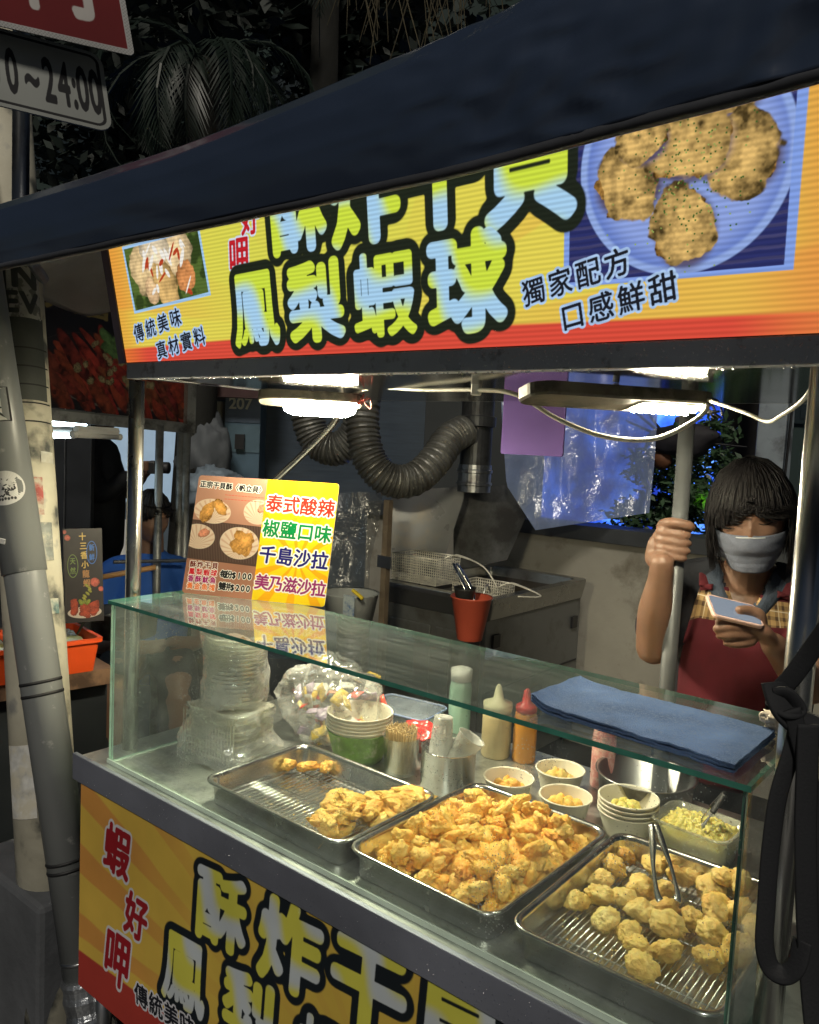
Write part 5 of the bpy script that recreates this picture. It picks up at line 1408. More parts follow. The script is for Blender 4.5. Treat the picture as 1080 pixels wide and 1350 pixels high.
# drops of rain clinging to the hem and the rail
DROP = clear_mat('rain_drop', tint=(.9, .92, .95), refl0=.25, refl1=1, power=2)
mb = MB(); rr = random.Random(31)
for i in range(120):
    x = rr.uniform(-1.5, -.2); r = rr.uniform(.0012, .0026)
    mb.lathe([(r*.3, -r), (r, -r*.4), (r*.8, r*.5), (r*.2, r)], 6, Matrix.Translation((x, 1.001, PT - .010)), c0=True, c1=True)
for i in range(300):
    x = rr.uniform(-.75, -.17); z = rr.uniform(PT - .006, 1.762); r = rr.uniform(.0007, .0016)
    mb.lathe([(r, 0), (r*.9, r*.4), (r*.4, r*.7)], 6, Matrix.Translation((x, 1.0015, z)) @ Matrix.Rotation(rad(90), 4, 'X'), c1=True)
for i in range(700):
    x = rr.uniform(-1.7, -.2); z = rr.uniform(.80, .857); r = rr.uniform(.0005, .0013)
    mb.lathe([(r, 0), (r*.9, r*.4), (r*.4, r*.7)], 5, Matrix.Translation((x, CF - .0105, z)) @ Matrix.Rotation(rad(90), 4, 'X'), c1=True)
o = mb.build('rain_drops', DROP, smooth_=True); o['kind'] = 'stuff'; tag(o, 'rain drops clinging to the steel rail and the counter lip', 'rain drops')
SPK = mat('sauce_specks', (.16, .12, .05), .5)
mb = MB()
for i in range(620):
    x = GL + (GR_ - GL)*(rr.random()**.7); z = .86 + .36*(rr.random()**1.2); r = rr.uniform(.0004, .0011)
    mb.lathe([(r, 0), (r*.5, r*.3)], 5, Matrix.Translation((x, GF + T + .0004, z)) @ Matrix.Rotation(rad(-90), 4, 'X'), c1=True)
o = mb.build('glass_specks', SPK); o['kind'] = 'stuff'; tag(o, 'tiny splashes of fat stuck to the inside of the front glass', 'specks')

# ================================================================ people
def remeshed(mb, name, mt, parent, vox, smooth_it=2, cut=None):
    me = bpy.data.meshes.new(name); me.from_pydata(mb.v, [], mb.f)
    o = bpy.data.objects.new(name, me); COL.objects.link(o)
    r = o.modifiers.new('r', 'REMESH'); r.mode = 'VOXEL'; r.voxel_size = vox; r.use_smooth_shade = True
    s = o.modifiers.new('s', 'SMOOTH'); s.factor = .5; s.iterations = smooth_it
    dg = bpy.context.evaluated_depsgraph_get()
    m2 = bpy.data.meshes.new_from_object(o.evaluated_get(dg)); bpy.data.objects.remove(o)
    m2.name = name
    if cut:
        bm = bmesh.new(); bm.from_mesh(m2)
        dl = [f for f in bm.faces if cut(f.calc_center_median())]
        bmesh.ops.delete(bm, geom=dl, context='FACES'); bm.to_mesh(m2); bm.free()
    m2.polygons.foreach_set('use_smooth', [True]*len(m2.polygons))
    m2.materials.clear(); m2.materials.append(mt)
    o = bpy.data.objects.new(name, m2); COL.objects.link(o); o.parent = parent
    return o
def capsule(mb, pts, r, seg=22, flat=1.0, up=None, n_=6):
    """a closed limb through pts with the given radii and round ends"""
    pts = [Vector(p) for p in pts]; rs = list(r)
    sp_ = spline(pts, n_); m_ = len(pts) - 1
    rad_ = []
    for i in range(len(sp_)):
        k = min(i/n_, m_ - 1e-6); j = int(k); f = k - j; f = f*f*(3-2*f); rad_.append(rs[j]*(1-f) + rs[j+1]*f)
    d0 = (sp_[0] - sp_[1]).normalized(); d1 = (sp_[-1] - sp_[-2]).normalized()
    P_ = [sp_[0] + d0*rad_[0]*.9*c for c in (1, .85, .5)] + sp_ + [sp_[-1] + d1*rad_[-1]*.9*c for c in (.5, .85, 1)]
    R_ = [rad_[0]*c for c in (.15, .52, .86)] + rad_ + [rad_[-1]*c for c in (.86, .52, .15)]
    mb.tube(P_, R_, seg, flat=flat, up=up)
def ellipsoid(mb, c, rx, ry, rz, M=None, seg=24):
    c = Vector(c)
    rings = []
    for j in range(1, seg//2):
        ph = math.pi*j/(seg//2)
        rings.append([(M @ Vector((rx*math.sin(ph)*math.cos(a*6.2832/seg), ry*math.sin(ph)*math.sin(a*6.2832/seg), -rz*math.cos(ph))) if M else Vector((rx*math.sin(ph)*math.cos(a*6.2832/seg), ry*math.sin(ph)*math.sin(a*6.2832/seg), -rz*math.cos(ph)))) + c for a in range(seg)])
    mb.loft(rings)
SKIN = mat('warm_skin', (.20, .112, .075), .5, var=.08, vs=25, bump=.15, bs=180, sss=.15)
HAIRM = mat('black_hair', (.007, .006, .007), .55, var=.4, vs=80, spec=.25)

def head_shape(d):
    """skull and face for a unit direction: x to one side, y to the front, z up"""
    x, y, z = d
    sx = .073*(1 - .30*max(0, -z)**1.6 * (1 if y > -.2 else .5)); sy = .090; sz = .112
    p = Vector((x*sx, y*sy, z*sz))
    if y > 0:
        g = lambda cx, cz, w_, h_: math.exp(-((p.x - cx)/w_)**2 - ((p.z - cz)/h_)**2)
        p.y += .013*g(0, -.026, .010, .016) + .010*g(0, .002, .008, .022)          # nose
        p.y -= .010*(g(.031, .014, .017, .010) + g(-.031, .014, .017, .010))        # sockets
        p.y += .006*(g(.029, .013, .012, .0065) + g(-.029, .013, .012, .0065))      # lids
        p.y += .005*(g(.030, .034, .022, .008) + g(-.030, .034, .022, .008))        # brow
        p.y += .007*(g(.040, -.020, .020, .020) + g(-.040, -.020, .020, .020))      # cheeks
        p.y += .008*g(0, -.058, .020, .008) + .010*g(0, -.095, .022, .014)          # lips, chin
        p.y -= .003*g(0, -.060, .020, .0022)
    return p
def head_mesh(mb, M, n_=64):
    rings = []
    for j in range(1, n_//2):
        ph = math.pi*j/(n_//2)
        rings.append([M @ head_shape((math.sin(ph)*math.cos(a*6.2832/n_), math.sin(ph)*math.sin(a*6.2832/n_), -math.cos(ph))) for a in range(n_)])
    mb.loft(rings)
    for s in (-1, 1):
        ear = MB(); ellipsoid(ear, (0, 0, 0), .010, .018, .031, None, 14)
        mb.add([M @ (Vector(v) + Vector((s*.074, -.008, -.006))) for v in ear.v], ear.f)

# ---- the vendor
Hc = far(990, 681, 1.83)
Fv = Vector((-Hc.x, -Hc.y, 0)).normalized()
Rv = Vector((-Fv.y, Fv.x, 0))                 # to the image right: her left
if Rv.x < 0: Rv = -Rv
yaw = math.atan2(Fv.y, Fv.x) - rad(90)
vend = thing('person', 'woman vendor in grey mask and burgundy apron holding the pole, looking at a phone', 'person', (Hc.x - Fv.x*.02, Hc.y - Fv.y*.02, 0))
vb = -vend.location
MH = Matrix.Translation(Hc + vb) @ Matrix.Rotation(yaw, 4, 'Z') @ Matrix.Rotation(rad(4), 4, 'Y') @ Matrix.Rotation(rad(-13), 4, 'X')
def W(px, py, d): return far(px, py, d) + vb
def Lc(r_, f_, z_): return Vector((Hc.x, Hc.y, 0)) + Rv*r_ + Fv*f_ + Vector((0, 0, z_)) + vb
mb = MB(); head_mesh(mb, MH)
zc = Hc.z
capsule(mb, [Lc(0, -.045, zc - .05), Lc(0, -.055, zc - .11), Lc(0, -.07, zc - .16)], [.050, .048, .060], 18)
sh_z = zc - .165
torso = [(Lc(0, -.08, .86), .150), (Lc(0, -.085, .98), .135), (Lc(0, -.085, 1.10), .140), (Lc(0, -.08, 1.20), .150), (Lc(0, -.085, sh_z - .015), .105)]
def torso_into(mb, ex, f_=.66):
    rings = []
    for p_, r_ in torso + [(Lc(0, -.08, sh_z + .035), .06)]:
        r_ += ex
        rings.append([p_ + Rv*r_*1.12*math.cos(a*6.2832/28) + Fv*r_*f_*math.sin(a*6.2832/28) for a in range(28)])
    mb.loft(rings)
torso_into(mb, 0)
elbR, hndR, shR = W(862, 852, 1.83), W(873, 742, 1.73), Lc(-.150, -.085, sh_z - .035)
elbL, wrL, shL = W(1068, 905, 1.76), W(1018, 848, 1.665), Lc(.150, -.085, sh_z - .035)
capsule(mb, [Lc(-.06, -.085, sh_z), shR, (shR + elbR)/2 + Rv*-.012, elbR], [.052, .054, .045, .039])
capsule(mb, [elbR + Vector((0, 0, -.005)), elbR*.62 + hndR*.38 + Rv*-.004, hndR*.85 + elbR*.15, hndR], [.039, .038, .026, .024])
capsule(mb, [Lc(.06, -.085, sh_z), shL, (shL + elbL)/2 + Rv*.012, elbL], [.052, .054, .045, .040])
capsule(mb, [elbL, elbL*.6 + wrL*.4, wrL*.9 + elbL*.1, wrL], [.040, .037, .026, .024])
for s in (-1, 1):
    capsule(mb, [Lc(.085*s, -.08, .86), Lc(.09*s, -.08, .48), Lc(.09*s, -.09, .09)], [.085, .055, .040])
    capsule(mb, [Lc(.09*s, -.10, .05), Lc(.095*s, .03, .035), Lc(.10*s, .09, .03)], [.042, .036, .028], flat=.8)
# right hand closed round the pole
pole = Vector((HP.x, HP.y, 0)) + vb
hz = far(880, 722, 1.72).z
Cd = Vector((-(HP.x), -(HP.y), 0)).normalized(); Cr = Vector((-Cd.y, Cd.x, 0)); Cr = Cr if Cr.x > 0 else -Cr     # towards the viewer, and to the image right
pc_ = lambda ang, r_, z_: pole + Vector((0, 0, z_)) + (Cr*math.cos(ang) + Cd*math.sin(ang))*r_
capsule(mb, [hndR, pc_(rad(195), .042, hz - .032), pc_(rad(200), .040, hz - .005), pc_(rad(200), .036, hz + .018)], [.025, .027, .027, .020], flat=.8)
for k, (dz, rf, ln) in enumerate(((.028, .0088, 22), (.011, .0092, 14), (-.006, .0089, 20), (-.022, .0078, 34))):
    z = hz + dz
    capsule(mb, [pc_(rad(202), .036, z), pc_(rad(172), .040, z + .002), pc_(rad(140), .036, z + .002), pc_(rad(105), .029, z), pc_(rad(60 + ln*.4), .0285, z - .002), pc_(rad(20 + ln), .0275, z - .002)],
            [rf*1.1, rf*1.12, rf, rf*.97, rf*.92, rf*.8], 10)
capsule(mb, [pc_(rad(215), .036, hz + .012), pc_(rad(190), .036, hz + .040), pc_(rad(120), .034, hz + .052), pc_(rad(62), .033, hz + .049), pc_(rad(38), .033, hz + .044)], [.014, .013, .0115, .0108, .0088], 10)
# left hand under the phone
pm = W(1002, 832, 1.655)
capsule(mb, [wrL, pm, W(988, 826, 1.65)], [.023, .029, .024], flat=.62)
PHC = W(968, 806, 1.645)
for (k0, k1, tp, rf) in (((984, 820, 1.642), (962, 815, 1.632), (947, 820, 1.630), .0092), ((984, 829, 1.640), (962, 827, 1.628), (944, 829, 1.628), .0096), ((986, 838, 1.640), (964, 838, 1.628), (948, 838, 1.630), .0092), ((990, 847, 1.642), (972, 850, 1.632), (957, 848, 1.632), .0082)):
    capsule(mb, [pm*.5 + W(*k0)*.5, W(*k0), W(*k1), W(*tp)], [rf*1.1, rf*1.1, rf, rf*.82], 10)
capsule(mb, [pm, W(1002, 812, 1.645), W(988, 805, 1.645), W(974, 804, 1.640)], [.016, .0125, .011, .0088], 10)
body_o = remeshed(mb, 'body', SKIN, vend, .0034, 3)
# shirt, with a V cut at the neck
mb = MB(); torso_into(mb, .012, .70)
capsule(mb, [Lc(-.06, -.085, sh_z), shR, shR*.6 + elbR*.4, shR*.30 + elbR*.70], [.062, .068, .064, .062])
capsule(mb, [Lc(.06, -.085, sh_z), shL, shL*.62 + elbL*.38, shL*.42 + elbL*.58], [.062, .066, .062, .060])
def vcut(c):
    q = c - Lc(0, 0, 0); r_ = q.dot(Rv); f_ = q.dot(Fv); z_ = q.z
    if z_ > sh_z + .030 and abs(r_) < .062: return True
    return f_ > -.09 and z_ > sh_z - .085 and abs(r_) < .055*(z_ - (sh_z - .085))/.115
shirt = remeshed(mb, 'shirt', mat('black_shirt', (.012, .014, .022), .85, var=.3, bump=.5, bs=60), vend, .006, 4, vcut)
bv_s = BVHTree.FromPolygons([v.co[:] for v in shirt.data.vertices], [p_.vertices[:] for p_ in shirt.data.polygons])
bv_b = BVHTree.FromPolygons([v.co[:] for v in body_o.data.vertices], [p_.vertices[:] for p_ in body_o.data.polygons])
def drape(r_, z_, off, lift=0):
    src = Lc(r_, .6, z_); h_ = bv_s.ray_cast(src, -Fv)[0]
    if h_ is None: h_ = Lc(r_, -.08, z_)
    return h_ + Fv*off
DEN = mat('denim_collar', (.040, .055, .085), .85, var=.3, vs=60, bump=.7, bs=300)
for s in (-1, 1):
    mb = MB()
    def cf(u, v, s=s):
        r0 = s*(.060 - .058*u); z0 = sh_z + .040 - .115*u
        r1 = r0 + s*(.040 - .010*u); z1 = z0 + .004 - .022*(1-u)
        r_ = r0*(1-v) + r1*v; z_ = z0*(1-v) + z1*v
        back = -.10 + .055*min(1, u*2.2)
        h_ = bv_s.ray_cast(Lc(r_, .6, z_), -Fv)[0]
        base_p = (h_ + Fv*.010) if (h_ is not None and u > .25) else Lc(r_, back + .05, z_ + .006)
        return base_p + Fv*.004*math.sin(math.pi*v)
    mb.grid(cf, 12, 6); mb.build('collar', DEN, vend, smooth_=True, solid=.004)
# apron with plaid band
def apron_mat():
    mt, n, l, p, out = new_mat('apron_cloth')
    P = Print(.40, .62, 1100, (.095, .006, .014))
    u, v = P.u, P.v
    band = ((v > .535) & (v < .612)).astype(float)
    base_c = np.array((.46, .30, .13)); A_ = P.a.copy()
    A_[...] = base_c
    sx = (np.mod(u, .030) < .011); sy = (np.mod(v - .53, .030) < .011)
    k = .45*sx + .45*sy
    A_ = A_*(1 - k[..., None]) + np.array((.045, .02, .015))*k[..., None]
    w1 = (np.abs(np.mod(u, .060) - .045) < .0013) | (np.abs(np.mod(v, .060) - .045) < .0013)
    A_ = A_*(1 - .7*w1[..., None]) + np.array((.8, .75, .6))*.7*w1[..., None]
    P.a = P.a*(1 - band[..., None]) + A_*band[..., None]
    P.a *= (.8 + .4*fbm(u.shape, 60, 4))[..., None]
    tx = n.new('ShaderNodeTexImage'); tx.image = P.image('apron_weave'); l.new(tx.outputs[0], p.inputs['Base Color'])
    p.inputs['Roughness'].default_value = .85
    return mt
zt = W(975, 776, 1.70).z - .030
mb = MB(); nu_, nv_ = 34, 44
vs_ = []; fs_ = []
for j in range(nv_):
    v = j/(nv_-1); z_ = .80 + (zt - .80)*v
    hw = .128 - .034*max(0, (v - .62)/.38)**1.3
    for i in range(nu_):
        u = i/(nu_-1); r_ = -hw + 2*hw*u
        q = drape(r_, z_ - .020*(u - .5)*(v > .9), .007 + .004*noise.noise(Vector((r_*9, z_*4, 0))))
        vs_.append(q)
mb.add(vs_, [(j*nu_+i, j*nu_+i+1, (j+1)*nu_+i+1, (j+1)*nu_+i) for j in range(nv_-1) for i in range(nu_-1)])
for k, f in enumerate(mb.f): mb.uv[k] = [((q % nu_)/(nu_-1), (q//nu_)/(nv_-1)) for q in f]
mb.build('apron', apron_mat(), vend, smooth_=True, solid=.003)
BURG = mat('burgundy_strap', (.085, .006, .012), .85, var=.2)
for s in (-1, 1):
    pts = [drape(s*.080, zt - .006, .012), drape(s*.082, (zt + sh_z)/2, .016), drape(s*.083, sh_z - .005, .016), Lc(s*.085, -.055, sh_z + .030), Lc(s*.07, -.12, sh_z + .045)]
    MB().tube(spline(pts, 6), .016, 8, flat=.22, up=tuple(Fv)).build('apron_strap', BURG, vend, smooth_=True)
# trousers
mb = MB()
for s in (-1, 1): capsule(mb, [Lc(.07*s, -.08, .90), Lc(.09*s, -.08, .5), Lc(.09*s, -.09, .12)], [.115, .075, .058])
remeshed(mb, 'trousers', mat('dark_trousers', (.02, .02, .025), .85), vend, .012, 3)
# mask
mb = MB()
def mk(u, v):
    a = rad(-78 + 156*u); z_ = -.014 - .084*v - .006*abs(math.sin(a))
    d = Vector((math.sin(a)*1.0, math.cos(a), 0))
    rx, ry = .0755*(1 - .40*v**1.6), .0985 + .016*math.exp(-((v - .28)/.22)**2)*max(0, math.cos(a))**6 + .006*math.cos(a)*(v > .8)
    fold = .0018*abs(math.sin(v*math.pi*3.5))
    tuck = 1 - .10*(v - .5)**2
    return MH @ Vector((d.x*(rx + .004 + fold)*tuck, d.y*(ry + fold)*tuck - .002, z_))
mb.grid(mk, 40, 24); mb.build('face_mask', mat('grey_mask', (.125, .14, .19), .9, var=.12, vs=40, bump=.3, bs=200), vend, smooth_=True, solid=.0015)
MB().tube([mk(.36 + .28*k/8, .045) + Fv*.002 for k in range(9)], .0012, 6).build('nose_wire', mat('mask_wire_edge', (.62, .64, .68), .6), vend)
for s in (0, 1):
    e_ = 1 if s else -1
    MB().tube(spline([mk(s, .05), MH @ Vector((e_*.080, -.002, .008)), MH @ Vector((e_*.082, -.022, -.012)), MH @ Vector((e_*.079, -.002, -.035)), mk(s, .85)], 5), .0013, 6).build('ear_loop', WHITEP, vend)
# brows and closed lids
for s in (-1, 1):
    def fp(x, z, lift=.001):
        d = Vector((x/.073, 0, z/.112)); y = math.sqrt(max(0, 1 - d.x**2 - d.z**2)); q = head_shape((d.x, y, d.z)); return MH @ (q + Vector((0, lift, 0)))
    MB().tube([fp(s*x, .0345 + .004*math.sin((x-.014)/.032*2.6), .0012) for x in np.linspace(.013, .047, 8)], [.0012, .0022, .0026, .0026, .0024, .002, .0015, .0008], 6, flat=.6).build('eyebrow', mat('brow_hair', (.045, .03, .025), .8), vend, smooth_=True)
    MB().tube([fp(s*x, .0095 - .0035*math.sin((x-.017)/.028*math.pi), .001) for x in np.linspace(.016, .045, 9)], [.0006, .001, .0012, .0013, .0013, .0012, .0012, .001, .0006], 6).build('eyelashes', HAIRM, vend, smooth_=True)
# hair: a cap of overlapping locks
def hair(parent, M, seed, side_drop, n_=420, fringe=.040, vol=1.0, mt=HAIRM, fine=1.0):
    rr = random.Random(seed); mb = MB()
    capm = MB(); nn_ = 40
    def cp(u, v):
        a = u*6.2832; ph = v*2.1
        d = Vector((math.sin(ph)*math.cos(a), math.sin(ph)*math.sin(a), math.cos(ph)))
        lim = 0
        front = d.y > .15
        q = head_shape(d)*1.0 + Vector((d.x*.009, d.y*.006 - .002, d.z*.012))*vol
        if front: q.z = max(q.z, fringe + .012)
        return M @ q
    capm.grid(cp, nn_, 20, closed_u=True); capm.build('hair_cap', mt, parent, smooth_=True)
    crown = Vector((.006, -.012, .118))
    for i in range(n_):
        a = rr.uniform(0, 6.2832); fr = math.sin(a) 
        dirx, diry = math.cos(a), math.sin(a)
        frontness = max(0, diry)
        if frontness > .45 and abs(dirx) < .85: end = fringe + rr.uniform(-.020, .010) - .040*abs(dirx)**2 + .010*math.sin(dirx*7 + 1) - .018*max(0, dirx)
        else: end = side_drop + rr.uniform(-.02, .012) + .02*max(0, -diry)
        pts = []
        k_ = 9
        pe = math.acos(min(.95, (end + .004)/.135)) if end > -.03 else 1.47
        for j in range(k_):
            t_ = j/(k_-1)
            if t_ < .55:
                ph = .12 + (t_/.55)*(pe - .12)
            else: ph = pe
            d = Vector((math.sin(ph)*dirx, math.sin(ph)*diry, math.cos(ph)))
            q = head_shape((d.x, min(d.y, .999), d.z if d.z > -.2 else -.2))
            q = q + Vector((d.x*.021, d.y*.017 - .002, d.z*.022))*vol*(1 + .18*rr.uniform(-1, 1))
            z0 = q.z
            if t_ >= .55:
                f = (t_ - .55)/.45; q.z = q.z*(1-f) + end*f
                if frontness > .45: q.x -= .016*f*f + .006*f*math.sin(i)
                if frontness <= .45 or abs(dirx) >= .85: q.x *= 1 - .10*f*f; q.y += (.012*f if diry > 0 else .006*f)
            else:
                pass
            pts.append(M @ q)
        w_ = rr.uniform(.003, .006)*fine; jx = rr.gauss(0, .004); jy = rr.gauss(0, .004)
        pts = [p_ + Vector((jx, jy, 0))*(k/8)**1.5 for k, p_ in enumerate(pts)]
        mb.tube(pts, [w_*.5, w_*.9, w_, w_, w_, w_*.95, w_*.8, w_*.55, w_*.12], 5, flat=.35)
    mb.build('hair', mt, parent, smooth_=True)
hair(vend, MH, 4, -.100, 1200, .050, 1.0, fine=.6)
# phone
t = thing('mobile_phone', 'pale pink mobile phone held in the vendor\'s left hand', 'phone', tuple(PHC - vb))
xax = (W(1000, 815, 1.648) - W(937, 800, 1.638)).normalized(); yax = (Vector((0, 0, 1))*.40 + Fv*-.92); yax = (yax - xax*yax.dot(xax)).normalized(); zax = xax.cross(yax).normalized()
MP = Matrix((( xax.x, yax.x, zax.x, 0), (xax.y, yax.y, zax.y, 0), (xax.z, yax.z, zax.z, 0), (0, 0, 0, 1)))
def pl(mb): mb.v = [tuple(MP @ Vector(q)) for q in mb.v]; return mb
mb = MB(); mb.loft([rrect(0, 0, .108, .066, .010, -.004), rrect(0, 0, .110, .068, .011, -.002), rrect(0, 0, .110, .068, .011, .002), rrect(0, 0, .108, .066, .010, .004)])
pl(mb).build('case', mat('pink_phone_case', (.62, .42, .38), .35), t)
up_s = 1 if (zax.dot(Vector((0, 0, 1))) > 0) else -1
mb = MB(); mb.loft([rrect(0, 0, .100, .058, .006, up_s*.0042), rrect(0, 0, .100, .058, .006, up_s*.0046)]); pl(mb).build('screen', mat('phone_screen', (.02, .02, .03), .1, emit=.5, ecol=(.35, .42, .5)), t)
mb = MB(); mb.loft([rrect(-.040, -.012, .018, .036, .007, -up_s*.0042), rrect(-.040, -.012, .017, .034, .007, -up_s*.0056)]); pl(mb).build('camera_bump', DARK, t)

# ---- seated man in blue at the next stall
Bc = far(199, 682, 3.55)
F2 = (Vector((0, 0, 0)) - Vector((Bc.x, Bc.y, 0))).normalized(); R2 = Vector((-F2.y, F2.x, 0)); R2 = R2 if R2.x > 0 else -R2
man = thing('person', 'man in bright blue shirt behind the next stall, half hidden by the poles', 'person', (Bc.x, Bc.y, 0)); mvb = -man.location
M2 = Matrix.Translation(Bc + mvb) @ Matrix.Rotation(math.atan2(F2.y, F2.x) - rad(90) + rad(25), 4, 'Z') @ Matrix.Rotation(rad(-12), 4, 'X')
L2 = lambda r_, f_, z_: Vector((0, 0, 0)) + R2*r_ + F2*f_ + Vector((0, 0, z_))
mb = MB(); head_mesh(mb, M2, 40)
z2 = Bc.z
capsule(mb, [L2(0, -.04, z2 - .06), L2(0, -.05, z2 - .19)], [.055, .06])
capsule(mb, [L2(0, -.08, z2 - .62), L2(0, -.07, z2 - .42), L2(0, -.06, z2 - .25)], [.15, .16, .11])
for s in (-1, 1):
    capsule(mb, [L2(s*.16, -.06, z2 - .27), L2(s*.22, .0, z2 - .45), L2(s*.20, .12, z2 - .53), L2(s*.10, .24, z2 - .50)], [.055, .045, .035, .028])
    capsule(mb, [L2(s*.10, .24, z2 - .50), L2(s*.05, .30, z2 - .49)], [.030, .018], flat=.6)
    for k in range(4): capsule(mb, [L2(s*.06, .29, z2 - .48 - .012*k), L2(s*.02, .32, z2 - .475 - .014*k), L2(s*-.01, .32, z2 - .475 - .014*k)], [.010, .0095, .008], 8)
    capsule(mb, [L2(s*.09, -.05, z2 - .62), L2(s*.12, .32, z2 - .64), L2(s*.12, .33, .08)], [.085, .07, .045])
remeshed(mb, 'body', SKIN, man, .006, 3)
mb = MB()
capsule(mb, [L2(0, -.08, z2 - .62), L2(0, -.07, z2 - .42), L2(0, -.06, z2 - .25)], [.165, .178, .125])
for s in (-1, 1): capsule(mb, [L2(s*.08, -.06, z2 - .24), L2(s*.16, -.06, z2 - .27), L2(s*.215, -.01, z2 - .42)], [.07, .070, .062])
remeshed(mb, 'shirt', mat('blue_shirt', (.02, .10, .42), .8, var=.15, bump=.4, bs=20), man, .009, 3)
mb = MB()
for s in (-1, 1): capsule(mb, [L2(s*.08, -.05, z2 - .64), L2(s*.12, .30, z2 - .64), L2(s*.12, .33, .12)], [.11, .085, .058])
remeshed(mb, 'trousers', mat('grey_trousers', (.03, .03, .035), .85), man, .015, 2)
hair(man, M2, 9, .010, 260, .060, .6)

# ---- standing man in dark clothes holding a camera
Dc = far(140, 545, 5.2)
F3 = (R2*.9 + F2*.3).normalized(); R3v = Vector((-F3.y, F3.x, 0))
st = thing('person', 'person in dark clothes standing in the alley and raising a camera', 'person', (Dc.x, Dc.y, 0))
L3 = lambda r_, f_, z_: R3v*r_ + F3*f_ + Vector((0, 0, z_))
M3 = Matrix.Translation(Vector((0, 0, Dc.z))) @ Matrix.Rotation(math.atan2(F3.y, F3.x) - rad(90), 4, 'Z') @ Matrix.Rotation(rad(-15), 4, 'X')
z3 = Dc.z
mb = MB(); head_mesh(mb, M3, 32)
capsule(mb, [L3(0, -.04, z3 - .06), L3(0, -.05, z3 - .2)], [.055, .065])
capsule(mb, [L3(0, -.05, z3 - .75), L3(0, -.04, z3 - .5), L3(0, -.05, z3 - .27)], [.15, .15, .12])
for s in (-1, 1):
    capsule(mb, [L3(s*.17, -.05, z3 - .28), L3(s*.20, .05, z3 - .50), L3(s*.10, .24, z3 - .36)], [.055, .042, .030])
    for k in range(4): capsule(mb, [L3(s*.10, .24, z3 - .36 + .018*k), L3(s*.07, .29, z3 - .35 + .018*k), L3(s*.04, .30, z3 - .35 + .018*k)], [.013, .010, .008], 8)
    capsule(mb, [L3(s*.09, -.05, z3 - .80), L3(s*.10, 0, z3 - 1.2), L3(s*.10, -.03, .08)], [.085, .06, .045])
    capsule(mb, [L3(s*.10, -.05, .045), L3(s*.11, .12, .035)], [.045, .035])
remeshed(mb, 'body', SKIN, st, .009, 2)
mb = MB()
capsule(mb, [L3(0, -.05, z3 - .85), L3(0, -.04, z3 - .5), L3(0, -.05, z3 - .27)], [.17, .168, .14])
for s in (-1, 1): capsule(mb, [L3(s*.10, -.05, z3 - .26), L3(s*.17, -.05, z3 - .28), L3(s*.20, .05, z3 - .50), L3(s*.13, .18, z3 - .40)], [.08, .072, .06, .05])
remeshed(mb, 'jacket', mat('dark_jacket', (.012, .013, .016), .8, bump=.4, bs=15), st, .012, 2)
mb = MB()
for s in (-1, 1): capsule(mb, [L3(s*.08, -.05, z3 - .80), L3(s*.10, 0, z3 - 1.2), L3(s*.10, -.03, .10)], [.11, .08, .065])
remeshed(mb, 'trousers', bpy.data.materials['dark_trousers'], st, .015, 2)
hair(st, M3, 19, -.005, 120, .055, .9)
cmr = thing('camera', 'black camera held up by the person in the alley', 'camera', tuple(Vector((Dc.x, Dc.y, 0)) + L3(0, .31, z3 - .33)), (0, 0, math.atan2(F3.y, F3.x) - rad(90)))
MB().box((-.065, -.02, -.04), (.065, .03, .04)).build('camera_body', DARK, cmr, bevel=.008)
MB().lathe([(.036, .03), (.038, .10), (.034, .105)], 20, Matrix.Rotation(rad(-90), 4, 'X'), c0=True, c1=True).build('lens', DARK, cmr, smooth_=True)

# ================================================================ the neighbouring stall
NS = thing('neighbour_stall', 'darker neighbouring food stall at the left with a crayfish picture board', 'food stall', tuple(Vector((-2.9, 1.6, 0))))
nb0 = -NS.location
def nput(mb, name, mt, par=NS, **k):
    if par is NS: mb.v = [tuple(Vector(q) + nb0) for q in mb.v]
    return mb.build(name, mt, par, **k)
A0, A1 = far(52, 540, 3.0), far(245, 562, 3.6)
dd_ = (A1 - A0); dd_.z = 0; dn = dd_.normalized(); nn_ = dn.cross(Vector((0, 0, 1)))
BW = dd_.length
def paint_cray():
    P = Print(BW, .66, 900, srgb(34, 30, 34))
    P.ellipse(.50*BW, .15, .60*BW, .17, srgb(30, 28, 34), .02); P.ellipse(.5*BW, .17, .57*BW, .15, srgb(120, 112, 105), .02); P.ellipse(.5*BW, .175, .56*BW, .145, srgb(40, 34, 36), .02)
    rr = random.Random(2)
    for i in range(110):
        u = rr.uniform(.02, .98)*BW; v = .04 + .24*rr.random()*(1 - abs(u/BW - .5)*.9); 
        P.blob(u, v, rr.uniform(.055, .12), rr.uniform(.016, .030), rr.uniform(-1.3, -.5), (rr.uniform(.22, .42), rr.uniform(.03, .07), .025), 200 + i, .16, .62)
    for i in range(34):
        u = rr.uniform(.2, .75)*BW; v = rr.uniform(.12, .30)
        P.blob(u, v, rr.uniform(.012, .022), rr.uniform(.010, .018), rr.random()*3, (.38, .30, .14), 300 + i, .5, .6)
    for i in range(22): P.blob(rr.uniform(.38, .95)*BW, rr.uniform(.25, .33), rr.uniform(.03, .06), rr.uniform(.02, .035), rr.random()*3, (.16, .30, .09), 400 + i, .4, .4)
    for i in range(8): P.blob(rr.uniform(.45, .62)*BW, rr.uniform(.31, .35), .03, .02, rr.random()*3, (.50, .08, .05), 440 + i, .4, .4)
    for ch, x in zip('人香酒蝦', (.12, .34, .58, .82)):
        P.char(ch, x*BW, .425, .15, .12, srgb(150, 130, 75), .035)
    return P.image('crayfish_print')
up = Vector((0, 0, 1)); tl = nn_*-.0
lean = nn_*(-.06)
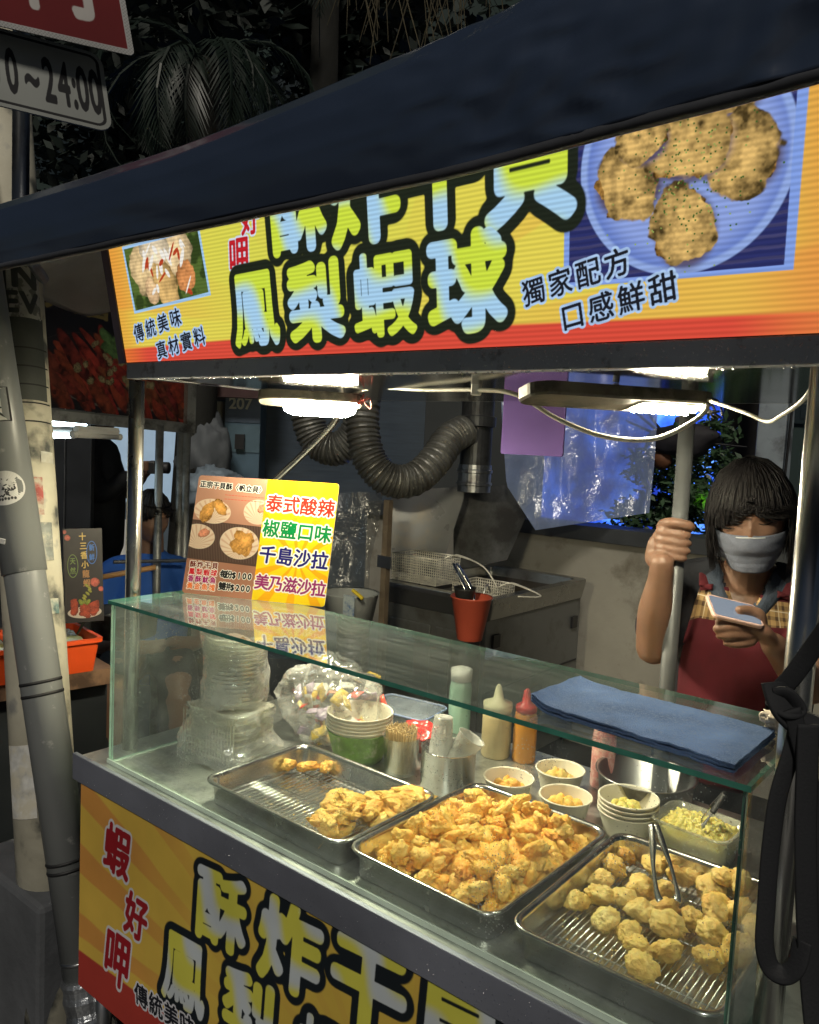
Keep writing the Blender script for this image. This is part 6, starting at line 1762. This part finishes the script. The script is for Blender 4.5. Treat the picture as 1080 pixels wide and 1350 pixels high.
mb = MB(); mb.quad(A0 + up*.015, A1 + up*.015, A1 + up*.66, A0 + up*.66)
nput(mb, 'picture_board', print_mat('crayfish_board', paint_cray(), .35, emit=.05, grime=.2), solid=.004)  # faint glow put into the print, though the board is no lamp
def bar(a, b_, w_, h_, name, mt, par=NS):
    d = (b_ - a); L = d.length; d.normalize(); s = d.cross(up).normalized()
    mb = MB(); mb.loft([[q + s*x*w_ + up*z*h_ for x, z in ((-.5, -.5), (.5, -.5), (.5, .5), (-.5, .5))] for q in (a, b_)])
    return nput(mb, name, mt, par)
nfr = mat('neighbour_frame', (.30, .31, .31), .45, .6, .3, 5, dirt=(.08, .08, .08), ds=7, dth=.55)
bar(A0 - dn*.2 - up*.01, A1 + up*-.01, .05, .04, 'lower_rail', nfr)
bar(A1 + up*-.03, A1 + up*.70, .02, .02, 'side_rail', nfr) if False else nput(MB().box(tuple(A1 + Vector((-.015, -.015, -.03))), tuple(A1 + Vector((.03, .03, .70)))), 'side_rail', nfr)
e0, e1 = A0 - nn_*.9, A1 - nn_*.9
mb = MB(); mb.loft([[A0 - dn*.3, A1, e1, e0 - dn*.3], [q + up*.02 for q in (A0 - dn*.3, A1, e1, e0 - dn*.3)]]); nput(mb, 'roof_underside', mat('dull_underside', (.20, .21, .21), .4, .6, .3, 3))
for px, y0, y1, d in ((211, 560, 790, 3.45), (239, 562, 700, 3.62), (247, 562, 700, 3.62)):
    a, b_ = far(px, y0, d), far(px, y1, d); nput(MB().tube([a, Vector((a.x, a.y, .0))], .017, 12), 'pole', nfr, smooth_=True)
a, b_ = far(150, 741, 3.3), far(246, 739, 3.5); nput(MB().tube([a, b_], .008, 8), 'cross_bar', STEEL)
# fluorescent tubes
TUB = bpy.data.materials.new('fluorescent'); TUB.use_nodes = True
_n = TUB.node_tree; _e = _n.nodes.new('ShaderNodeEmission'); _e.inputs[0].default_value = (.72, .92, 1, 1); _e.inputs[1].default_value = 16
_n.links.new(_e.outputs[0], _n.nodes['Material Output'].inputs[0])
for (a, b_, lab) in ((far(40, 552, 3.25), far(112, 555, 3.5), 'upper glowing fluorescent tube under the crayfish board'), (far(40, 573, 3.1), far(92, 574, 3.25), 'lower short glowing fluorescent tube nearer the utility pole'), (far(100, 573, 3.1), far(154, 576, 3.3), 'dimmer fluorescent fitting beside the short glowing tube')):
    a.z = min(a.z, A0.z - .045); b_.z = min(b_.z, A0.z - .045)
    t = thing('tube_light', lab, 'lamp', tuple((a + b_)/2), (0, 0, 0), 'tube lights of the neighbouring stall'); c = (a + b_)/2
    MB().tube([a - c, b_ - c], .012, 12).build('glowing_tube', TUB if 'dimmer' not in lab else mat('unlit_tube', (.6, .6, .58), .4), t, smooth_=True)
    d = (b_ - a).normalized()
    MB().tube([a - c - d*.02, a - c], .014, 10).build('end_cap', WHITEP, t); MB().tube([b_ - c, b_ - c + d*.02], .014, 10).build('end_cap', WHITEP, t)
    MB().tube([a - c + up*.022, b_ - c + up*.022], .016, 6).build('batten', WHITEP, t)
# counter with crates, board and pans
c0 = far(-60, 915, 2.25); c1 = far(150, 885, 2.55); cz = .872
c0.z = c1.z = cz; dc = (c1 - c0).normalized(); nc = dc.cross(up)
mb = MB(); mb.loft([[c0 - up*.05, c1 - up*.05, c1 - nc*.7 - up*.05, c0 - nc*.7 - up*.05], [c0, c1, c1 - nc*.7, c0 - nc*.7]])
nput(mb, 'counter_top', mat('brown_counter', (.20, .12, .075), .35, var=.3, vs=9, dirt=(.08, .05, .035), ds=12, dth=.5))
mb = MB(); mb.loft([[c0 - nc*.05 - up*cz, c1 - nc*.05 - up*cz, c1 - nc*.6 - up*cz, c0 - nc*.6 - up*cz], [c0 - nc*.05 - up*.052, c1 - nc*.05 - up*.052, c1 - nc*.6 - up*.052, c0 - nc*.6 - up*.052]])
nput(mb, 'counter_body', mat('dark_cabinet', (.02, .024, .028), .5, .3, .3, 4))
ORG = mat('orange_crate_plastic', (.75, .085, .015), .4, var=.15, vs=9, bump=.15, bs=20)
def crate(pc, ang, w_, d_, h_, label, fill):
    t = thing('orange_crate', label, 'crate', tuple(pc), (0, 0, ang), 'orange crates on the next counter')
    mb = MB(); mb.loft([rrect(0, 0, w_-.03, d_-.03, .015, 0), rrect(0, 0, w_-.004, d_-.004, .02, h_-.012), rrect(0, 0, w_+.012, d_+.012, .02, h_-.012), rrect(0, 0, w_+.012, d_+.012, .02, h_), rrect(0, 0, w_-.012, d_-.012, .018, h_), rrect(0, 0, w_-.035, d_-.035, .015, .006)])
    mb.build('crate_wall', ORG, t)
    f = thing('crayfish_ice', fill, 'food', tuple(pc + up*(h_ - .035)), (0, 0, ang))
    mb = MB(); mb.grid(lambda u, v: Vector(((u-.5)*(w_-.03), (v-.5)*(d_-.03), .012*noise.noise(Vector((u*9, v*7, w_))) + .012)), 30, 22)
    mb.build('ice_bed', mat('wet_mash', (.25, .27, .10), .3, var=.6, vs=30, dirt=(.42, .5, .55), ds=6, dth=.5, bump=1, bs=80), f, smooth_=True)
    return t
ang = math.atan2(dc.y, dc.x)
k0 = far(84, 888, 2.42); k0.z = cz; crate(k0 - nc*.13 + dc*.0, ang, .235, .24, .105, 'orange plastic crate with a foil edge beside the glass case', 'greenish wet food under the menu board in the nearer crate')
k0 = far(-12, 905, 2.28); k0.z = cz; crate(k0 - nc*.13, ang, .20, .24, .105, 'orange plastic crate mostly hidden behind the leaning pipe', 'greenish food in the crate behind the leaning pipe')
def paint_small():
    P = Print(.115, .29, 2600, srgb(42, 38, 40))
    P.a *= (.8 + .4*fbm(P.u.shape, 60, 3))[..., None]
    for i, ch in enumerate('十三香小龍蝦'): P.char(ch, .056 + .002*i, .265 - .0290*i, .022, .025, srgb(205, 175, 95) if i < 4 else srgb(165, 120, 75), .03)
    for (u, v, c, t_) in ((.083, .215, srgb(60, 110, 190), '新鮮'), (.026, .175, srgb(110, 130, 70), '天然')):
        P.ellipse(u, v, .016, .036, c, .03); P.ellipse(u, v, .0140, .0335, srgb(38, 36, 42), .03)
        for i, ch in enumerate(t_): P.char(ch, u, v + .015 - .030*i, .017, .022, c, .03)
    for (u, v, r) in ((.012, .262, .009), (.004, .28, .006), (.09, .122, .014), (.108, .10, .008)): P.blob(u, v, r, r, 1, srgb(180, 90, 75), 5, .2, .3)
    for i in range(6): P.blob(.066 + .009*math.sin(i), .112 - .008*i, .008, .004, -.8, srgb(140, 140, 60), 30 + i, .3, .3)
    P.ellipse(.058, .030, .050, .018, srgb(180, 170, 160), .05)
    for i in range(22): P.blob(.058 + .034*math.sin(i*2.1), .036 + .011*math.cos(i*3.3) + .006*(i % 3), .017, .010, i, srgb(150, 62, 42), 60 + i, .3, .35)
    for i in range(6): P.blob(.058 + .012*math.sin(i*2.1), .062, .010, .006, i, srgb(120, 130, 50), 90 + i, .3, .35)
    return P.image('small_board_print')
b0_, b1_ = far(86, 822, 2.50), far(131, 833, 2.56)
q0 = b0_; ex = (b1_ - b0_); ex.z = 0; ex = ex.normalized()*.115
t = thing('menu_board', 'small black upright menu board with oval marks, standing behind the orange crate', 'menu board', tuple(b0_)) 
mb = MB(); mb.quad((0, 0, 0), ex, ex + up*.29 - nc*.03, up*.29 - nc*.03)
mb.build('board_face', print_mat('small_board', paint_small(), .4, grime=.1), t, solid=.004)
MB().tube([ex*.5 - nc*.005, ex*.5 - nc*.06 - up*.05], .004, 6).build('board_foot', DARK, t)
for (px, py, d, r, h_, lab) in ((165, 800, 2.95, .11, .09, 'dented steel pan beside the blue shirted man'), (112, 800, 3.0, .10, .07, 'second steel pan behind the small menu board')):
    q = far(px, py, d); t = thing('steel_pan', lab, 'pan', (q.x, q.y, cz))
    MB().lathe([(r*.9, 0), (r, .004), (r*1.05, h_), (r*1.1, h_ + .004), (r*1.03, h_), (r*.93, .01)], 32, c0=True, c1=True).build('pan_wall', STEEL_D, t, smooth_=True)
q0, q1 = far(128, 762, 2.9), far(205, 748, 3.0); t = tag(rebase(MB().tube([q0, q1], .010, 8).build('wooden_spoon', mat('wood_handle', (.30, .17, .07), .5), smooth_=True), q0), 'wooden spoon handle held over the pan', 'spoon')
# dark doors and the lit shop behind
t = thing('dark_doors', 'dark wooden door leaves behind the neighbouring stall', 'door', tuple(far(90, 700, 4.6)))
tb = -t.location
for x0, x1 in ((20, 85), (86, 121)):
    mb = slab(x0, x1, 4.6, 4.6, 0, 2.3, .05); mb.v = [tuple(Vector(q) + tb) for q in mb.v]; mb.build('door_leaf', mat('dark_door', (.014, .016, .02), .5, var=.3), t, bevel=.004)
mbx = slab(85.2, 86, 4.58, 4.58, 0, 2.3, .01); mbx.v = [tuple(Vector(q) + tb) for q in mbx.v]; mbx.build('door_strip', STEEL_D, t)
t = thing('lit_shop', 'pale blue lit shop interior seen past the dark doors', 'shop', tuple(far(140, 650, 8.0))); tb = -t.location
mb = slab(95, 250, 8.0, 8.0, 0, 3, .1); mb.v = [tuple(Vector(q) + tb) for q in mb.v]; mb.build('back_wall', mat('shop_wall', (.45, .58, .70), .6, emit=.22, ecol=(.45, .68, .95)), t)  # wall glows by itself in place of the shop's unseen lamp
mb = slab(95, 250, 7.9, 7.9, 0, .9, .3); mb.v = [tuple(Vector(q) + tb) for q in mb.v]; mb.build('counter', mat('shop_counter', (.12, .16, .2), .5), t)
t = thing('white_chair', 'white plastic chair beside the person with the camera', 'chair', tuple(Vector((far(150, 700, 6.2).x, far(150, 700, 6.2).y, 0))))
MB().box((-.22, -.22, .44), (.22, .22, .46)).build('seat', WHITEP, t, bevel=.01); MB().box((-.22, .20, .52), (.22, .22, .9)).build('backrest', WHITEP, t, bevel=.01)
for x in (-.2, .2):
    for y in (-.2, .2): MB().tube([(x*1.1, y*1.1, 0), (x, y, .9 if y > 0 else .44)], .016, 8).build('leg', WHITEP, t)
# grey canopy of the neighbour
mb = MB()
g0, g1, g2, g3 = far(-60, 350, 2.0), far(185, 318, 2.6), far(170, 420, 3.1), far(-60, 372, 2.7)
mb.grid(lambda u, v: (g0*(1-u) + g1*u)*(1-v) + (g3*(1-u) + g2*u)*v + Vector((0, 0, .02*math.sin(u*9 + v*5) + .012*noise.noise(Vector((u*6, v*4, 0))))), 30, 16)
o = mb.build('grey_canopy', film_mat('grey_canvas', (.62, .62, .60), .95, 2), smooth_=True, solid=.002); rebase(o, g0); tag(o, 'sagging grey canvas canopy of the neighbouring stall below the awning', 'canopy')

# ================================================================ utility pole, leaning pipe, street signs
def pole_mat():
    mt, n, l, p, out = new_mat('peeling_pole')
    tc = n.new('ShaderNodeTexCoord')
    n1 = n.new('ShaderNodeTexNoise'); n1.inputs['Scale'].default_value = 7; n1.inputs['Detail'].default_value = 9; l.new(tc.outputs['Object'], n1.inputs['Vector'])
    cr = n.new('ShaderNodeValToRGB'); l.new(n1.outputs[0], cr.inputs[0])
    E_ = cr.color_ramp.elements; E_[0].position = .38; E_[0].color = (.08, .085, .08, 1); E_[1].position = .47; E_[1].color = (.50, .47, .37, 1)
    e = E_.new(.62); e.color = (.58, .55, .44, 1); e = E_.new(.70); e.color = (.30, .30, .28, 1)
    n2 = n.new('ShaderNodeTexNoise'); n2.inputs['Scale'].default_value = 4; l.new(tc.outputs['Object'], n2.inputs['Vector'])
    n3 = n.new('ShaderNodeMapRange'); n3.inputs[1].default_value = .64; n3.inputs[2].default_value = .66; l.new(n2.outputs[0], n3.inputs[0])
    mx = n.new('ShaderNodeMix'); mx.data_type = 'RGBA'; l.new(n3.outputs[0], mx.inputs[0]); l.new(cr.outputs[0], mx.inputs[6]); mx.inputs[7].default_value = (.32, .05, .05, 1)
    l.new(cr.outputs[0], p.inputs['Base Color']); p.inputs['Roughness'].default_value = .8
    b = n.new('ShaderNodeBump'); b.inputs['Strength'].default_value = .8; b.inputs['Distance'].default_value = .006; l.new(n1.outputs[0], b.inputs['Height']); l.new(b.outputs[0], p.inputs['Normal'])
    return mt
up_base = far(62, 1100, 2.15); up_top = far(20, 400, 2.3)
dirp = (up_top - up_base)
gb = up_base - dirp*(up_base.z/dirp.z)
t = thing('utility_pole', 'round utility pole with peeling cream paint and old posters behind the leaning pipe', 'utility pole', tuple(gb))
ztop = up_base + dirp*((3.2 - up_base.z)/dirp.z)
MB().tube([Vector((0, 0, 0)), (ztop - gb)], [.080, .074], 28).build('shaft', pole_mat(), t, smooth_=True)
def on_shaft(z): return (ztop - gb)*(z/ (ztop - gb).z)
def wrap(z0, z1, a0, a1, r, name, mt, par, axis, solid=.001, n_=14):
    dax = axis(1.0) - axis(0.0); dax.normalize()
    x_ = Vector((R3[0][0], R3[0][1], 0)); x_ = (x_ - dax*x_.dot(dax)).normalized(); y_ = dax.cross(x_).normalized()
    toward = Vector((0, 0, 0)) - par.location; 
    if y_.dot(Vector((-par.location.x, -par.location.y, 0))) < 0: y_ = -y_
    mb = MB()
    def f(u, v):
        a = rad(a0 + (a1-a0)*u); return axis(z0 + (z1-z0)*v) + (x_*math.sin(a) + y_*math.cos(a))*r
    mb.grid(f, n_, 4); 
    for k in range(len(mb.f)):
        i = k % (n_-1); j = k//(n_-1); mb.uv[k] = [(i/(n_-1), j/3), ((i+1)/(n_-1), j/3), ((i+1)/(n_-1), (j+1)/3), (i/(n_-1), (j+1)/3)]
    return mb.build(name, mt, par, smooth_=True)
def paint_notice():
    P = Print(.22, .14, 1500, (.40, .40, .38))
    P.a *= (.5 + .8*fbm(P.u.shape, 40, 7))[..., None]
    for i, ch in enumerate('NJN'): P.char(ch, .045 + .065*i, .095, .10, .075, (.04, .045, .05), .05)
    for i, ch in enumerate('THEV'): P.char(ch, .035 + .05*i, .035, .085, .065, (.04, .045, .05), .05)
    P.mix(smooth(fbm(P.u.shape, 30, 17), .55, .62)*.7, (.05, .055, .055))
    return P.image('torn_notice_print')
zn = far(15, 405, 2.3).z
dk = mat('black_pole_sleeve', (.05, .055, .05), .6, var=.4, bump=.4, bs=30)
wrap(zn - .28, zn - .05, -80, 80, .0805, 'dark_band', dk, t, on_shaft)
wrap(zn - .055, zn + .12, -75, 75, .0815, 'torn_notice', print_mat('torn_notice', paint_notice(), .6), t, on_shaft)
for k in range(5):
    z = zn - .14 - .05*k; wrap(z, z + .004, -85, 85, .0825, 'wire_tie', BLACK, t, lambda q, z0=z: on_shaft(q) + Vector((0, 0, 0)))
for (z0, z1, a0, a1, c) in ((1.36, 1.46, 5, 55, (.34, .07, .06)), (1.24, 1.34, 10, 70, (.22, .24, .23)), (1.10, 1.14, 15, 75, (.10, .17, .17)), (.60, .78, -50, 10, (.5, .5, .48)), (1.50, 1.53, 55, 88, (.55, .55, .5))):
    wrap(z0, z1, a0, a1, .0806, 'poster_scrap', mat('scrap_%d' % int(z0*100), c, .7, var=.5, vs=30, dirt=(.5, .47, .38), ds=18, dth=.5), t, on_shaft)
# concrete block at the foot
t = thing('concrete_block', 'dark worn concrete block on the ground at the foot of the poles', 'block', (-1.95, 1.10, 0))
MB().box((-.30, -.16, 0), (.10, .20, .44)).build('block', mat('dark_concrete', (.085, .09, .10), .85, var=.3, vs=5, bump=.8, bs=25), t, bevel=.015)

# leaning PVC pipe
pA, pB = far(-14, 440, 2.14), far(112, 1290, 2.0)
dv = (pB - pA); 
t = thing('drain_pipe', 'long grey plastic drain pipe leaning in front of the utility pole, with stickers', 'pipe', tuple(pB))
AX = lambda s: (pA - pB)*s           # s: 0 at the bottom end, 1 at the upper one
PVC = mat('grey_pvc', (.19, .20, .20), .36, var=.10, vs=3, dirt=(.50, .50, .48), ds=22, dth=.68, bump=.06, bs=40)
Ln = (pA - pB).length; r0 = .050
top_e = AX(1.35)
MB().tube([AX(0), AX(.62), top_e], [r0*.98, r0, r0], 32).build('tube', PVC, t, smooth_=True)
sc_ = lambda px_y: (pB.z - 0)/1
def s_at(py):      # fraction along the pipe at which the photograph shows height py
    best = 0; bd = 1e9
    for k in range(0, 200):
        s = k/160; P_ = np.array((pB + AX(s))[:]) - EYE; v = R3 @ P_; y = 675 + FOC*v[1]/v[2]
        if abs(y - py) < bd: bd = abs(y - py); best = s
    return best
s1, s2 = s_at(755), s_at(700)
MB().tube([AX(s1), AX(s1 + .001), AX(s_at(400)), AX(1.34)], [r0, r0*1.085, r0*1.085, r0*1.085], 32).build('socket', PVC, t, smooth_=True)
for py in (900, 915, 1130, 1143, 1262):
    s = s_at(py); MB().tube([AX(s - .0025), AX(s), AX(s + .0025)], [r0*1.0, r0*1.03, r0*1.0], 32).build('wire_tie', BLACK if py < 1200 else STEEL_D, t, smooth_=True)
def paint_sticker(kind):
    if kind == 0:
        P = Print(.06, .075, 3000, (.55, .55, .52)); 
        P.mix((np.abs(P.u - .03) > .026) | (np.abs(P.v - .0375) > .0335), (.02, .02, .02))
        for i, ch in enumerate('くのEL口へ'): P.char(ch, .017 + .025*(i % 2), .058 - .021*(i//2), .024, .022, (.02, .02, .02), .05)
    else:
        P = Print(.08, .08, 2600, (.62, .62, .60)); rr = random.Random(5)
        for i in range(60):
            a = rr.random()*6.3; q = .020*math.sqrt(rr.random()); P.ellipse(.04 + q*math.cos(a), .040 + q*math.sin(a)*1.2, .0042, .0016, (.03, .03, .03) if i % 2 else (.6, .6, .58), .3, rr.random()*3)
        for i in range(7): P.ellipse(.022 + .006*i, .014 + .001*(i % 2), .0026, .0034, (.04, .04, .04), .3)
    return P.image('sticker_print_%d' % kind)
def sticker(py, hh, a0, a1, kind, nm, lab, round_=False):
    s = s_at(py); ds = hh/Ln
    dax = AX(1).normalized(); x_ = Vector((R3[0][0], R3[0][1], 0)); x_ = (x_ - dax*x_.dot(dax)).normalized(); y_ = dax.cross(x_).normalized()
    if y_.dot(Vector((-pB.x, -pB.y, 0))) < 0: y_ = -y_
    mb = MB(); rr_ = r0*1.085 + .0006
    am, aw_ = rad((a0 + a1)/2), rad((a1 - a0)/2)
    ring = []; uv = []
    N = 40
    for k in range(N):
        c, sn = math.cos(k*6.2832/N), math.sin(k*6.2832/N)
        if not round_: m_ = max(abs(c), abs(sn)); c, sn = c/m_*.96, sn/m_*.96
        a = am + aw_*c; ring.append(AX(s + ds*.5*sn) + (x_*math.sin(a) + y_*math.cos(a))*rr_); uv.append((.5 + .5*c, .5 + .5*sn))
    cc = AX(s) + (x_*math.sin(am) + y_*math.cos(am))*(rr_ + .0012)
    mid = []; 
    for fr_ in (.5,):
        for k in range(N):
            c, sn = (uv[k][0] - .5)*2*fr_, (uv[k][1] - .5)*2*fr_
            a = am + aw_*c; mid.append(AX(s + ds*.5*sn) + (x_*math.sin(a) + y_*math.cos(a))*(rr_ + .0004))
    vs_ = ring + mid + [cc]
    fs_ = []
    for k in range(N):
        k2 = (k + 1) % N
        fs_.append((k, k2, N + k2, N + k)); mb.uv[len(fs_) - 1] = [uv[k], uv[k2], ((uv[k2][0]+.5)/2, (uv[k2][1]+.5)/2), ((uv[k][0]+.5)/2, (uv[k][1]+.5)/2)]
    for k in range(N):
        k2 = (k + 1) % N
        fs_.append((N + k, N + k2, 2*N)); mb.uv[len(fs_) - 1] = [((uv[k][0]+.5)/2, (uv[k][1]+.5)/2), ((uv[k2][0]+.5)/2, (uv[k2][1]+.5)/2), (.5, .5)]
    mb.add(vs_, fs_); mb.build(nm, print_mat(nm + '_print', paint_sticker(kind), .35), t)
sticker(542, .095, -62, 52, 0, 'square_sticker', 'x')
sticker(645, .088, -48, 58, 1, 'round_sticker', 'x', True)
mb = MB(); mb.box((-.022, -.001, -.007), (.022, .001, .007)); o = mb.build('paper_scrap', WHITEP, t); o.location = AX(s_at(708)) + Vector((.012, -.064, 0)); o.rotation_euler = (.3, .2, .75)
# foil-wrapped elbow at the bottom
FOIL = mat('silver_foil', (.45, .47, .50), .30, .9, .3, 12, bump=1.0, bs=45)
el = spline([AX(.005), AX(-.05), AX(-.10) + Vector((.02, .0, 0)), AX(-.14) + Vector((.055, .0, .01)), AX(-.16) + Vector((.12, 0, .02))], 7)
MB().tube(el, [r0*(1.08 + .05*math.sin(k*1.9)) for k in range(len(el))], 22).build('foil_elbow', FOIL, t)
MB().tube([AX(-.16) + Vector((.10, 0, .05)), AX(-.16) + Vector((.10, 0, -.32))], .05, 20).build('down_pipe', STEEL_D, t, smooth_=True)

# street signs
def street_sign(name, q, label, P, ppx, mt_name, rad_c=.03, rim=None):
    """plate given by its lower left corner, right direction, up direction and size"""
    o0, ex, ey, w_, h_ = q
    t = thing(name, label, 'road sign', tuple(o0))
    ring = [(p_.x, p_.y) for p_ in rrect(w_/2, h_/2, w_, h_, rad_c, 0, 6)]
    nn = ex.cross(ey).normalized()
    if nn.dot(-Vector(o0)) < 0: nn = -nn
    mb = MB(); mb.add([ex*x + ey*y + nn*.002 for x, y in ring], [tuple(range(len(ring)))]); mb.uv[0] = [(x/w_, y/h_) for x, y in ring]
    mb.build('sign_face', print_mat(mt_name, P.image(mt_name), .7, grime=.25, spec=.15), t)
    mb = MB(); mb.loft([[ex*x + ey*y + nn*.0015 for x, y in ring], [ex*x + ey*y - nn*.0015 for x, y in ring]]); mb.build('sign_plate', STEEL_D, t)
    for x in (.3,): MB().box((-.02, -.02, -.03), (.02, .02, .03)).build('bracket', STEEL_D, t, loc=ex*x*w_ + ey*h_*.5 - nn*.02)
    return t
def plane_from(br, tr, bl, d_r, d_l, w_, h_):
    BR, TR, BL = far(*br, d_r), far(*tr, d_r), far(*bl, d_l)
    ex = (BR - BL).normalized(); ey = (TR - BR).normalized()
    return (BR - ex*w_, ex, ey, w_, h_)
BR_, TR_, BL_ = far(149, 176, 1.7), far(134, 73, 1.74), far(0, 140, 1.64)
KS = (BR_ - BL_).length/149
hh = (TR_ - BR_).length
WS = .42
P = Print(WS, hh, 1600, (.28, .29, .28))
r_ = np.minimum(np.minimum(P.u, WS - P.u), np.minimum(P.v, hh - P.v))
cu_, cv_ = np.minimum(P.u, WS - P.u), np.minimum(P.v, hh - P.v)
RR = .03; rc = np.where((cu_ < RR) & (cv_ < RR), RR - np.hypot(RR - cu_, RR - cv_), r_)
P.mix(((rc > .009) & (rc < .015)).astype(float), (.02, .02, .022))
for i, ch in enumerate('00~24:00'):
    xs = KS*(152, 128, 102, 79, 59.5, 45.5, 34, 17)[i]
    P.char(ch, WS - xs, hh*.49, KS*(34 if ch == '~' else 33), hh*.78, (.018, .018, .02), .036)
ss = street_sign('road_sign', (BR_ - (BR_ - BL_).normalized()*WS, (BR_ - BL_).normalized(), (TR_ - BR_).normalized(), WS, hh), 'white road sign with a black border reading 24:00, under the red sign', P, 1, 'white_sign_print', .03)
P = Print(.46, .40, 1400, (.14, .009, .012))
r_ = np.minimum(np.minimum(P.u, .46 - P.u), np.minimum(P.v, .40 - P.v))
P.mix((r_ < .012).astype(float), (.42, .42, .42)); P.mix(((r_ < .010) & (np.sin(P.u*900)*np.sin(P.v*900) > .2)).astype(float)*.5, (.12, .12, .12))
P.char('內', .46 - .130, .150, .150, .21, (.5, .48, .46), .035, vshear=0)

ss = street_sign('road_sign', plane_from((178, 75), (165, 0), (0, 35), 1.68, 1.62, .46, .40), 'red road sign with white characters at the top left corner', P, 1, 'red_sign_print', .012)
q0 = far(28, 150, 1.80); gpos = Vector((q0.x, q0.y, 0))
MB().tube([gpos - gpos, Vector((0, 0, 3.0))], .022, 14)
t = thing('sign_post', 'dark thin post carrying the two road signs', 'post', tuple(gpos))
MB().tube([(0, 0, 2.02), (0, 0, 3.1)], .018, 14).build('upright', STEEL_D, t, smooth_=True)
MB().tube([(0, 0, 2.02), (-.25, .18, 2.0)], .014, 10).build('arm', STEEL_D, t, smooth_=True)

# ================================================================ black straps at the right
t = thing('black_straps', 'long black webbing straps knotted and looped round the right front pole', 'straps', (-.20, 1.0, .8)); tb = -t.location
def strap(pts, w_, name, th=.10, upv=None):
    P_ = [Vector(p_) + tb for p_ in spline([Vector(q) for q in pts], 8)]
    MB().tube(P_, w_, 10, flat=th*.9, up=upv).build(name, BLACKW, t, smooth_=True)
face = Vector((R3[2][0], R3[2][1], 0)).normalized()
strap([far(1100, 815, .90), far(1075, 850, .90), far(1048, 888, .90), far(1026, 915, .905), far(1024, 935, .91)], .012, 'upper_strap', .16, tuple(face))
strap([far(1020, 900, .90), far(1030, 930, .89), far(1050, 950, .89), far(1075, 962, .89), far(1100, 970, .89)], .017, 'knot', .30)
strap([far(1018, 925, .90), far(1035, 940, .885), far(1052, 935, .89), far(1038, 915, .89), far(1020, 915, .895)], .010, 'knot_wrap', .5)
strap([far(1052, 955, .89), far(1044, 990, .89), far(1026, 1050, .89), far(1016, 1120, .89), far(1010, 1200, .89), far(1008, 1245, .89), far(1016, 1275, .89), far(1034, 1285, .885), far(1050, 1272, .88), far(1058, 1240, .88)], .0105, 'loop_strap', .18, tuple(face))
strap([far(1066, 955, .88), far(1064, 1020, .88), far(1062, 1100, .88), far(1064, 1200, .88), far(1070, 1300, .88), far(1080, 1400, .87)], .0125, 'hanging_strap', .15, tuple(face))
strap([far(1044, 935, .88), far(1060, 1000, .885), far(1072, 1060, .89), far(1076, 1180, .89), far(1090, 1330, .89)], .010, 'second_strap', .2, tuple(face))
